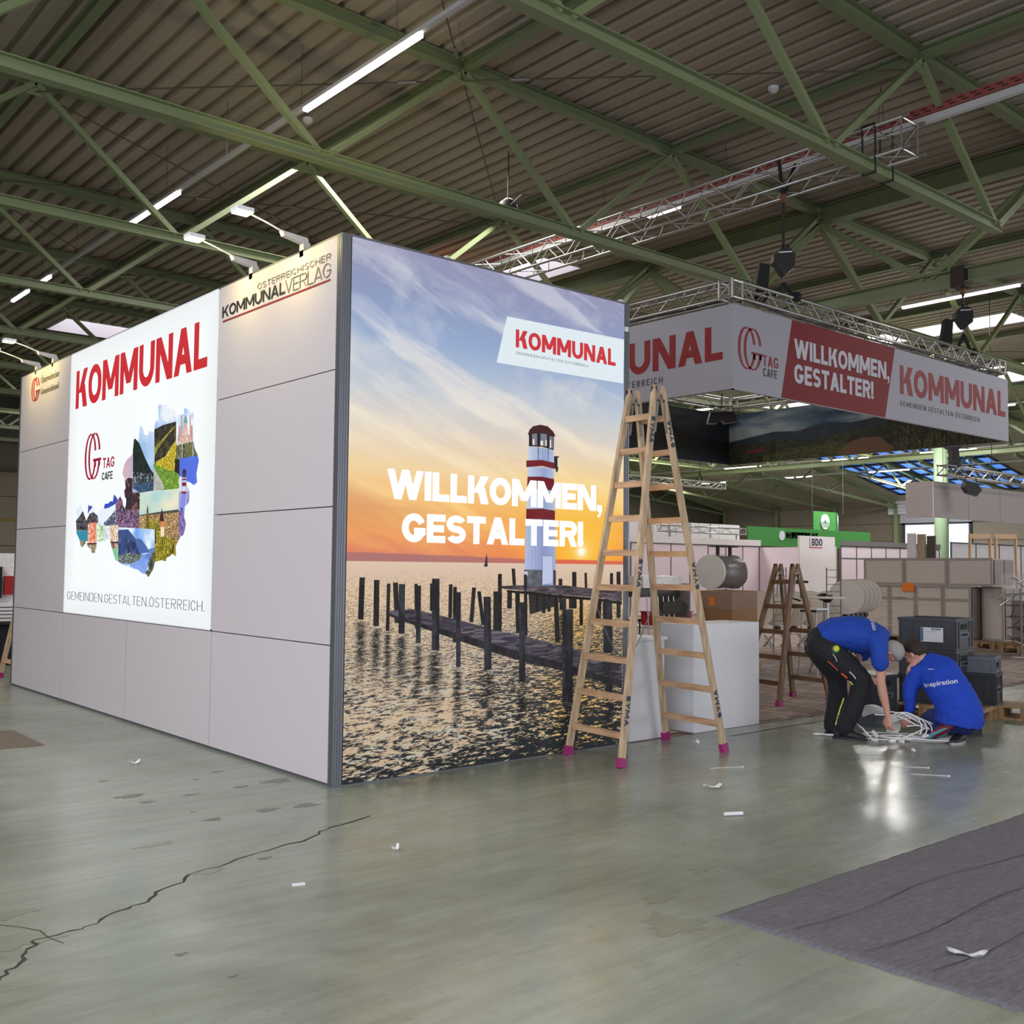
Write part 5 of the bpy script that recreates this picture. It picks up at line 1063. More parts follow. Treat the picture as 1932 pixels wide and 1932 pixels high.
# ================================================================== CRATES, PALLETS
CR = mat('crate_grey', (56, 58, 64), .5, var=.06, scale=6); CRD = mat('crate_dark', (40, 42, 47), .5, var=.06, scale=6); CRL = mat('crate_blue_grey', (92, 98, 108), .5, var=.06, scale=6); CRX = mat('crate_recess', (16, 17, 20), .8)
PALW = wood('pallet_wood', (120, 92, 60), (176, 142, 100), 4)
def local(name, loc, rz, lab, cat, group=None):
    t = thing(name, loc, lab, cat, group); t['_rz'] = rz; return t
def crate(x, y, z, L_, W_, H_, rz, m, lab, tagtxt=True, lid=False, sheet=False):
    t = thing('crate', (x, y, z), lab, 'crate', 'grey plastic crates by the workers'); M = Matrix.Translation((x, y, z)) @ Matrix.Rotation(rz, 4, 'Z'); w = .008
    mb = MB().box((-L_/2, -W_/2, 0), (L_/2, W_/2, w))
    for s in (-1, 1):
        mb.box((-L_/2, s*W_/2-w/2-(w/2 if s > 0 else -w/2), 0), (L_/2, s*W_/2+w/2-(w/2 if s > 0 else -w/2), H_)); mb.box((s*L_/2-w/2-(w/2 if s > 0 else -w/2), -W_/2, 0), (s*L_/2+w/2-(w/2 if s > 0 else -w/2), W_/2, H_))
    part(t, 'shell', mb.xf(M), m)
    r = .012; mb = MB()
    for z0, z1 in ((H_-.035, H_-.001), (.0, .02)):
        mb.box((-L_/2-r, -W_/2-r, z0), (L_/2+r, -W_/2, z1)).box((-L_/2-r, W_/2, z0), (L_/2+r, W_/2+r, z1)).box((-L_/2-r, -W_/2, z0), (-L_/2, W_/2, z1)).box((L_/2, -W_/2, z0), (L_/2+r, W_/2, z1))
    part(t, 'rim', mb.xf(M), m)
    mb = MB()
    for k in (-.48, -.25, .25, .48):
        for s in (-1, 1): mb.box((k*L_-.008, s*(W_/2+.005)-.005, .02), (k*L_+.008, s*(W_/2+.005)+.005, H_-.03))
    for k in (-.46, -.3, .3, .46):
        for s in (-1, 1): mb.box((s*(L_/2+.005)-.005, k*W_-.006, .02), (s*(L_/2+.005)+.005, k*W_+.006, H_-.03))
    part(t, 'ribs', mb.xf(M), m, kind='stuff')
    for s in (-1, 1): part(t, 'handle_recess', MB().box((s*(L_/2+.004)-.003, -.07*W_/.4, H_-.12), (s*(L_/2+.004)+.003, .07*W_/.4, H_-.06)).xf(M), CRX)
    if tagtxt:
        p = part(t, 'name_plate', MB().box((L_/2+.002, -.28*W_, H_*.38), (L_/2+.006, .28*W_, H_*.38+.06)).xf(M), CRL)
        o3 = M @ Vector((L_/2+.007, -.20*W_, H_*.38+.014)); blocktext(p, 'SYMA', o3, M.to_3x3() @ Vector((0,1,0)), (0,0,1), .40*W_, .032, CRX, t=.22, gap=.2)
    if lid: part(t, 'lid', MB().box((-L_/2-.01, -W_/2-.01, H_), (L_/2+.01, W_/2+.01, H_+.012)).xf(M), mat('lid_pale', (178, 172, 166), .5))
    if sheet:
        p = part(t, 'paper_label', MB().box((-.06, -W_/2-.018, H_*.24), (.18, -W_/2-.014, H_*.70)).xf(M), WHITEM, 'white paper label')
        part(p, 'blue_bar', MB().box((-.058, -W_/2-.020, H_*.26), (-.03, -W_/2-.0175, H_*.69)).xf(M), mat('label_blue', (70, 110, 150), .5))
        blocktext(p, 'SYMA', M @ Vector((.06, -W_/2-.019, H_*.62)), M.to_3x3() @ Vector((1,0,0)), (0,0,1), .10, .02, INKD, t=.22, gap=.2)
        part(p, 'text_lines', MB().box((-.02, -W_/2-.019, H_*.58), (.15, -W_/2-.0175, H_*.585)).box((-.02, -W_/2-.019, H_*.55), (.12, -W_/2-.0175, H_*.555)).xf(M), GREYD)
    return t
def pallet(x, y, rz, lab, L_=1.2, W_=.8, z=0):
    t = thing('pallet', (x, y, z), lab, 'pallet', 'wooden pallets'); M = Matrix.Translation((x, y, z)) @ Matrix.Rotation(rz, 4, 'Z')
    for k in range(5): part(t, 'board', MB().box((-L_/2, -W_/2+(W_-.12)*k/4, .122), (L_/2, -W_/2+(W_-.12)*k/4+.12, .144)).xf(M), PALW)
    for k in (-1, 0, 1):
        part(t, 'cross_board', MB().box((k*(L_/2-.07)-.07, -W_/2, .10), (k*(L_/2-.07)+.07, W_/2, .122)).xf(M), PALW)
        part(t, 'runner', MB().box((-L_/2, k*(W_/2-.05)-.05, 0), (L_/2, k*(W_/2-.05)+.05, .02)).xf(M), PALW)
        for j in (-1, 0, 1): part(t, 'block', MB().box((j*(L_/2-.07)-.07, k*(W_/2-.05)-.05, .02), (j*(L_/2-.07)+.07, k*(W_/2-.05)+.05, .10)).xf(M), PALW)
    return t
def pt(u_off): pass
VR = math.radians(49.41)  # heading of the lens
S1 = (6.624,-0.862); rz1 = math.radians(28-90-20)
sx_, sy_ = 7.16, -.78
pallet(sx_, sy_, rz1, 'wooden pallet under the tall stack of dark crates', 1.15, .7)
crate(sx_, sy_, .144, .60, .55, .295, rz1, CRD, 'dark grey crate, bottom of the tall stack, on the pallet'); crate(sx_, sy_, .442, .60, .55, .29, rz1, CR, 'dark grey crate, middle of the tall stack'); crate(sx_, sy_, .735, .60, .55, .335, rz1, CR, 'dark grey crate with white paper label, top of the tall stack', sheet=True)
s2 = (7.466,-1.094)
pallet(s2[0]+.20, s2[1]-.16, rz1+.1, 'small wooden pallet under the right-hand crates', .75, .5)
crate(s2[0], s2[1], .144, .42, .36, .34, rz1+.1, CRD, 'nearly black crate right of the kneeling worker, on a pallet'); crate(s2[0], s2[1], .486, .40, .34, .17, rz1+.1, CRL, 'small blue-grey crate on top of the black crate at the right')
s3 = (6.03,-1.709)
crate(s3[0]+.08, s3[1]+.15, 0, .32, .34, .33, rz1+.5, CR, 'dark grey crate on the floor right behind the kneeling worker')
s4 = (6.572,-0.434)
crate(s4[0], s4[1]+.1, .05, .40, .36, .40, rz1-.2, CR, 'grey crate with pale lid between the two workers', lid=True)
s5 = (5.939,-0.632)
crate(s5[0], s5[1], 0, .62, .34, .13, rz1, CRL, 'flat blue-grey tray crate behind the bending worker', tagtxt=False)

# ================================================================== PEOPLE
def loft(mb, rings, side=(0,1,0), n=16):
    """rings: (centre, half width along side, half depth)"""
    m = len(rings); vs = []; sd = Vector(side)
    for i, (c, ra, rb) in enumerate(rings):
        d = (Vector(rings[min(i+1, m-1)][0])-Vector(rings[max(i-1, 0)][0])).normalized(); e1 = (sd-d*sd.dot(d)).normalized(); e2 = d.cross(e1)
        for k in range(n):
            a = 2*PI*k/n; vs.append(Vector(c)+e1*(ra*math.cos(a))+e2*(rb*math.sin(a)))
    fs = [(i*n+k, i*n+(k+1) % n, (i+1)*n+(k+1) % n, (i+1)*n+k) for i in range(m-1) for k in range(n)]+[tuple(range(n-1, -1, -1)), tuple(range((m-1)*n, m*n))]
    return mb.add(vs, fs)
def limb(mb, pts, side=(0,1,0)):
    """pts: (x, y, z, r) with rounded ends"""
    loft(mb, [((p[0], p[1], p[2]), p[3], p[3]) for p in pts], side, 12); mb.ball(pts[0][:3], pts[0][3]*.98, 10); mb.ball(pts[-1][:3], pts[-1][3]*.98, 10); return mb
def fuse(mb, vox=.011, smooth=4):
    me = mb.mesh('body_raw', None); o = bpy.data.objects.new('body_raw', me); COL.objects.link(o)
    r = o.modifiers.new('r', 'REMESH'); r.mode = 'VOXEL'; r.voxel_size = vox
    s = o.modifiers.new('s', 'SMOOTH'); s.iterations = smooth; s.factor = .5
    dg = bpy.context.evaluated_depsgraph_get(); dg.update(); e = o.evaluated_get(dg); m2 = e.to_mesh()
    out = MB(); out.v = [tuple(v.co) for v in m2.vertices]; out.f = [tuple(p.vertices) for p in m2.polygons]; e.to_mesh_clear(); bpy.data.objects.remove(o); return out
def wrinkle(mb, amp, s, seed=1):
    v = np.array(mb.v); c = v.mean(0); n = fbm(v[:,0]*s+v[:,2]*s*.7, v[:,2]*s*1.3+v[:,1]*s, seed, 3)-.5; d = v-c; d /= np.linalg.norm(d, axis=1)[:, None]+1e-6
    mb.v = [tuple(q) for q in v+d*(n*amp)[:, None]]; return mb
def hand(mb, w, d, pn, s=1.0, curl=.9, thumb=1):
    """w wrist, d hand direction, pn palm normal (fingers curl toward it)"""
    w = Vector(w); d = Vector(d).normalized(); pn = Vector(pn); pn = (pn-d*pn.dot(d)).normalized(); sd = d.cross(pn).normalized()
    loft(mb, [(w, .026*s, .020*s), (w+d*.03*s, .034*s, .017*s), (w+d*.075*s, .041*s, .015*s), (w+d*.095*s, .038*s, .013*s)], side=sd, n=12)
    for k, (o, ln) in enumerate(((-.031, .062), (-.011, .074), (.010, .078), (.030, .070))):
        p = w+d*.09*s+sd*(o*s); dd = d.copy(); pts = [p-dd*.012*s]; r = .0088*s
        for j in range(3):
            dd = (dd*math.cos(curl*.5)+pn*math.sin(curl*.5)).normalized() if j == 0 else (dd*math.cos(curl*.6)+pn.lerp(-d, .35*j).normalized()*math.sin(curl*.6)).normalized()
            p = p+dd*(ln*s*(.45, .32, .23)[j]); pts.append(p)
        mb.path(pts, [r*1.1, r*1.05, r, r*.85], 8)
    p = w+d*.028*s+sd*(.030*s*thumb); q1 = p+d*.03*s+sd*(.024*s*thumb)+pn*.012*s; q2 = q1+d*.030*s+pn*.012*s
    mb.path([p-d*.005, q1, q2, q2+d*.018*s+pn*.006*s-sd*(.006*s*thumb)], [.013*s, .011*s, .0095*s, .008*s], 8)
def head(mb, c, face, up, s=1.0):
    c = Vector(c); f = Vector(face).normalized(); u = Vector(up); u = (u-f*u.dot(f)).normalized(); r = f.cross(u)
    def el(o, rr, a, b, d_):
        M = Matrix((r*a, f*b, u*d_)).transposed(); m0 = MB().ball((0,0,0), rr, 16); mb.add([c+o+(M @ Vector(v)) for v in m0.v], m0.f)
    el(u*.015*s-f*.012*s, .1*s, .76, .98, 1.02); el(f*.028*s-u*.052*s, .07*s, .82, .95, .98); el(f*.066*s-u*.096*s, .026*s, 1.1, .8, .8)
    el(f*.094*s-u*.018*s, .013*s, .9, 1.2, 2.1); el(f*.104*s-u*.040*s, .0145*s, 1.15, 1, .9)
    el(f*.086*s-u*.067*s, .012*s, 1.9, .8, .5); el(f*.082*s+u*.018*s, .016*s, 3.2, .6, .6)
    for k in (-1, 1): el(r*(.079*s*k)-u*.012*s-f*.008*s, .017*s, .5, 1.1, 1.9); el(f*.068*s+r*(.034*s*k)-u*.028*s, .022*s, 1, .9, .8)
    return c, f, u, r
def eyes(parent, c, f, u, r, M, s=1.0):
    mb = MB()
    for k in (-1, 1): mb.ball(c+f*.083*s+r*(.031*s*k)+u*.001, .011*s, 10)
    part(parent, 'eyes', mb.xf(M), mat('eye_white', (205, 200, 195), .3), smooth=True)
    mb = MB()
    for k in (-1, 1): mb.ball(c+f*.0905*s+r*(.031*s*k)+u*.001, .0055*s, 8)
    part(parent, 'irises', mb.xf(M), mat('iris', (50, 38, 30), .2), smooth=True)
def hair(c, f, u, r, s, thick, front, low, noise=.006, seed=1):
    """shell over the skull, cut at the hairline"""
    mb = MB(); n = 28; m_ = 16; vs = []; idx = {}
    for i in range(m_+1):
        t_ = PI*i/m_
        for k in range(n):
            p = 2*PI*k/n; x, y, z = math.sin(t_)*math.cos(p), math.sin(t_)*math.sin(p), math.cos(t_)
            keep = z > (low+(front-low)*max(0, y)**.6 if y > 0 else low-.25*(-y))
            rad = 1.0+thick+noise*math.sin(9*p+seed)*math.sin(7*t_)*4
            v = c+u*.015*s-f*.012*s+(r*(x*.076)+f*(y*.098)+u*(z*.102))*(s*rad); vs.append(v); idx[(i, k)] = keep
    fs = [(i*n+k, (i+1)*n+k, (i+1)*n+(k+1) % n, i*n+(k+1) % n) for i in range(m_) for k in range(n) if all(idx[q] for q in ((i, k), (i+1, k), (i+1, (k+1) % n), (i, (k+1) % n)))]
    inner = [v+(c-v)*.10 for v in vs]; N = len(vs); mb.add(vs+inner, fs+[tuple(q+N for q in reversed(f_)) for f_ in fs])
    # close the rim
    from collections import Counter
    ed = Counter(); 
    for f_ in fs:
        for a, b in zip(f_, f_[1:]+f_[:1]): ed[(a, b)] += 1
    mb.f += [(a, b, b+N, a+N) for (a, b) in ed if (b, a) not in ed]
    return mb
SKIN = mat('skin', (196, 146, 124), .5, var=.06, scale=8); SKIN2 = mat('skin_fair', (205, 152, 130), .5, var=.06, scale=8)
BLUE = mat('royal_blue_cotton', (18, 62, 158), .85, var=.08, scale=5, bump=.3); BLUE2 = mat('royal_blue_jersey', (16, 60, 172), .85, var=.06, scale=5, bump=.3)
TRB = mat('black_work_trousers', (20, 21, 24), .85, var=.15, scale=6, bump=.3); TRN = mat('navy_trousers', (18, 34, 92), .85, var=.1, scale=6, bump=.3); SHB = mat('black_shoe', (26, 26, 30), .6, var=.1)
def pframe(u, v):
    import math as _
    return None
def person_matrix(x, y, ang):
    F_ = Vector((math.cos(ang), math.sin(ang), 0)); R_ = Vector((math.sin(ang), -math.cos(ang), 0))
    M = Matrix((R_, F_, Vector((0,0,1)))).transposed().to_4x4(); M.translation = Vector((x, y, 0)); return M
def shoe(parent, M, heel, toe, up=(0,0,1), m=SHB, msole=SHB, w=.048, name='shoe', label=None, h=.085):
    heel = Vector(heel); toe = Vector(toe); u = Vector(up).normalized(); d = (toe-heel).normalized(); sd = d.cross(u).normalized()
    mb = MB(); L_ = (toe-heel).length
    loft(mb, [(heel+u*.050+d*.0, w*.55, .035), (heel+u*.052+d*.03, w*.82, .045), (heel+u*.055+d*L_*.3, w*.85, .050), (heel+u*.045+d*L_*.55, w*.98, .040), (heel+u*.034+d*L_*.8, w*1.02, .028), (toe+u*.028, w*.6, .018)], side=sd, n=14)
    loft(mb, [(heel+d*.045+u*.06, w*.72, .045), (heel+d*.04+u*(h+.03), w*.66, .045)], side=sd, n=14)
    s = part(parent, name, fuse(mb, .008, 3).xf(M), m, label, smooth=True)
    pl = []; 
    for k in range(20):
        a = 2*PI*k/20; x = math.cos(a); y = math.sin(a); pl.append((L_/2+(L_/2+.012)*x, (w*1.08 if x > 0 else w*.9)*y))
    sm = MB().prism(pl, heel, d, sd, .022); 
    nrm = d.cross(sd)
    if nrm.dot(u) > 0: sm = MB().prism(pl, heel, d, sd, .022)
    else: sm = MB().prism([(a, -b) for a, b in pl], heel, d, -sd, .022)
    part(s, 'sole', sm.xf(M), msole)
    return s
# ---- bending man
o1 = (4.971,-1.029)
M1 = person_matrix(o1[0], o1[1], math.radians(49.41-17.9))
p1 = thing('person', (o1[0], o1[1], 0), 'grey-haired man bending down in blue t-shirt and black work trousers', 'person')
mb = MB()
loft(mb, [((-.27,0,.88), .13, .10), ((-.20,0,.95), .155, .115), ((-.05,0,1.0), .15, .11), ((.12,0,1.0), .165, .12), ((.25,0,.96), .17, .105), ((.33,0,.91), .11, .075)])
limb(mb, [(.30,0,.93,.075),(.325,0,.89,.060),(.355,0,.865,.056)])
c1 = head(mb, (.385,-.02,.815), (-.10,.12,-1), (1,0,-.12), 1.0)
limb(mb, [(.27,-.155,.93,.070),(.29,-.19,.82,.055),(.30,-.18,.66,.045),(.295,-.17,.56,.043),(.315,-.15,.44,.043),(.345,-.13,.30,.032),(.355,-.125,.24,.027)])
hand(mb, (.355,-.125,.235), (.05,.05,-1), (.6,.9,.2), 1.05, 1.1, -1)
limb(mb, [(.24,.16,.92,.068),(.16,.17,.80,.052),(.07,.14,.70,.045),(.13,.05,.635,.040),(.17,-.01,.605,.028)])
hand(mb, (.175,-.015,.60), (.7,-.55,-.35), (-.2,0,-1), 1.0, .7, 1)
limb(mb, [(-.22,-.09,.87,.105),(-.03,-.10,.72,.085),(.13,-.11,.56,.060),(.08,-.11,.36,.056),(-.06,-.10,.10,.042)]); limb(mb, [(-.25,.10,.87,.105),(-.14,.13,.68,.085),(-.02,.16,.50,.060),(-.06,.16,.30,.055),(-.12,.16,.10,.042)])
part(p1, 'body', fuse(mb, .0085, 3).xf(M1), SKIN, smooth=True); eyes(p1, *c1, M1)
part(p1, 'hair', hair(*c1, 1.0, .10, .50, -.55).xf(M1), mat('grey_hair', (150, 146, 140), .8, var=.25, scale=60, bump=.4), smooth=True)
mb = MB(); loft(mb, [((-.215,0,.93), .185, .140), ((-.12,0,.975), .19, .150), ((.0,0,.985), .19, .165), ((.12,0,.965), .195, .175), ((.22,0,.945), .205, .155), ((.30,0,.93), .20, .125), ((.355,0,.905), .11, .085)])
limb(mb, [(.25,-.13,.95,.10),(.28,-.19,.87,.088),(.285,-.205,.78,.080),(.29,-.205,.725,.078)]); limb(mb, [(.22,.14,.95,.10),(.18,.18,.86,.085),(.14,.185,.78,.08)])
shirt1 = part(p1, 'shirt', wrinkle(fuse(mb, .011, 4), .022, 14, 3).xf(M1), BLUE, smooth=True)
mb = MB(); loft(mb, [((-.33,0,.84), .12, .09), ((-.28,0,.86), .17, .135), ((-.21,0,.915), .185, .145), ((-.17,0,.95), .175, .13)])
limb(mb, [(-.24,-.085,.85,.145),(-.12,-.10,.77,.130),(.02,-.11,.665,.112),(.125,-.11,.565,.098),(.105,-.115,.43,.088),(.04,-.11,.26,.090),(-.035,-.105,.10,.085)])
limb(mb, [(-.26,.09,.85,.145),(-.19,.12,.72,.125),(-.09,.15,.56,.105),(-.08,.155,.40,.095),(-.11,.16,.24,.088),(-.14,.16,.08,.085)])
tr1 = part(p1, 'trousers', wrinkle(fuse(mb, .011, 4), .02, 16, 6).xf(M1), TRB, smooth=True)
def onto(parent, M, surf, polyline, w, m, name, cam_dir=(0,1,0), lift=.004):
    """thin stripe laid on a garment, following its surface"""
    bv = bvhtree.BVHTree.FromPolygons([v.co for v in surf.data.vertices], [tuple(p.vertices) for p in surf.data.polygons]); og = worg(surf.parent)
    D_ = (M.to_3x3() @ Vector(cam_dir)).normalized(); pts = []
    for i in range(len(polyline)-1):
        for k in range(5):
            a = Vector((polyline[i][0], -1, polyline[i][1])); b = Vector((polyline[i+1][0], -1, polyline[i+1][1])); p = M @ (a.lerp(b, k/4))-og; h = bv.ray_cast(p, D_)
            if h[0] is not None: pts.append(h[0]-D_*lift+og)
    if len(pts) > 1: return part(parent, name, MB().path(pts, w, 6), m)
YEL = mat('fluo_yellow', (206, 230, 90), .6, emit=.0); ORG = mat('fluo_orange', (236, 92, 50), .6); GRS = mat('reflective_grey', (190, 196, 198), .4)
onto(tr1, M1, tr1, [(-.03,.36),(-.065,.26),(-.105,.13)], .007, YEL, 'piping'); onto(tr1, M1, tr1, [(-.01,.545),(.03,.54),(.05,.515)], .006, YEL, 'piping')
onto(tr1, M1, tr1, [(-.17,.73),(-.08,.645)], .004, ORG, 'piping'); onto(tr1, M1, tr1, [(-.05,.62),(.0,.575)], .008, ORG, 'piping'); onto(tr1, M1, tr1, [(.02,.64),(.06,.60),(.075,.575)], .006, GRS, 'piping'); onto(tr1, M1, tr1, [(-.125,.80),(-.10,.765),(-.09,.73)], .004, GRS, 'piping')
def project(parent, M, surf, mb, m, name, label=None, D0=(0,1,0), lift=.004):
    bv = bvhtree.BVHTree.FromPolygons([v.co for v in surf.data.vertices], [tuple(p.vertices) for p in surf.data.polygons]); og = worg(surf.parent); D_ = (M.to_3x3() @ Vector(D0)).normalized(); vs = []
    for v in mb.v:
        p = M @ (Vector(v)-Vector(D0).normalized()*1.2)-og; h = bv.ray_cast(p, D_); vs.append((h[0]-D_*lift+og) if h[0] is not None else None)
    ok = [i for i, v in enumerate(vs) if v is not None]; mp = {i: j for j, i in enumerate(ok)}
    out = MB(); out.v = [tuple(vs[i]) for i in ok]; out.f = [tuple(mp[i] for i in f_) for f_ in mb.f if all(i in mp for i in f_)]
    if out.f: return part(parent, name, out, m, label)
def disc(cx_, cz_, r, n=18): return MB().add([(cx_+r*math.cos(2*PI*k/n), 0, cz_+r*math.sin(2*PI*k/n)) for k in range(n)], [tuple(range(n))])
project(tr1, M1, tr1, disc(-.098, .845, .038), mat('badge_green', (34, 96, 60), .6), 'badge', lift=.004); project(tr1, M1, tr1, disc(-.094, .848, .026), mat('badge_yellow', (206, 196, 60), .6), 'badge', lift=.007)
v_, f_ = text_geo('inspiration', .012)
def textmb(x0, z0, ang, w, h, s='inspiration', we=.012, sub=True):
    v, f = text_geo(s, we); mb = MB(); ca, sa = math.cos(ang), math.sin(ang)
    keep = set(i for i in range(len(v)) if v[i, 2] > .5); 
    mb.v = [(x0+a*w*ca-b*h*sa, 0, z0+a*w*sa+b*h*ca) for a, b, c in v]; mb.f = [q_ for q_ in f if all(i in keep for i in q_)]; return mb
project(shirt1, M1, shirt1, textmb(.20, 1.16, math.radians(-84), .30, .042), WHD, 'lettering', 'white lettering across the back', D0=(0,.75,-.65))
shoe(p1, M1, (-.125,-.10,.0), (.165,-.13,.0)); shoe(p1, M1, (-.20,.165,.0), (.06,.22,.0))
part(p1, 'tool_pouch', MB().box((-.375,-.12,.865), (-.31,-.06,.875)).box((-.375,-.12,.885), (-.31,-.06,.895)).xf(M1), STEEL)
# ---- kneeling man
o2 = (5.396,-1.721)
M2 = person_matrix(o2[0], o2[1], math.radians(49.41-22.4))
p2 = thing('person', (o2[0], o2[1], 0), 'dark-haired man crouching with his back turned, blue long-sleeved shirt lettered inspiration', 'person')
mb = MB(); sx = (1, 0, 0)
loft(mb, [((.15,.05,.20), .13, .10), ((.15,.03,.33), .14, .11), ((.09,.04,.48), .14, .10), ((.0,.08,.60), .14, .10), ((-.05,.12,.67), .13, .07), ((-.11,.14,.72), .075, .055)], side=sx)
limb(mb, [(-.11,.14,.70,.065),(-.15,.15,.745,.062),(-.17,.15,.77,.060)])
c2 = head(mb, (-.215,.15,.805), (-.78,.40,-.50), (-.48,.10,.88), 1.02)
limb(mb, [(-.22,.12,.64,.07),(-.26,.09,.44,.045),(-.27,.13,.22,.030)]); hand(mb, (-.275,.135,.215), (-.55,.1,-.85), (-.1,.9,-.3), 1.05, 1.2, 1)
limb(mb, [(.08,.17,.63,.07),(.14,.36,.45,.045),(-.05,.42,.27,.03)]); hand(mb, (-.06,.42,.26), (-.8,-.1,-.5), (0,0,-1), 1.0, .9, -1)
limb(mb, [(.08,.05,.20,.10),(-.06,.28,.17,.085),(-.16,.42,.10,.06),(-.05,.20,.08,.055),(.03,.02,.11,.045)]); limb(mb, [(.20,.05,.20,.10),(.20,.32,.36,.08),(.19,.46,.44,.06),(.17,.30,.22,.055),(.15,.12,.10,.045)])
part(p2, 'body', fuse(mb, .0085, 3).xf(M2), SKIN2, smooth=True); eyes(p2, *c2, M2, 1.02)
part(p2, 'hair', hair(*c2, 1.02, .085, .50, -.50).xf(M2), mat('dark_brown_hair', (44, 30, 24), .8, var=.3, scale=60, bump=.4), smooth=True)
mb = MB(); loft(mb, [((.155,.0,.175), .205, .185), ((.165,.0,.24), .21, .185), ((.165,.0,.30), .205, .18), ((.13,.01,.40), .195, .165), ((.07,.03,.51), .190, .155), ((.0,.07,.61), .195, .14), ((-.05,.11,.675), .185, .11), ((-.10,.14,.72), .12, .085), ((-.135,.155,.75), .085, .07)], side=sx)
limb(mb, [(-.10,.10,.64,.115),(-.195,.115,.61,.098),(-.255,.09,.48,.070),(-.265,.085,.40,.064),(-.265,.11,.29,.054),(-.27,.13,.235,.046)]); limb(mb, [(.06,.15,.65,.10),(.13,.26,.54,.075),(.14,.36,.45,.06),(.0,.41,.32,.05)])
shirt2 = part(p2, 'shirt', wrinkle(fuse(mb, .011, 4), .026, 12, 9).xf(M2), BLUE2, smooth=True)
mb = MB(); limb(mb, [(.09,.04,.20,.13),(-.06,.26,.18,.105),(-.15,.42,.11,.08),(-.09,.22,.09,.075),(-.015,.05,.115,.065)]); limb(mb, [(.20,.05,.20,.13),(.21,.30,.35,.10),(.19,.46,.44,.085),(.18,.30,.25,.075),(.16,.14,.12,.065)])
part(p2, 'trousers', wrinkle(fuse(mb, .011, 4), .02, 16, 12).xf(M2), TRN, smooth=True)
def curved(x0, z0, w, h, ang, bend): 
    m0 = textmb(0, 0, 0, w, h, we=.018); out = MB(); out.f = m0.f; out.v = []
    for x, _y, z in m0.v:
        t_ = x/w; a = ang+bend*(t_-.5); out.v.append((x0+x*math.cos(ang)-z*math.sin(a), 0, z0+x*math.sin(ang)+bend*w*.5*(t_*t_-t_)+z*math.cos(a)))
    return out
project(shirt2, M2, shirt2, curved(-.125, .505, .285, .040, .22, .25*-.6), WHD, 'lettering', 'white lettering across the back')
project(shirt2, M2, shirt2, MB().add([(-.10,0,.668),(-.045,0,.672),(-.045,0,.677),(-.10,0,.674)], [(0,1,2,3)]), WHD, 'neck_print')
TEAL = mat('teal_sole', (96, 150, 160), .6); shoe(p2, M2, (.095,-.075,.150), (-.105,-.02,.015), up=(.35,.25,.90), m=mat('runner_maroon', (110, 34, 52), .6, var=.3, scale=30), msole=TEAL, name='running_shoe', label='maroon running shoe with teal sole', h=.06)
shoe(p2, M2, (.20,.16,.0), (.10,-.08,.0), m=mat('runner_black', (30, 30, 36), .6), msole=mat('grey_sole', (150, 152, 156), .6), name='running_shoe')

# ================================================================== CABLES ON THE FLOOR
WCAB = mat('white_cable', (222, 220, 218), .45, var=.03)
MC = person_matrix(*(5.197,-1.387), math.radians(49.41-20))
t = thing('cable_coil', tuple(MC.translation), 'tangle of white cables held between the two crouching workers', 'cable')
rnd = random.Random(4)
def loop(cx_, cy_, rx, rz, tilt, n=22, a0=0, a1=2*PI, z0=.01, r=.0065, m=WCAB, nm='cable'):
    pts = []
    for k in range(n+1):
        a = a0+(a1-a0)*k/n; x = cx_+rx*math.cos(a); h = rz*math.sin(a); pts.append(MC @ Vector((x, cy_+h*math.cos(tilt), max(z0, z0+rz*math.sin(tilt)+h*math.sin(tilt)))))
    part(t, nm, MB().path(pts, r, 6), m)
for k in range(6): loop(-.20+.012*k, .05+.02*k, .155+.006*k, .155-.004*k, math.radians(70-4*k), a0=-.6, a1=2.5)
for k in range(4): loop(.08+.025*k, -.02+.02*k, .15+.02*k, .135-.01*k, math.radians(66), a0=-.5, a1=3.3)
for k in range(4): loop(-.05+rnd.uniform(-.25,.38), rnd.uniform(-.03,.16), rnd.uniform(.16,.26), rnd.uniform(.07,.11), math.radians(rnd.uniform(2,7)), z0=.012+.006*k)
for k in range(3): loop(.25+.03*k, .02, .20+.02*k, .05+.015*k, math.radians(3), z0=.01+.01*k, m=mat('grey_cable', (150,146,146), .5) if k == 1 else WCAB)
C3 = lambda pts, r=.0065, m=WCAB: part(t, 'cable', MB().path([MC @ Vector(p) for p in pts], r, 6), m)
C3([(-.72,-.02,.01),(-.66,.0,.012),(-.58,.02,.015),(-.50,.0,.02),(-.44,-.02,.06),(-.40,0,.12),(-.36,.02,.13)]); C3([(-.74,.03,.01),(-.66,.05,.01),(-.55,.04,.01),(-.46,.02,.03),(-.41,.02,.12)]); C3([(-.70,0,.02),(-.60,-.01,.012),(-.5,-.02,.014)])
C3([(-.44,.02,.16),(-.36,.0,.145),(-.29,-.04,.10),(-.24,-.07,.05),(-.20,-.09,.012)]); C3([(-.18,.06,.22),(0,.05,.225),(.10,.04,.19),(.20,.03,.14)]); C3([(-.05,.03,.26),(.08,.03,.245),(.20,.03,.18),(.30,.04,.12)])
C3([(.10,.05,.13),(.20,.04,.145),(.30,.05,.11)]); C3([(-.05,-.05,.01),(.05,-.04,.02),(.14,0,.06),(.26,.03,.12)])
for x, y, z, dx, dz in ((-.20,-.09,.012,.045,.0),(.04,-.08,.012,.03,0),(.0,-.09,.012,-.05,0),(-.2,.02,.07,.05,-.05),(.24,0,.05,.05,.02)):
    part(t, 'plug', MB().bar(MC @ Vector((x, y, z)), MC @ Vector((x+dx, y-.035, z+dz)), .026, .024), WCAB)

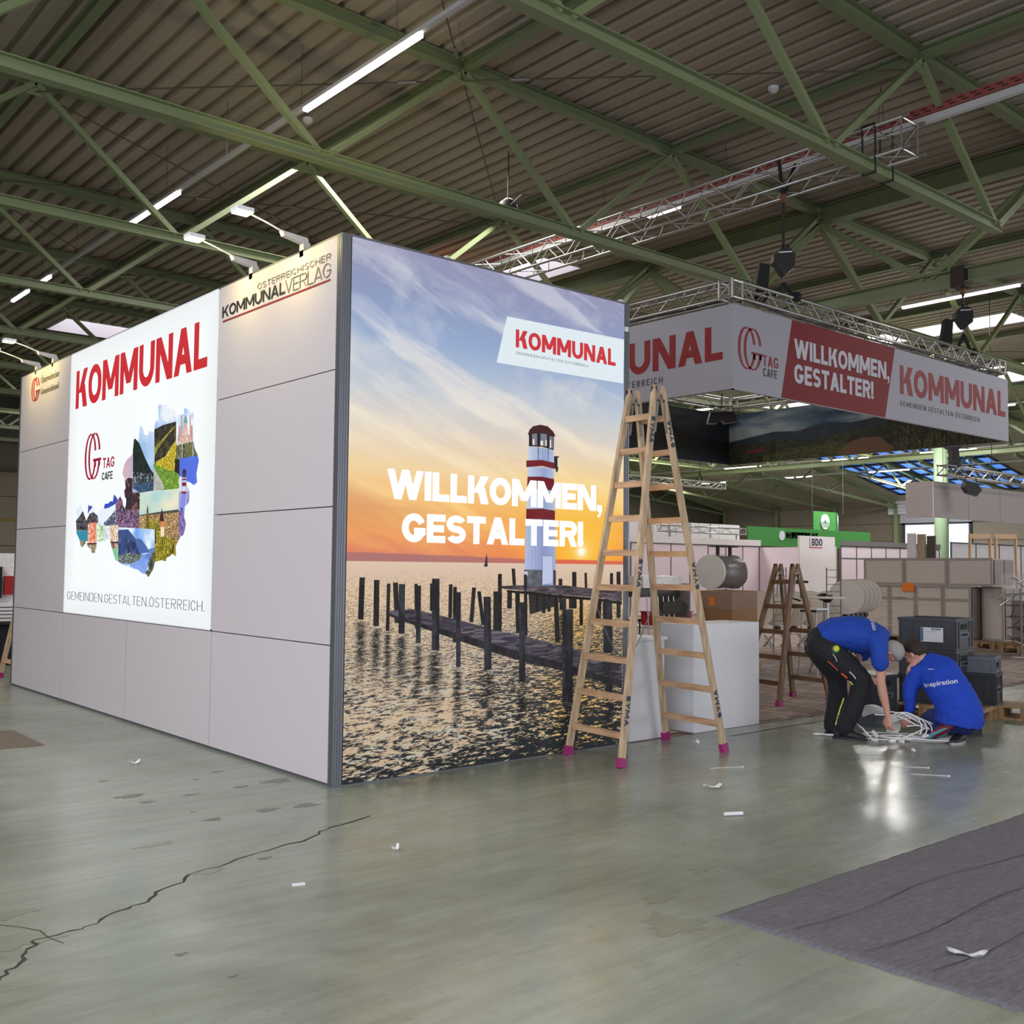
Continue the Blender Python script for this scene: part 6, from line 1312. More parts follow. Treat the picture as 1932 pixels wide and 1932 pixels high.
# ================================================================== THINGS ON THE FLOOR
CARP = mat('grey_carpet', (96, 93, 100), .95, var=.5, scale=34, bump=1.0, stretch=(.5, 2.2, 1))
_cv = [(-0.047,-3.447),(3.145,-3.433),(-0.012,-4.787)]
mb = MB(); nx_, ny_ = 120, 60; gv = []
X_a, Y_a, X_b, Y_b = -.05, -3.44, 6.6, -4.78
rr_ = random.Random(2)
for i in range(nx_+1):
    for j in range(ny_+1):
        x = X_a+(X_b-X_a)*i/nx_; y = Y_a+(Y_b-Y_a)*j/ny_
        e = (rr_.uniform(-.006, .006) if j in (0, ny_) else 0); sk = .02*j/ny_
        z = .006+.007*float(fbm(np.array([x*6.0]), np.array([y*30.0+x*3]), 12, 4)[0]-.3)+.006*max(0, math.sin(y*19+x*.9))**6*(.5+.5*math.sin(x*1.7))+.004*math.sin(x*7+y*3)*math.sin(y*11)
        z = min(z, .003+.02*min(i, nx_-i, j, ny_-j)/4); gv.append((x+sk+(.004*math.sin(y*40) if i in (0,) else 0), y+e, max(.003, z)))
mb.add(gv, [(i*(ny_+1)+j, (i+1)*(ny_+1)+j, (i+1)*(ny_+1)+j+1, i*(ny_+1)+j+1) for i in range(nx_) for j in range(ny_)])
b_ = [(x, y, 0.0) for x, y, z in gv]; N_ = len(gv); mb.v += b_
rimi = [i*(ny_+1) for i in range(nx_+1)]+[nx_*(ny_+1)+j for j in range(1, ny_+1)]+[i*(ny_+1)+ny_ for i in range(nx_-1, -1, -1)]+[j for j in range(ny_-1, 0, -1)]
mb.f += [(rimi[k], rimi[(k+1) % len(rimi)], rimi[(k+1) % len(rimi)]+N_, rimi[k]+N_) for k in range(len(rimi))]
t = single('carpet_runner', mb, CARP, 'dark grey rumpled carpet runner lying at the bottom right', 'carpet', smooth=True)
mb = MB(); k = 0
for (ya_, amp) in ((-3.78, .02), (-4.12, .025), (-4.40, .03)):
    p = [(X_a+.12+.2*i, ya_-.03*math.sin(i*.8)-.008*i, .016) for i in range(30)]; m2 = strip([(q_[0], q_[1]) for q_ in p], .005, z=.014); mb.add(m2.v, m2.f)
o = part(t, 'crease', MB().add([(v[0], v[1], v[2]) for v in mb.v], mb.f), mat('crease_shade', (60, 57, 64), .95));  # shade in the carpet folds, drawn as thin dark strips
cl = [(-1.17,3.925),(-1.032,4.015),(-1.045,3.009),(-1.423,2.939)]
single('carpet_tile', MB().prism([(cl[1][0], cl[1][1]), (cl[1][0]-1.2, cl[1][1]+.15), (cl[2][0]-1.2, cl[2][1]+.1), (cl[2][0], cl[2][1])], (0,0,0), (1,0,0), (0,1,0), .006), mat('brown_carpet', (104, 92, 78), .95, var=.15, scale=60), 'brown carpet remnant at the left edge of the floor', 'carpet')
PAPER = mat('white_paper', (225, 225, 222), .6, var=.04)
def scrap(p, sx_, sy_, lab, kind=0, rz=0, name='paper_scrap', cat='litter'):
    mb = MB(); n = 7; vs = []; rn = random.Random(int(p[0]*100)); M = Matrix.Translation((p[0], p[1], 0)) @ Matrix.Rotation(rz, 4, 'Z')
    for i in range(n):
        for j in range(4):
            x = -sx_+2*sx_*i/(n-1); y = (-sy_+2*sy_*j/3)*(1-.5*abs(x/sx_)**2)+sy_*.6*math.sin(i*1.3); vs.append(M @ Vector((x, y, .004+rn.uniform(0, .018)*(1 if kind == 0 else .3)+(.02*abs(x/sx_) if kind == 0 else 0))))
    mb.add(vs, [(i*4+j, (i+1)*4+j, (i+1)*4+j+1, i*4+j+1) for i in range(n-1) for j in range(3)])
    lo = [v-Vector((0,0,.002)) for v in vs]; mb.add(lo, [(i*4+j, i*4+j+1, (i+1)*4+j+1, (i+1)*4+j) for i in range(n-1) for j in range(3)])
    return single(name, mb, PAPER if name == 'paper_scrap' else mat('clear_film', (205, 208, 210), .2, alpha=.75), lab, cat)
sc = [(2.139,-1.685),(1.589,-2.287),(-0.568,-1.626),(-1.291,-1.849),(-0.76,1.698),(0.351,-4.411),(3.535,-0.386),(4.722,-1.825),(2.848,-1.26),(4.05,-2.155),(3.866,-2.416)]
scrap(sc[0], .075, .028, 'crumpled white paper scrap on the floor before the ladder feet', 0, -.4); scrap(sc[2], .035, .012, 'tiny white paper scrap in the middle of the concrete floor', 0, .3); scrap(sc[4], .05, .022, 'torn white paper scrap on the concrete below the booth side', 0, .2)
scrap(sc[5], .085, .025, 'crumpled clear plastic film lying on the grey carpet', 0, -.7, 'film_scrap'); scrap(sc[6], .035, .022, 'small white paper ball between the rear ladder feet', 0, 0); scrap(sc[7], .03, .012, 'little white scrap in front of the kneeling worker', 0, .3)
single('plastic_cap', MB().tube((sc[1][0]-.055, sc[1][1]+.03, .012), (sc[1][0]+.055, sc[1][1]-.03, .012), .012, 10), WHITEM, 'white plastic cap lying on the floor right of the ladder', 'litter')
single('cable_clip', MB().bar((sc[3][0]-.03, sc[3][1]+.01, .005), (sc[3][0]+.03, sc[3][1]-.01, .005), .014, .010), WHITEM, 'small white clip on the concrete below the poster corner', 'litter')
for p, l, a in ((sc[8], 'thin white cable tie in front of the ladder', .2), (sc[9], 'thin white cable tie in front of the workers, left one', -.25), (sc[10], 'thin white cable tie in front of the workers, right one', -.3)):
    c, s = math.cos(a-.65), math.sin(a-.65); mb = MB().bar((p[0]-.14*c, p[1]-.14*s, .003), (p[0]+.14*c, p[1]+.14*s, .003), .005, .003).box((p[0]+.14*c-.006, p[1]+.14*s-.005, 0), (p[0]+.14*c+.006, p[1]+.14*s+.005, .008)); single('cable_tie', mb, PAPER, l, 'litter')

# ================================================================== BEHIND THE STAND
PK_ = mat('partition_panel_pink_lit', (222, 206, 214), .5, var=.015); PKG = mat('partition_panel_grey', (196, 192, 196), .5, var=.015); FAS = mat('fascia_grey', (112, 110, 112), .5, var=.03); FASW = mat('fascia_white', (222, 216, 216), .5, var=.02)  # partition panels are white, the pink light on them is put into the colour
def partition(x0, x1, y, h, lab, m=PK_, fascia=FASW, fh=.22, pitch=1.0, mid=None):
    t = thing('partition_wall', ((x0+x1)/2, y, 0), lab, 'partition'); n = int(round((x1-x0)/pitch))
    for k in range(n+1): x = x0+pitch*k; part(t, 'post', MB().box((x-.02, y-.02, 0), (x+.02, y+.02, h)), ALU_D)
    for k in range(n):
        a, b = x0+pitch*k+.02, x0+pitch*(k+1)-.02
        if mid: part(t, 'wall_panel', MB().box((a, y-.004, .03), (b, y+.004, mid-.02)), m); part(t, 'wall_panel', MB().box((a, y-.004, mid+.02), (b, y+.004, h-.04)), m); part(t, 'cross_rail', MB().box((a, y-.012, mid-.02), (b, y+.012, mid+.02)), ALU_D)
        else: part(t, 'wall_panel', MB().box((a, y-.004, .03), (b, y+.004, h-.04)), m)
    part(t, 'head_rail', MB().box((x0, y-.02, h-.04), (x1, y+.02, h)), ALU_D)
    if fascia: part(t, 'fascia', MB().box((x0-.05, y-.05, h+.002), (x1+.05, y-.02, h+fh)), fascia)
    return t
pA = partition(21.4, 28.4, 17.0, 2.45, 'white partition wall, pink light in its colour, seen through the tall ladder'); part(pA, 'return_panel', MB().box((28.38, 13.75, .03), (28.42, 16.95, 2.4)), PK_)
partition(28.6, 35.6, 13.7, 2.45, 'white partition wall, pink light in its colour, behind the brown ladder', fascia=FAS, fh=.18, mid=2.0)
part(pA, 'socket_plate', MB().box((23.1, 16.95, .62), (23.3, 16.995, 1.0)), WHITEM)
t = thing('sign_panel', (26.9, 13.5, 0), 'white panel with BDO sign standing before the pink-lit partition', 'sign')
part(t, 'board', MB().box((25.85, 13.52, 0), (27.95, 13.60, 2.72)), FASW); blocktext(t, 'BDO', (26.55, 13.515, 2.40), (1,0,0), (0,0,1), .62, .24, mat('sign_navy', (34, 40, 84), .5), t=.2, gap=.14)
part(t, 'red_line', MB().box((26.42, 13.508, 2.33), (27.18, 13.518, 2.355)).box((26.42, 13.508, 2.33), (26.44, 13.518, 2.66)), mat('sign_red_line', (170, 30, 60), .5))
partition(24.95, 36.95, 7.9, 2.42, 'pale partition wall at the right edge behind the wrapped panels', m=PKG, fascia=None, pitch=1.5)
t = thing('high_wall', (31, 23.3, 0), 'tall grey-white stand wall with hanging cords, behind the pink-lit partition', 'partition')
for k in range(6): part(t, 'wall_panel', MB().box((26.6+1.5*k, 23.3, 0), (28.07+1.5*k, 23.4, 3.62)), PKG)
for k in range(5): x = 27.8+1.4*k; part(t, 'cord', MB().path([(x, 23.27, 3.6), (x, 23.26, 3.1), (x+.02, 23.25, 2.95)], .018, 5), BLACKP)
t = thing('lattice_truss', (30.5, 22.9, 5.3), 'bright white lattice truss hanging far back, seen through the ladder', 'truss')
lattice(t, (25.0, 22.9, 5.31), (33.9, 22.9, 5.31), .30, .6, r=.03, rb=.014)
for x in (27.5, 32.2): part(t, 'sling', MB().path([(x-.2, 22.9, 5.46), (x, 22.9, 5.8), (x+.2, 22.9, 5.46)], .03, 5), BLACK); part(t, 'chain', MB().tube((x, 22.9, 5.8), (x, 22.9, 9.62), .012, 4), BLACKP)
t = thing('lattice_truss', (29.5, 19.0, 3.0), 'low lattice truss above the pink-lit partition left of the green fascia', 'truss')
lattice(t, (25.2, 19.1, 3.08), (30.3, 19.1, 3.08), .28, .45, r=.025, rb=.012)
for x in (25.8, 29.8): part(t, 'leg', MB().tube((x, 19.1, 0), (x, 19.1, 2.94), .03, 6), STEEL)
t = thing('green_fascia', (34.5, 19, 2.9), 'long green fascia board reading KONTINENTALE', 'sign'); GRN = mat('sign_green', (62, 132, 62), .6, var=.04); GRN2 = mat('sign_green_dark', (52, 116, 66), .6, var=.04)
part(t, 'board', MB().box((30.45, 19.0, 2.55), (39.6, 19.08, 3.32)), GRN)
for x in (30.8, 35, 39.2): part(t, 'support_post', MB().box((x-.04, 19.08, 0), (x+.04, 19.14, 3.3)), ALU_D); blocktext(t, 'KONTINENTALE', (33.022, 18.99, 2.90), (1,0,0), (0,0,1), 2.3, .26, WHD, t=.2, gap=.12, th=.03)
part(t, 'round_emblem', MB().lathe([(.2, 0), (.2, .03)], (32.723, 18.985, 3.0), 20, axis=(0,1,0)), WHD)
t = thing('hanging_cube', (39.3, 21, 3.3), 'green hanging sign cube with round white emblems', 'sign')
part(t, 'face', MB().box((38.1, 21.0, 2.75), (39.95, 21.06, 4.32)), GRN); part(t, 'face', MB().prism([(0, 2.75), (1.9, 2.75), (1.9, 4.32), (0, 4.32)], (39.97, 21.0, 0), (.86, .5, 0), (0,0,1), .05), GRN2)
for cx_, ex_ in ((39.0, (1,0,0)), (40.75, (.86,.5,0))):
    y_ = 20.99 if cx_ < 40 else 21.40; e_ = Vector(ex_); nn = Vector((-e_.y, e_.x, 0)); c = Vector((cx_, y_, 3.85))-nn*.03
    part(t, 'round_emblem', MB().lathe([(.36, 0), (.36, .02)], c, 22, axis=nn), WHD); part(t, 'emblem_mark', MB().lathe([(.08, -.01), (.08, .0)], c, 12, axis=nn), GRN2)
    for k in range(3): part(t, 'emblem_line', MB().bar(c-e_*.36-nn*.012+Vector((0,0,-.04-.09*k)), c+e_*.36-nn*.012+Vector((0,0,-.04-.09*k)), .01, .022), GRN)
    blocktext(t, 'KONTINENTALE', c-e_*.72-nn*.01+Vector((0,0,-.85)), e_, (0,0,1), 1.4, .15, WHD, t=.2, gap=.12)
for x in (38.3, 40.9): part(t, 'wire', MB().tube((x, 21.2, 4.3), (x, 21.2, 9.4), .008, 4), STEEL)
t = thing('hanging_fascia', (26.5, 6.85, 2.98), 'long grey hanging fascia in front of the round column, at the right', 'sign')
GF = mat('fascia_warm_grey', (150, 142, 140), .6, var=.02)
for k in range(4): part(t, 'wall_panel', MB().box((21.96+1.9*k, 6.85, 2.98), (23.84+1.9*k, 6.90, 3.92)), GF)
part(t, 'end_panel', MB().box((21.90, 6.85, 2.98), (21.95, 7.6, 3.92)), mat('fascia_end', (216, 204, 200), .6))
for x in (22.5, 28.5): part(t, 'hanger_wire', MB().tube((x, 6.87, 3.9), (x, 6.87, 9.62), .006, 4), RODM)
t = thing('lattice_truss', (26, 6.5, 4.0), 'dark lattice truss hanging above the grey fascia at the right edge', 'truss')
lattice(t, (21.7, 6.5, 4.17), (30.5, 6.5, 4.17), .29, .40, r=.022, rb=.010)
for x in (24.5, 29.0): part(t, 'chain', MB().tube((x, 6.5, 4.3), (x, 6.5, 9.62), .012, 4), BLACKP)
t = thing('spotlight', (22.6, 6.3, 3.5), 'black box spotlight hanging below the truss before the grey fascia', 'spotlight'); e = Vector((_R.x, _R.y, 0)); f = Vector((_F.x, _F.y, 0)).normalized()
c = Vector((22.75, 6.25, 3.72)); part(t, 'housing', MB().prism([(-.22,.05),(-.16,.22),(.10,.16),(.24,-.02),(.12,-.17),(-.12,-.10)], c+f*.12, e, (0,0,1), .24), BLACKP); part(t, 'yoke', MB().path([c+e*-.15+Vector((0,0,.05)), c+e*-.13+Vector((0,0,.32)), c+e*.13+Vector((0,0,.32)), c+e*.16+Vector((0,0,.05))], .015, 6), BLACKP); part(t, 'barn_door', MB().bar(c+e*.02-Vector((0,0,.10)), c+e*.14-Vector((0,0,.18)), .2, .01), BLACKP)
t = thing('spotlight', (22.2, 6.5, 4.3), 'bulky black stage light on the truss left of the round column top', 'spotlight'); c = Vector((22.3, 6.45, 4.62))
part(t, 'housing', MB().prism([(-.28,.20),(-.24,.32),(.0,.34),(.12,.28),(.14,.16),(.06,.12),(.10,-.34),(-.10,-.36),(-.12,.10)], c+f*.12, e, (0,0,1), .24), BLACKP); part(t, 'clamp', MB().tube(c-Vector((0,0,.36)), c-Vector((0,0,.30)), .06, 8), BLACKP)
t = thing('spotlight', (12.2, 8.9, 4.1), 'black floodlight hanging inside the sign ring before the vineyard print', 'spotlight'); c = Vector((11.2, 5.3, 4.35))
part(t, 'housing', MB().prism([(-.27,-.14),(-.22,.06),(.20,.08),(.27,-.10),(.05,-.14),(-.02,-.08),(-.10,-.14)], c+f*.08, e, (0,0,1), .16), BLACKP); part(t, 'yoke', MB().path([c+e*-.20, c+e*-.20+Vector((0,0,.18)), c+e*.20+Vector((0,0,.18)), c+e*.20], .012, 6), BLACKP); part(t, 'stem', MB().tube(c+Vector((0,0,.18)), c+Vector((0,0,1.20)), .012, 6), BLACKP); part(t, 'cross_bar', MB().tube((11.2, 2.9, 5.55), (11.2, 9.5, 5.55), .02, 8), ALU)
# panels wrapped in film on pallets
ALP = mat('panel_frame_grey', (168, 158, 150), .45, .2, var=.05); PNL = mat('wrapped_panel', (206, 194, 184), .35, var=.05, scale=3, stretch=(1, 1, 6)); DKP = mat('wrapped_panel_dark', (138, 128, 124), .35, var=.05); OR = mat('orange_label', (240, 130, 40), .6)
def panelstack(x, y0, y1, z0, z1, dx, ny, mid, lab, label=True):
    t = thing('panel_stack', (x+dx/2, (y0+y1)/2, z0), lab, 'panels'); part(t, 'core', MB().box((x+.02, y0+.02, z0), (x+dx, y1-.02, z1-.02)), ALP); w = (y1-y0)/ny
    for k in range(ny):
        a, b = y0+w*k, y0+w*(k+1)
        g = .004
        for q0_, q1_ in (((a+g, z0), (a+.05, z1)), ((b-.05, z0), (b-g, z1)), ((a+.05, z0), (b-.05, z0+.05)), ((a+.05, z1-.05), (b-.05, z1)))+((((a+.05, mid-.03), (b-.05, mid+.03)),) if mid else ()): part(t, 'frame', MB().box((x-.012, q0_[0], q0_[1]), (x+.018, q1_[0], q1_[1])), ALP)
        for c0, c1 in (((z0+.05, mid-.03), (mid+.03, z1-.05)) if mid else ((z0+.05, z1-.05),)): part(t, 'panel', MB().box((x-.002, a+.05, c0), (x+.012, b-.05, c1)), PNL)
    part(t, 'end_panel', MB().box((x+.04, y0-.015, z0+.04), (x+dx/2-.02, y0, z1-.04)), DKP); part(t, 'end_panel', MB().box((x+dx/2+.02, y0-.015, z0+.04), (x+dx-.04, y0, z1-.04)), DKP)
    return t
a_ = panelstack(17.4, 3.72, 6.15, .146, 1.27, .95, 4, .98, 'film-wrapped stack of large framed panels, lower unit on pallets')
panelstack(17.38, 3.25, 6.15, 1.275, 1.86, .95, 3, None, 'film-wrapped framed panels lying on top of the larger stack')
panelstack(17.75, 3.20, 3.66, .146, 1.27, .8, 1, None, 'narrow dark wrapped cabinet at the right end of the panel stack')
part(a_, 'orange_label', MB().box((17.36, 4.95, 1.14), (17.385, 5.23, 1.32)), OR, 'orange paper label')
mb = MB(); rn = random.Random(3)
for k in range(26):
    z = rn.uniform(.35, 1.15); y = rn.uniform(4.9, 6.0); mb.box((17.382, y-rn.uniform(.15, .4), z), (17.386, y, z+.006))
part(a_, 'film_glints', mb, mat('film_glint', (236, 230, 224), .2), kind='stuff')
for x, y, l in ((17.9, 3.3, 'pallet at the right end of the wrapped panels'), (17.9, 4.7, 'pallet under the middle of the wrapped panels'), (17.9, 5.8, 'pallet under the far end of the wrapped panels')): pallet(x, y, PI/2 if y > 4 else 0, l, 1.0, .8)
t = thing('leaning_board', (17.5, 2.95, 0), 'grey board leaning on the right end of the panel stack', 'board')
part(t, 'sheet', MB().prism([(0,.15),(.62,.15),(.40,1.0),(0,1.0)], (17.75, 3.05, 0), (.2,-.98,0), (0,0,1), .02), DKP)
t = thing('cardboard_box', (9.2, 3.5, .14), 'big brown cardboard box with an orange label behind the plinth', 'box')
CB = mat('cardboard', (150, 112, 76), .8, var=.06); bc = Vector((8.72, 3.18, 0)); dl = Vector((.11+.0, .56, 0)).normalized(); dr_ = Vector((1.13, .34, 0)).normalized()
P4 = lambda a, b: (bc+dl*a+dr_*b)
q0, q1, q2, q3 = P4(0,0), P4(.80,0), P4(.80,1.1), P4(0,1.1)
mb = MB(); mb.add([(*q[:2], z) for z in (.15, 1.24) for q in (q0, q1, q2, q3)], [(0,3,2,1),(4,5,6,7),(0,1,5,4),(1,2,6,5),(2,3,7,6),(3,0,4,7)]); part(t, 'carton', mb, CB)
n_ = Vector((-dl.y, dl.x, 0)); part(t, 'orange_label', MB().prism([(0,0),(.13,0),(.13,.13),(0,.13)], P4(.52,0)+n_*.004+Vector((0,0,1.02)), -dl, (0,0,1), .003), OR)
mb = MB(); 
for a, b in ((q0, q1), (q0, q3)): mb.bar(a+Vector((0,0,1.10)), b+Vector((0,0,1.10)), .012, .26)
part(t, 'stretch_film', mb, mat('stretch_film', (190, 170, 160), .15, alpha=.35))
pallet(9.05, 3.6, .3, 'pallet under the big cardboard box', 1.2, .8)
def round_table_flat(c, nrm, r, legdir, lab, grp):
    c = Vector(c); n = Vector(nrm).normalized(); t = thing('folding_table', (c.x, c.y, 0), lab, 'table', grp)
    part(t, 'table_top', MB().lathe([(r, 0), (r, .022)], c, 32, axis=n), mat('table_top_greige', (206, 195, 182), .5, var=.02)); part(t, 'edge_band', MB().lathe([(r+.004, .003), (r+.004, .019)], c, 32, axis=n), mat('edge_dark', (70, 60, 54), .6))
    s = Vector((-n.y, n.x, 0)); b = c+n*.10; z0 = c.z-r-.02
    part(t, 'hinge_block', MB().box((b.x-.05, b.y-.05, z0-.06), (b.x+.05, b.y+.05, z0+.01)), BLACKP)
    part(t, 'column', MB().tube((b.x, b.y, z0), (b.x, b.y, c.z), .03, 8), STEEL)
    for k in (-1, 1):
        for j in (-1, 1): e_ = Vector((b.x, b.y, z0-.02)); g_ = e_+s*(.26*k)+n*(.10*j); g_.z = .02; part(t, 'leg', MB().tube(e_, g_, .013, 6), ALU, smooth=True)
    return t
for k in range(5): round_table_flat((12.28+.085*k+.25*k*.78, 3.45-.075*k+.25*k*.62-.0, 1.12), (.78, .62, 0), .30, None, 'round folding table, tipped up, %s of the row right of the brown ladder' % ['front one', 'second', 'middle one', 'fourth', 'last one'][k], 'tipped up round tables')
for k in range(5): round_table_flat((13.45+.34*k, 6.15-.17*k, .80), (.93, .36, 0), .35, None, 'round folding table, tipped up, %s of the row behind the brown ladder' % ['leftmost', 'second from left', 'middle one', 'fourth', 'rightmost'][k], 'tipped up round tables')
t = thing('bar_table', (10.24, 2.54, 0), 'small round high table standing between the tipped tables', 'table')
part(t, 'table_top', MB().lathe([(.27, 1.14), (.275, 1.15), (.27, 1.165)], (10.24, 2.54, 0), 28), MATS['table_top_greige']); part(t, 'mounting_plate', MB().lathe([(.04, 1.08), (.10, 1.14)], (10.24, 2.54, 0), 16), BLACKP); part(t, 'column', MB().tube((10.24, 2.54, .48), (10.24, 2.54, 1.1), .028, 12), ALU)
for k in range(4): a = PI/2*k+.5; part(t, 'leg', MB().path([(10.24, 2.54, .52), (10.24+.12*math.cos(a), 2.54+.12*math.sin(a), .38), (10.24+.27*math.cos(a), 2.54+.27*math.sin(a), .015)], .014, 8), ALU, smooth=True)
t = thing('bar_stool', (9.75, 2.45, 0), 'chrome bar stool with a flat white seat beside the high table', 'stool')
part(t, 'seat', MB().box((9.56, 2.28, .985), (9.88, 2.60, 1.01)), WHITEM); part(t, 'seat_frame', MB().box((9.58, 2.30, .95), (9.86, 2.58, .985)), BLACKP)
for i, j in ((0,0),(1,0),(0,1),(1,1)): part(t, 'leg', MB().tube((9.60+.24*i, 2.32+.24*j, .95), (9.56+.32*i, 2.28+.32*j, 0), .012, 8), ALU)
for z in (.35,): part(t, 'foot_ring', MB().path([(9.58, 2.30, z), (9.88, 2.30, z), (9.88, 2.60, z), (9.58, 2.60, z), (9.58, 2.30, z)], .009, 6), ALU)
def rack(x, y, lab):
    t = thing('brochure_rack', (x, y, 0), lab, 'rack')
    for k in (-1, 1): part(t, 'upright', MB().tube((x+.09*k*_R.x/.76, y+.09*k*_R.y/.76, 0), (x+.09*k*_R.x/.76, y+.09*k*_R.y/.76, 1.62), .012, 6), STEEL)
    for z in np.arange(.5, 1.6, .12): part(t, 'shelf_wire', MB().tube((x-.1*_R.x/.76, y-.1*_R.y/.76, z), (x+.1*_R.x/.76, y+.1*_R.y/.76, z), .005, 4), STEEL)
rack(12.6, 5.05, 'slim wire brochure rack behind the brown ladder'); rack(11.55, 3.25, 'slim wire brochure rack behind the high table')
t = thing('office_chair', (12.1, 3.9, 0), 'dark swivel chair arm and back by the brochure rack', 'chair')
part(t, 'armrest', MB().path([(11.55, 3.9, 1.05), (11.42, 4.0, 1.1), (11.40, 4.0, 1.32), (11.55, 3.9, 1.38), (11.66, 3.82, 1.37)], .02, 8), BLACKP); part(t, 'seat', MB().ball((11.75, 3.55, 1.12), .14, 12, (1, 1, .5)), BLACKP); part(t, 'gas_column', MB().tube((11.75, 3.55, .1), (11.75, 3.55, 1.1), .03, 8), ALU); part(t, 'foot_plate', MB().lathe([(.22, 0), (.2, .02)], (11.75, 3.55, 0), 16), ALU)
FILM = mat('wrap_film', (214, 210, 208), .12, alpha=.22, var=.3, scale=30, bump=1.0); FILM2 = mat('wrap_film_bright', (228, 224, 222), .2, var=.3, scale=25, bump=1.0)
t = thing('wrapped_stools', (9.85, 4.15, 1.24), 'film-wrapped bundle of round stools lying on the cardboard box', 'bundle'); ax_ = Vector((.86, .10, 0)).normalized()
c = Vector((9.15, 3.95, 1.53)); part(t, 'round_seat', MB().lathe([(.27, 0), (.27, .05)], c, 28, axis=ax_), mat('stool_seat_white', (214, 210, 204), .5)); part(t, 'bundle_body', wrinkle(MB().lathe([(.24, .05), (.27, .2), (.25, .5), (.27, .72), (.2, .74)], c, 20, axis=ax_), .05, 8), mat('bundle_dark', (74, 66, 62), .25, var=.6, scale=14, bump=1.0), smooth=True)
for k in (.25, .62): part(t, 'stool_base', MB().lathe([(.03, .0), (.03, .14)], c+ax_*k+Vector((0,0,.26)), 10), BLACKP); part(t, 'base_disc', MB().lathe([(.14, .14), (.145, .155)], c+ax_*k+Vector((0,0,.26)), 20), BLACKP)
part(t, 'film', wrinkle(MB().lathe([(.28, .06), (.29, .3), (.28, .72)], c, 20, axis=ax_), .04, 9, 3), FILM, smooth=True)
# wrapped goods seen through the tall ladder
t = thing('wrapped_tables', (8.4, 4.1, 0), 'film-wrapped stack of round tables and chairs behind the tall ladder', 'bundle')
part(t, 'film_top', wrinkle(MB().box((8.05, 3.85, 1.28), (8.95, 4.45, 1.46)), .03, 9), FILM2); part(t, 'dark_board', MB().box((8.05, 3.9, 1.14), (9.05, 4.45, 1.27)), mat('board_dark', (70, 70, 70), .5)); part(t, 'side_board', MB().box((8.95, 3.75, .14), (9.0, 4.4, 1.35)), DKP)
OL = mat('olive_chair_back', (66, 68, 56), .5)
for k in range(3): part(t, 'chair_back', MB().lathe([(.10, 0), (.10, .03)], (8.46+.17*k, 3.72, .98), 18, axis=(.3,.95,0)), OL); part(t, 'chair_back', MB().lathe([(.09, 0), (.09, .03)], (8.44+.17*k, 3.74, .66), 18, axis=(.3,.95,0)), OL)
for k in range(6): part(t, 'tube_frame', MB().tube((8.15+.12*k, 3.8, .2), (8.13+.12*k, 3.84, 1.15), .011, 6), ALU)
part(t, 'base_pallet', MB().box((8.0, 3.6, 0), (9.1, 4.5, .14)), PALW); t.location += Vector((-.22, .30, 0))
t = thing('black_frame_chairs', (7.4, 4.6, 0), 'black metal framed chairs behind the first plinth', 'chair')
for k in range(2):
    o_x = 7.25+.42*k; 
    for i, j in ((0,0),(1,0),(0,1),(1,1)): part(t, 'leg', MB().tube((o_x+.36*i, 4.4+.36*j, 0), (o_x+.36*i, 4.4+.36*j, 1.05 if j else .78), .013, 6), BLACKP)
    part(t, 'seat', MB().box((o_x-.02, 4.38, .76), (o_x+.38, 4.78, .80)), BLACKP); part(t, 'backrest', MB().box((o_x, 4.75, .86), (o_x+.36, 4.78, 1.08)), BLACKP)
single('red_tray', MB().box((9.6, 5.3, .60), (10.35, 5.8, .82)).box((9.58, 5.28, .82), (10.37, 5.82, .84)), mat('red_plastic', (158, 28, 34), .45), 'red plastic box behind the larger plinth', 'box')
t = thing('trestle', (10, 5.55, 0), 'low trestle carrying the red box', 'table'); part(t, 'top', MB().box((9.3, 5.2, .56), (10.6, 5.9, .598)), WHITEM)
for i, j in ((0,0),(1,0),(0,1),(1,1)): part(t, 'leg', MB().tube((9.4+1.1*i, 5.3+.5*j, 0), (9.4+1.1*i, 5.3+.5*j, .56), .02, 6), STEEL)
single('brown_post', MB().box((5.45, 3.98, 0), (5.58, 4.08, 1.62)).box((5.44, 3.97, .02), (5.59, 4.09, .10)), wood('old_timber', (70, 44, 28), (110, 70, 42), 6), 'brown timber post just right of the poster frame', 'post')
# right edge: frames, shelving, stand
BW2_ = wood('beech', (196, 158, 124), (220, 186, 150), 4)
for i, (x, y, l) in enumerate(((20.70, 5.34, 'pale wooden portal frame, left of two, behind the wrapped panels'), (21.17, 4.94, 'pale wooden portal frame, right of two, behind the wrapped panels'))):
    t = thing('wooden_frame', (x, y, 0), l, 'frame', 'pair of pale wooden frames'); d = Vector((.76, -.65, 0)); b = Vector((x, y, 0))
    part(t, 'leg', MB().bar(b+Vector((0,0,0)), b+d*.03+Vector((0,0,2.40)), .06, .05), BW2_); part(t, 'leg', MB().bar(b+d*.56, b+d*.50+Vector((0,0,2.40)), .06, .05), BW2_); part(t, 'top_bar', MB().bar(b+d*-.0+Vector((0,0,2.43)), b+d*.53+Vector((0,0,2.43)), .06, .11), BW2_)
t = thing('hanging_shirtlike_bundle', (19.2, 6.1, 1.87), 'pale folded bundle standing on top of the wrapped panels', 'bundle'); t.name = 'folded_bundle'
part(t, 'board', MB().box((18.0, 5.25, 1.87), (18.05, 5.45, 2.42)), FASW); part(t, 'board', MB().box((18.05, 5.05, 1.87), (18.1, 5.24, 2.40)), wood('old_board', (150,128,100), (190,170,140), 4)); part(t, 'dark_pad', MB().box((18.1, 4.85, 1.87), (18.15, 5.04, 2.36)), mat('pad_dark', (82, 74, 68), .8))
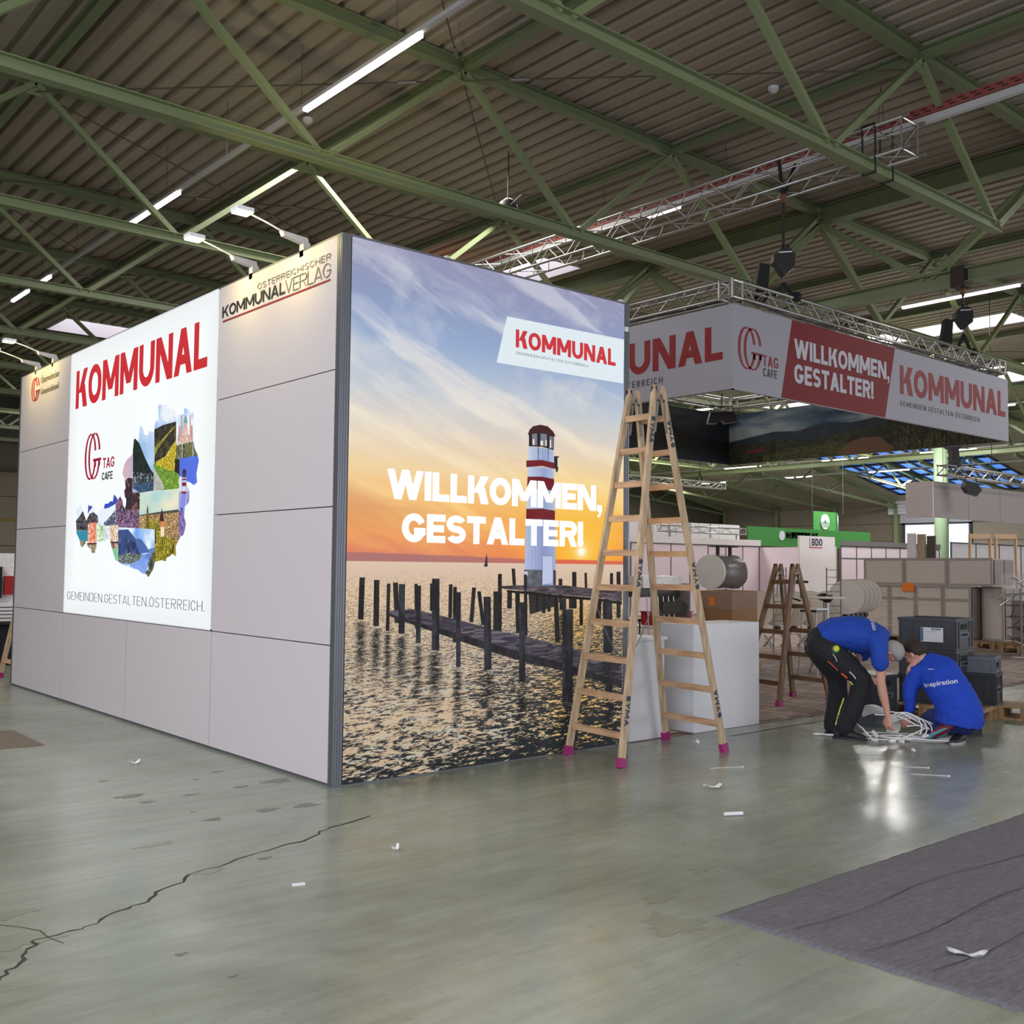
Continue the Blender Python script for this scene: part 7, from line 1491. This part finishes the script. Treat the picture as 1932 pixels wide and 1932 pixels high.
t = thing('chrome_goods', (17.0, 2.7, 0), 'film-wrapped tangle of chrome frames beside the panel stack', 'bundle'); rn = random.Random(8)
for k in range(26):
    a = Vector((16.9+rn.uniform(0, .6), 2.35+rn.uniform(0, .5), rn.uniform(.15, 1.5))); b = a+Vector((rn.uniform(-.3, .3), rn.uniform(-.35, .35), rn.uniform(-.25, .25))); part(t, 'chrome_tube', MB().tube(a, b, .013, 6), ALU)
for k in range(5): part(t, 'slat', MB().box((16.95, 2.3, .25+.22*k), (17.5, 2.8, .27+.22*k)), mat('slat_dark', (86, 74, 66), .6))
part(t, 'film', wrinkle(MB().box((16.85, 2.25, 1.05), (17.55, 2.85, 1.55)), .05, 6), FILM)
pallet(17.2, 2.5, .1, 'pallet under the wrapped chrome frames', 1.0, .8)
t = thing('white_shelving', (16.4, 1.9, 0), 'stack of white boards and frames at the right edge', 'shelving')
for k in range(9): part(t, 'white_board', MB().box((16.15+.02*(k % 2), 1.25, .15+.14*k), (16.9, 2.12, .27+.14*k)), FASW if k % 2 else PKG)
part(t, 'white_board', MB().box((16.2, 1.3, 1.42), (16.9, 2.1, 1.72)), PKG); part(t, 'dark_upright', MB().tube((16.12, 1.75, 0), (16.12, 1.75, 1.55), .015, 6), BLACKP); part(t, 'dark_upright', MB().tube((16.3, 2.05, 1.5), (16.3, 2.05, 1.92), .02, 6), BLACKP)
pallet(16.55, 1.7, 0, 'pallet under the white boards at the right edge', 1.0, .9)
t = thing('pole_stand', (15.6, 1.94, 0), 'thin grey pole on a pale round foot at the right edge', 'stand'); part(t, 'foot', MB().lathe([(.17, 0), (.17, .012), (.03, .02)], (15.75, 2.0, 0), 24), FASW); part(t, 'pole', MB().tube((15.75, 2.0, .02), (15.75, 2.0, 1.28), .018, 8), STEEL)
# goods at the far left
t = thing('goods_pile', (.7, 11.8, 0), 'pile of wrapped goods and boards at the left edge behind the booth', 'bundle')
part(t, 'dark_table', MB().box((-.2, 10.6, .62), (1.6, 11.4, .66)), mat('black_board', (28, 26, 26), .6)); part(t, 'dark_cloth', MB().box((-.15, 10.65, 0), (1.55, 11.35, .6)), BLACK)
for k in range(5): part(t, 'white_board', wrinkle(MB().box((-.1, 10.7, .67+.055*k), (1.5-.1*k, 11.3, .71+.055*k)), .02, 4, k), FASW)
part(t, 'wrapped_block', wrinkle(MB().box((.2, 11.7, .9), (1.5, 12.3, 1.72)), .04, 6), FILM2); part(t, 'red_block', MB().box((.85, 11.62, 1.05), (1.02, 11.69, 1.35)), mat('red_plastic', (158, 28, 34), .45)); part(t, 'dark_block', MB().box((.55, 11.60, 1.0), (.8, 11.68, 1.5)), BLACKP)
part(t, 'base_crate', MB().box((.1, 11.65, 0), (1.6, 12.4, .9)), DKP)
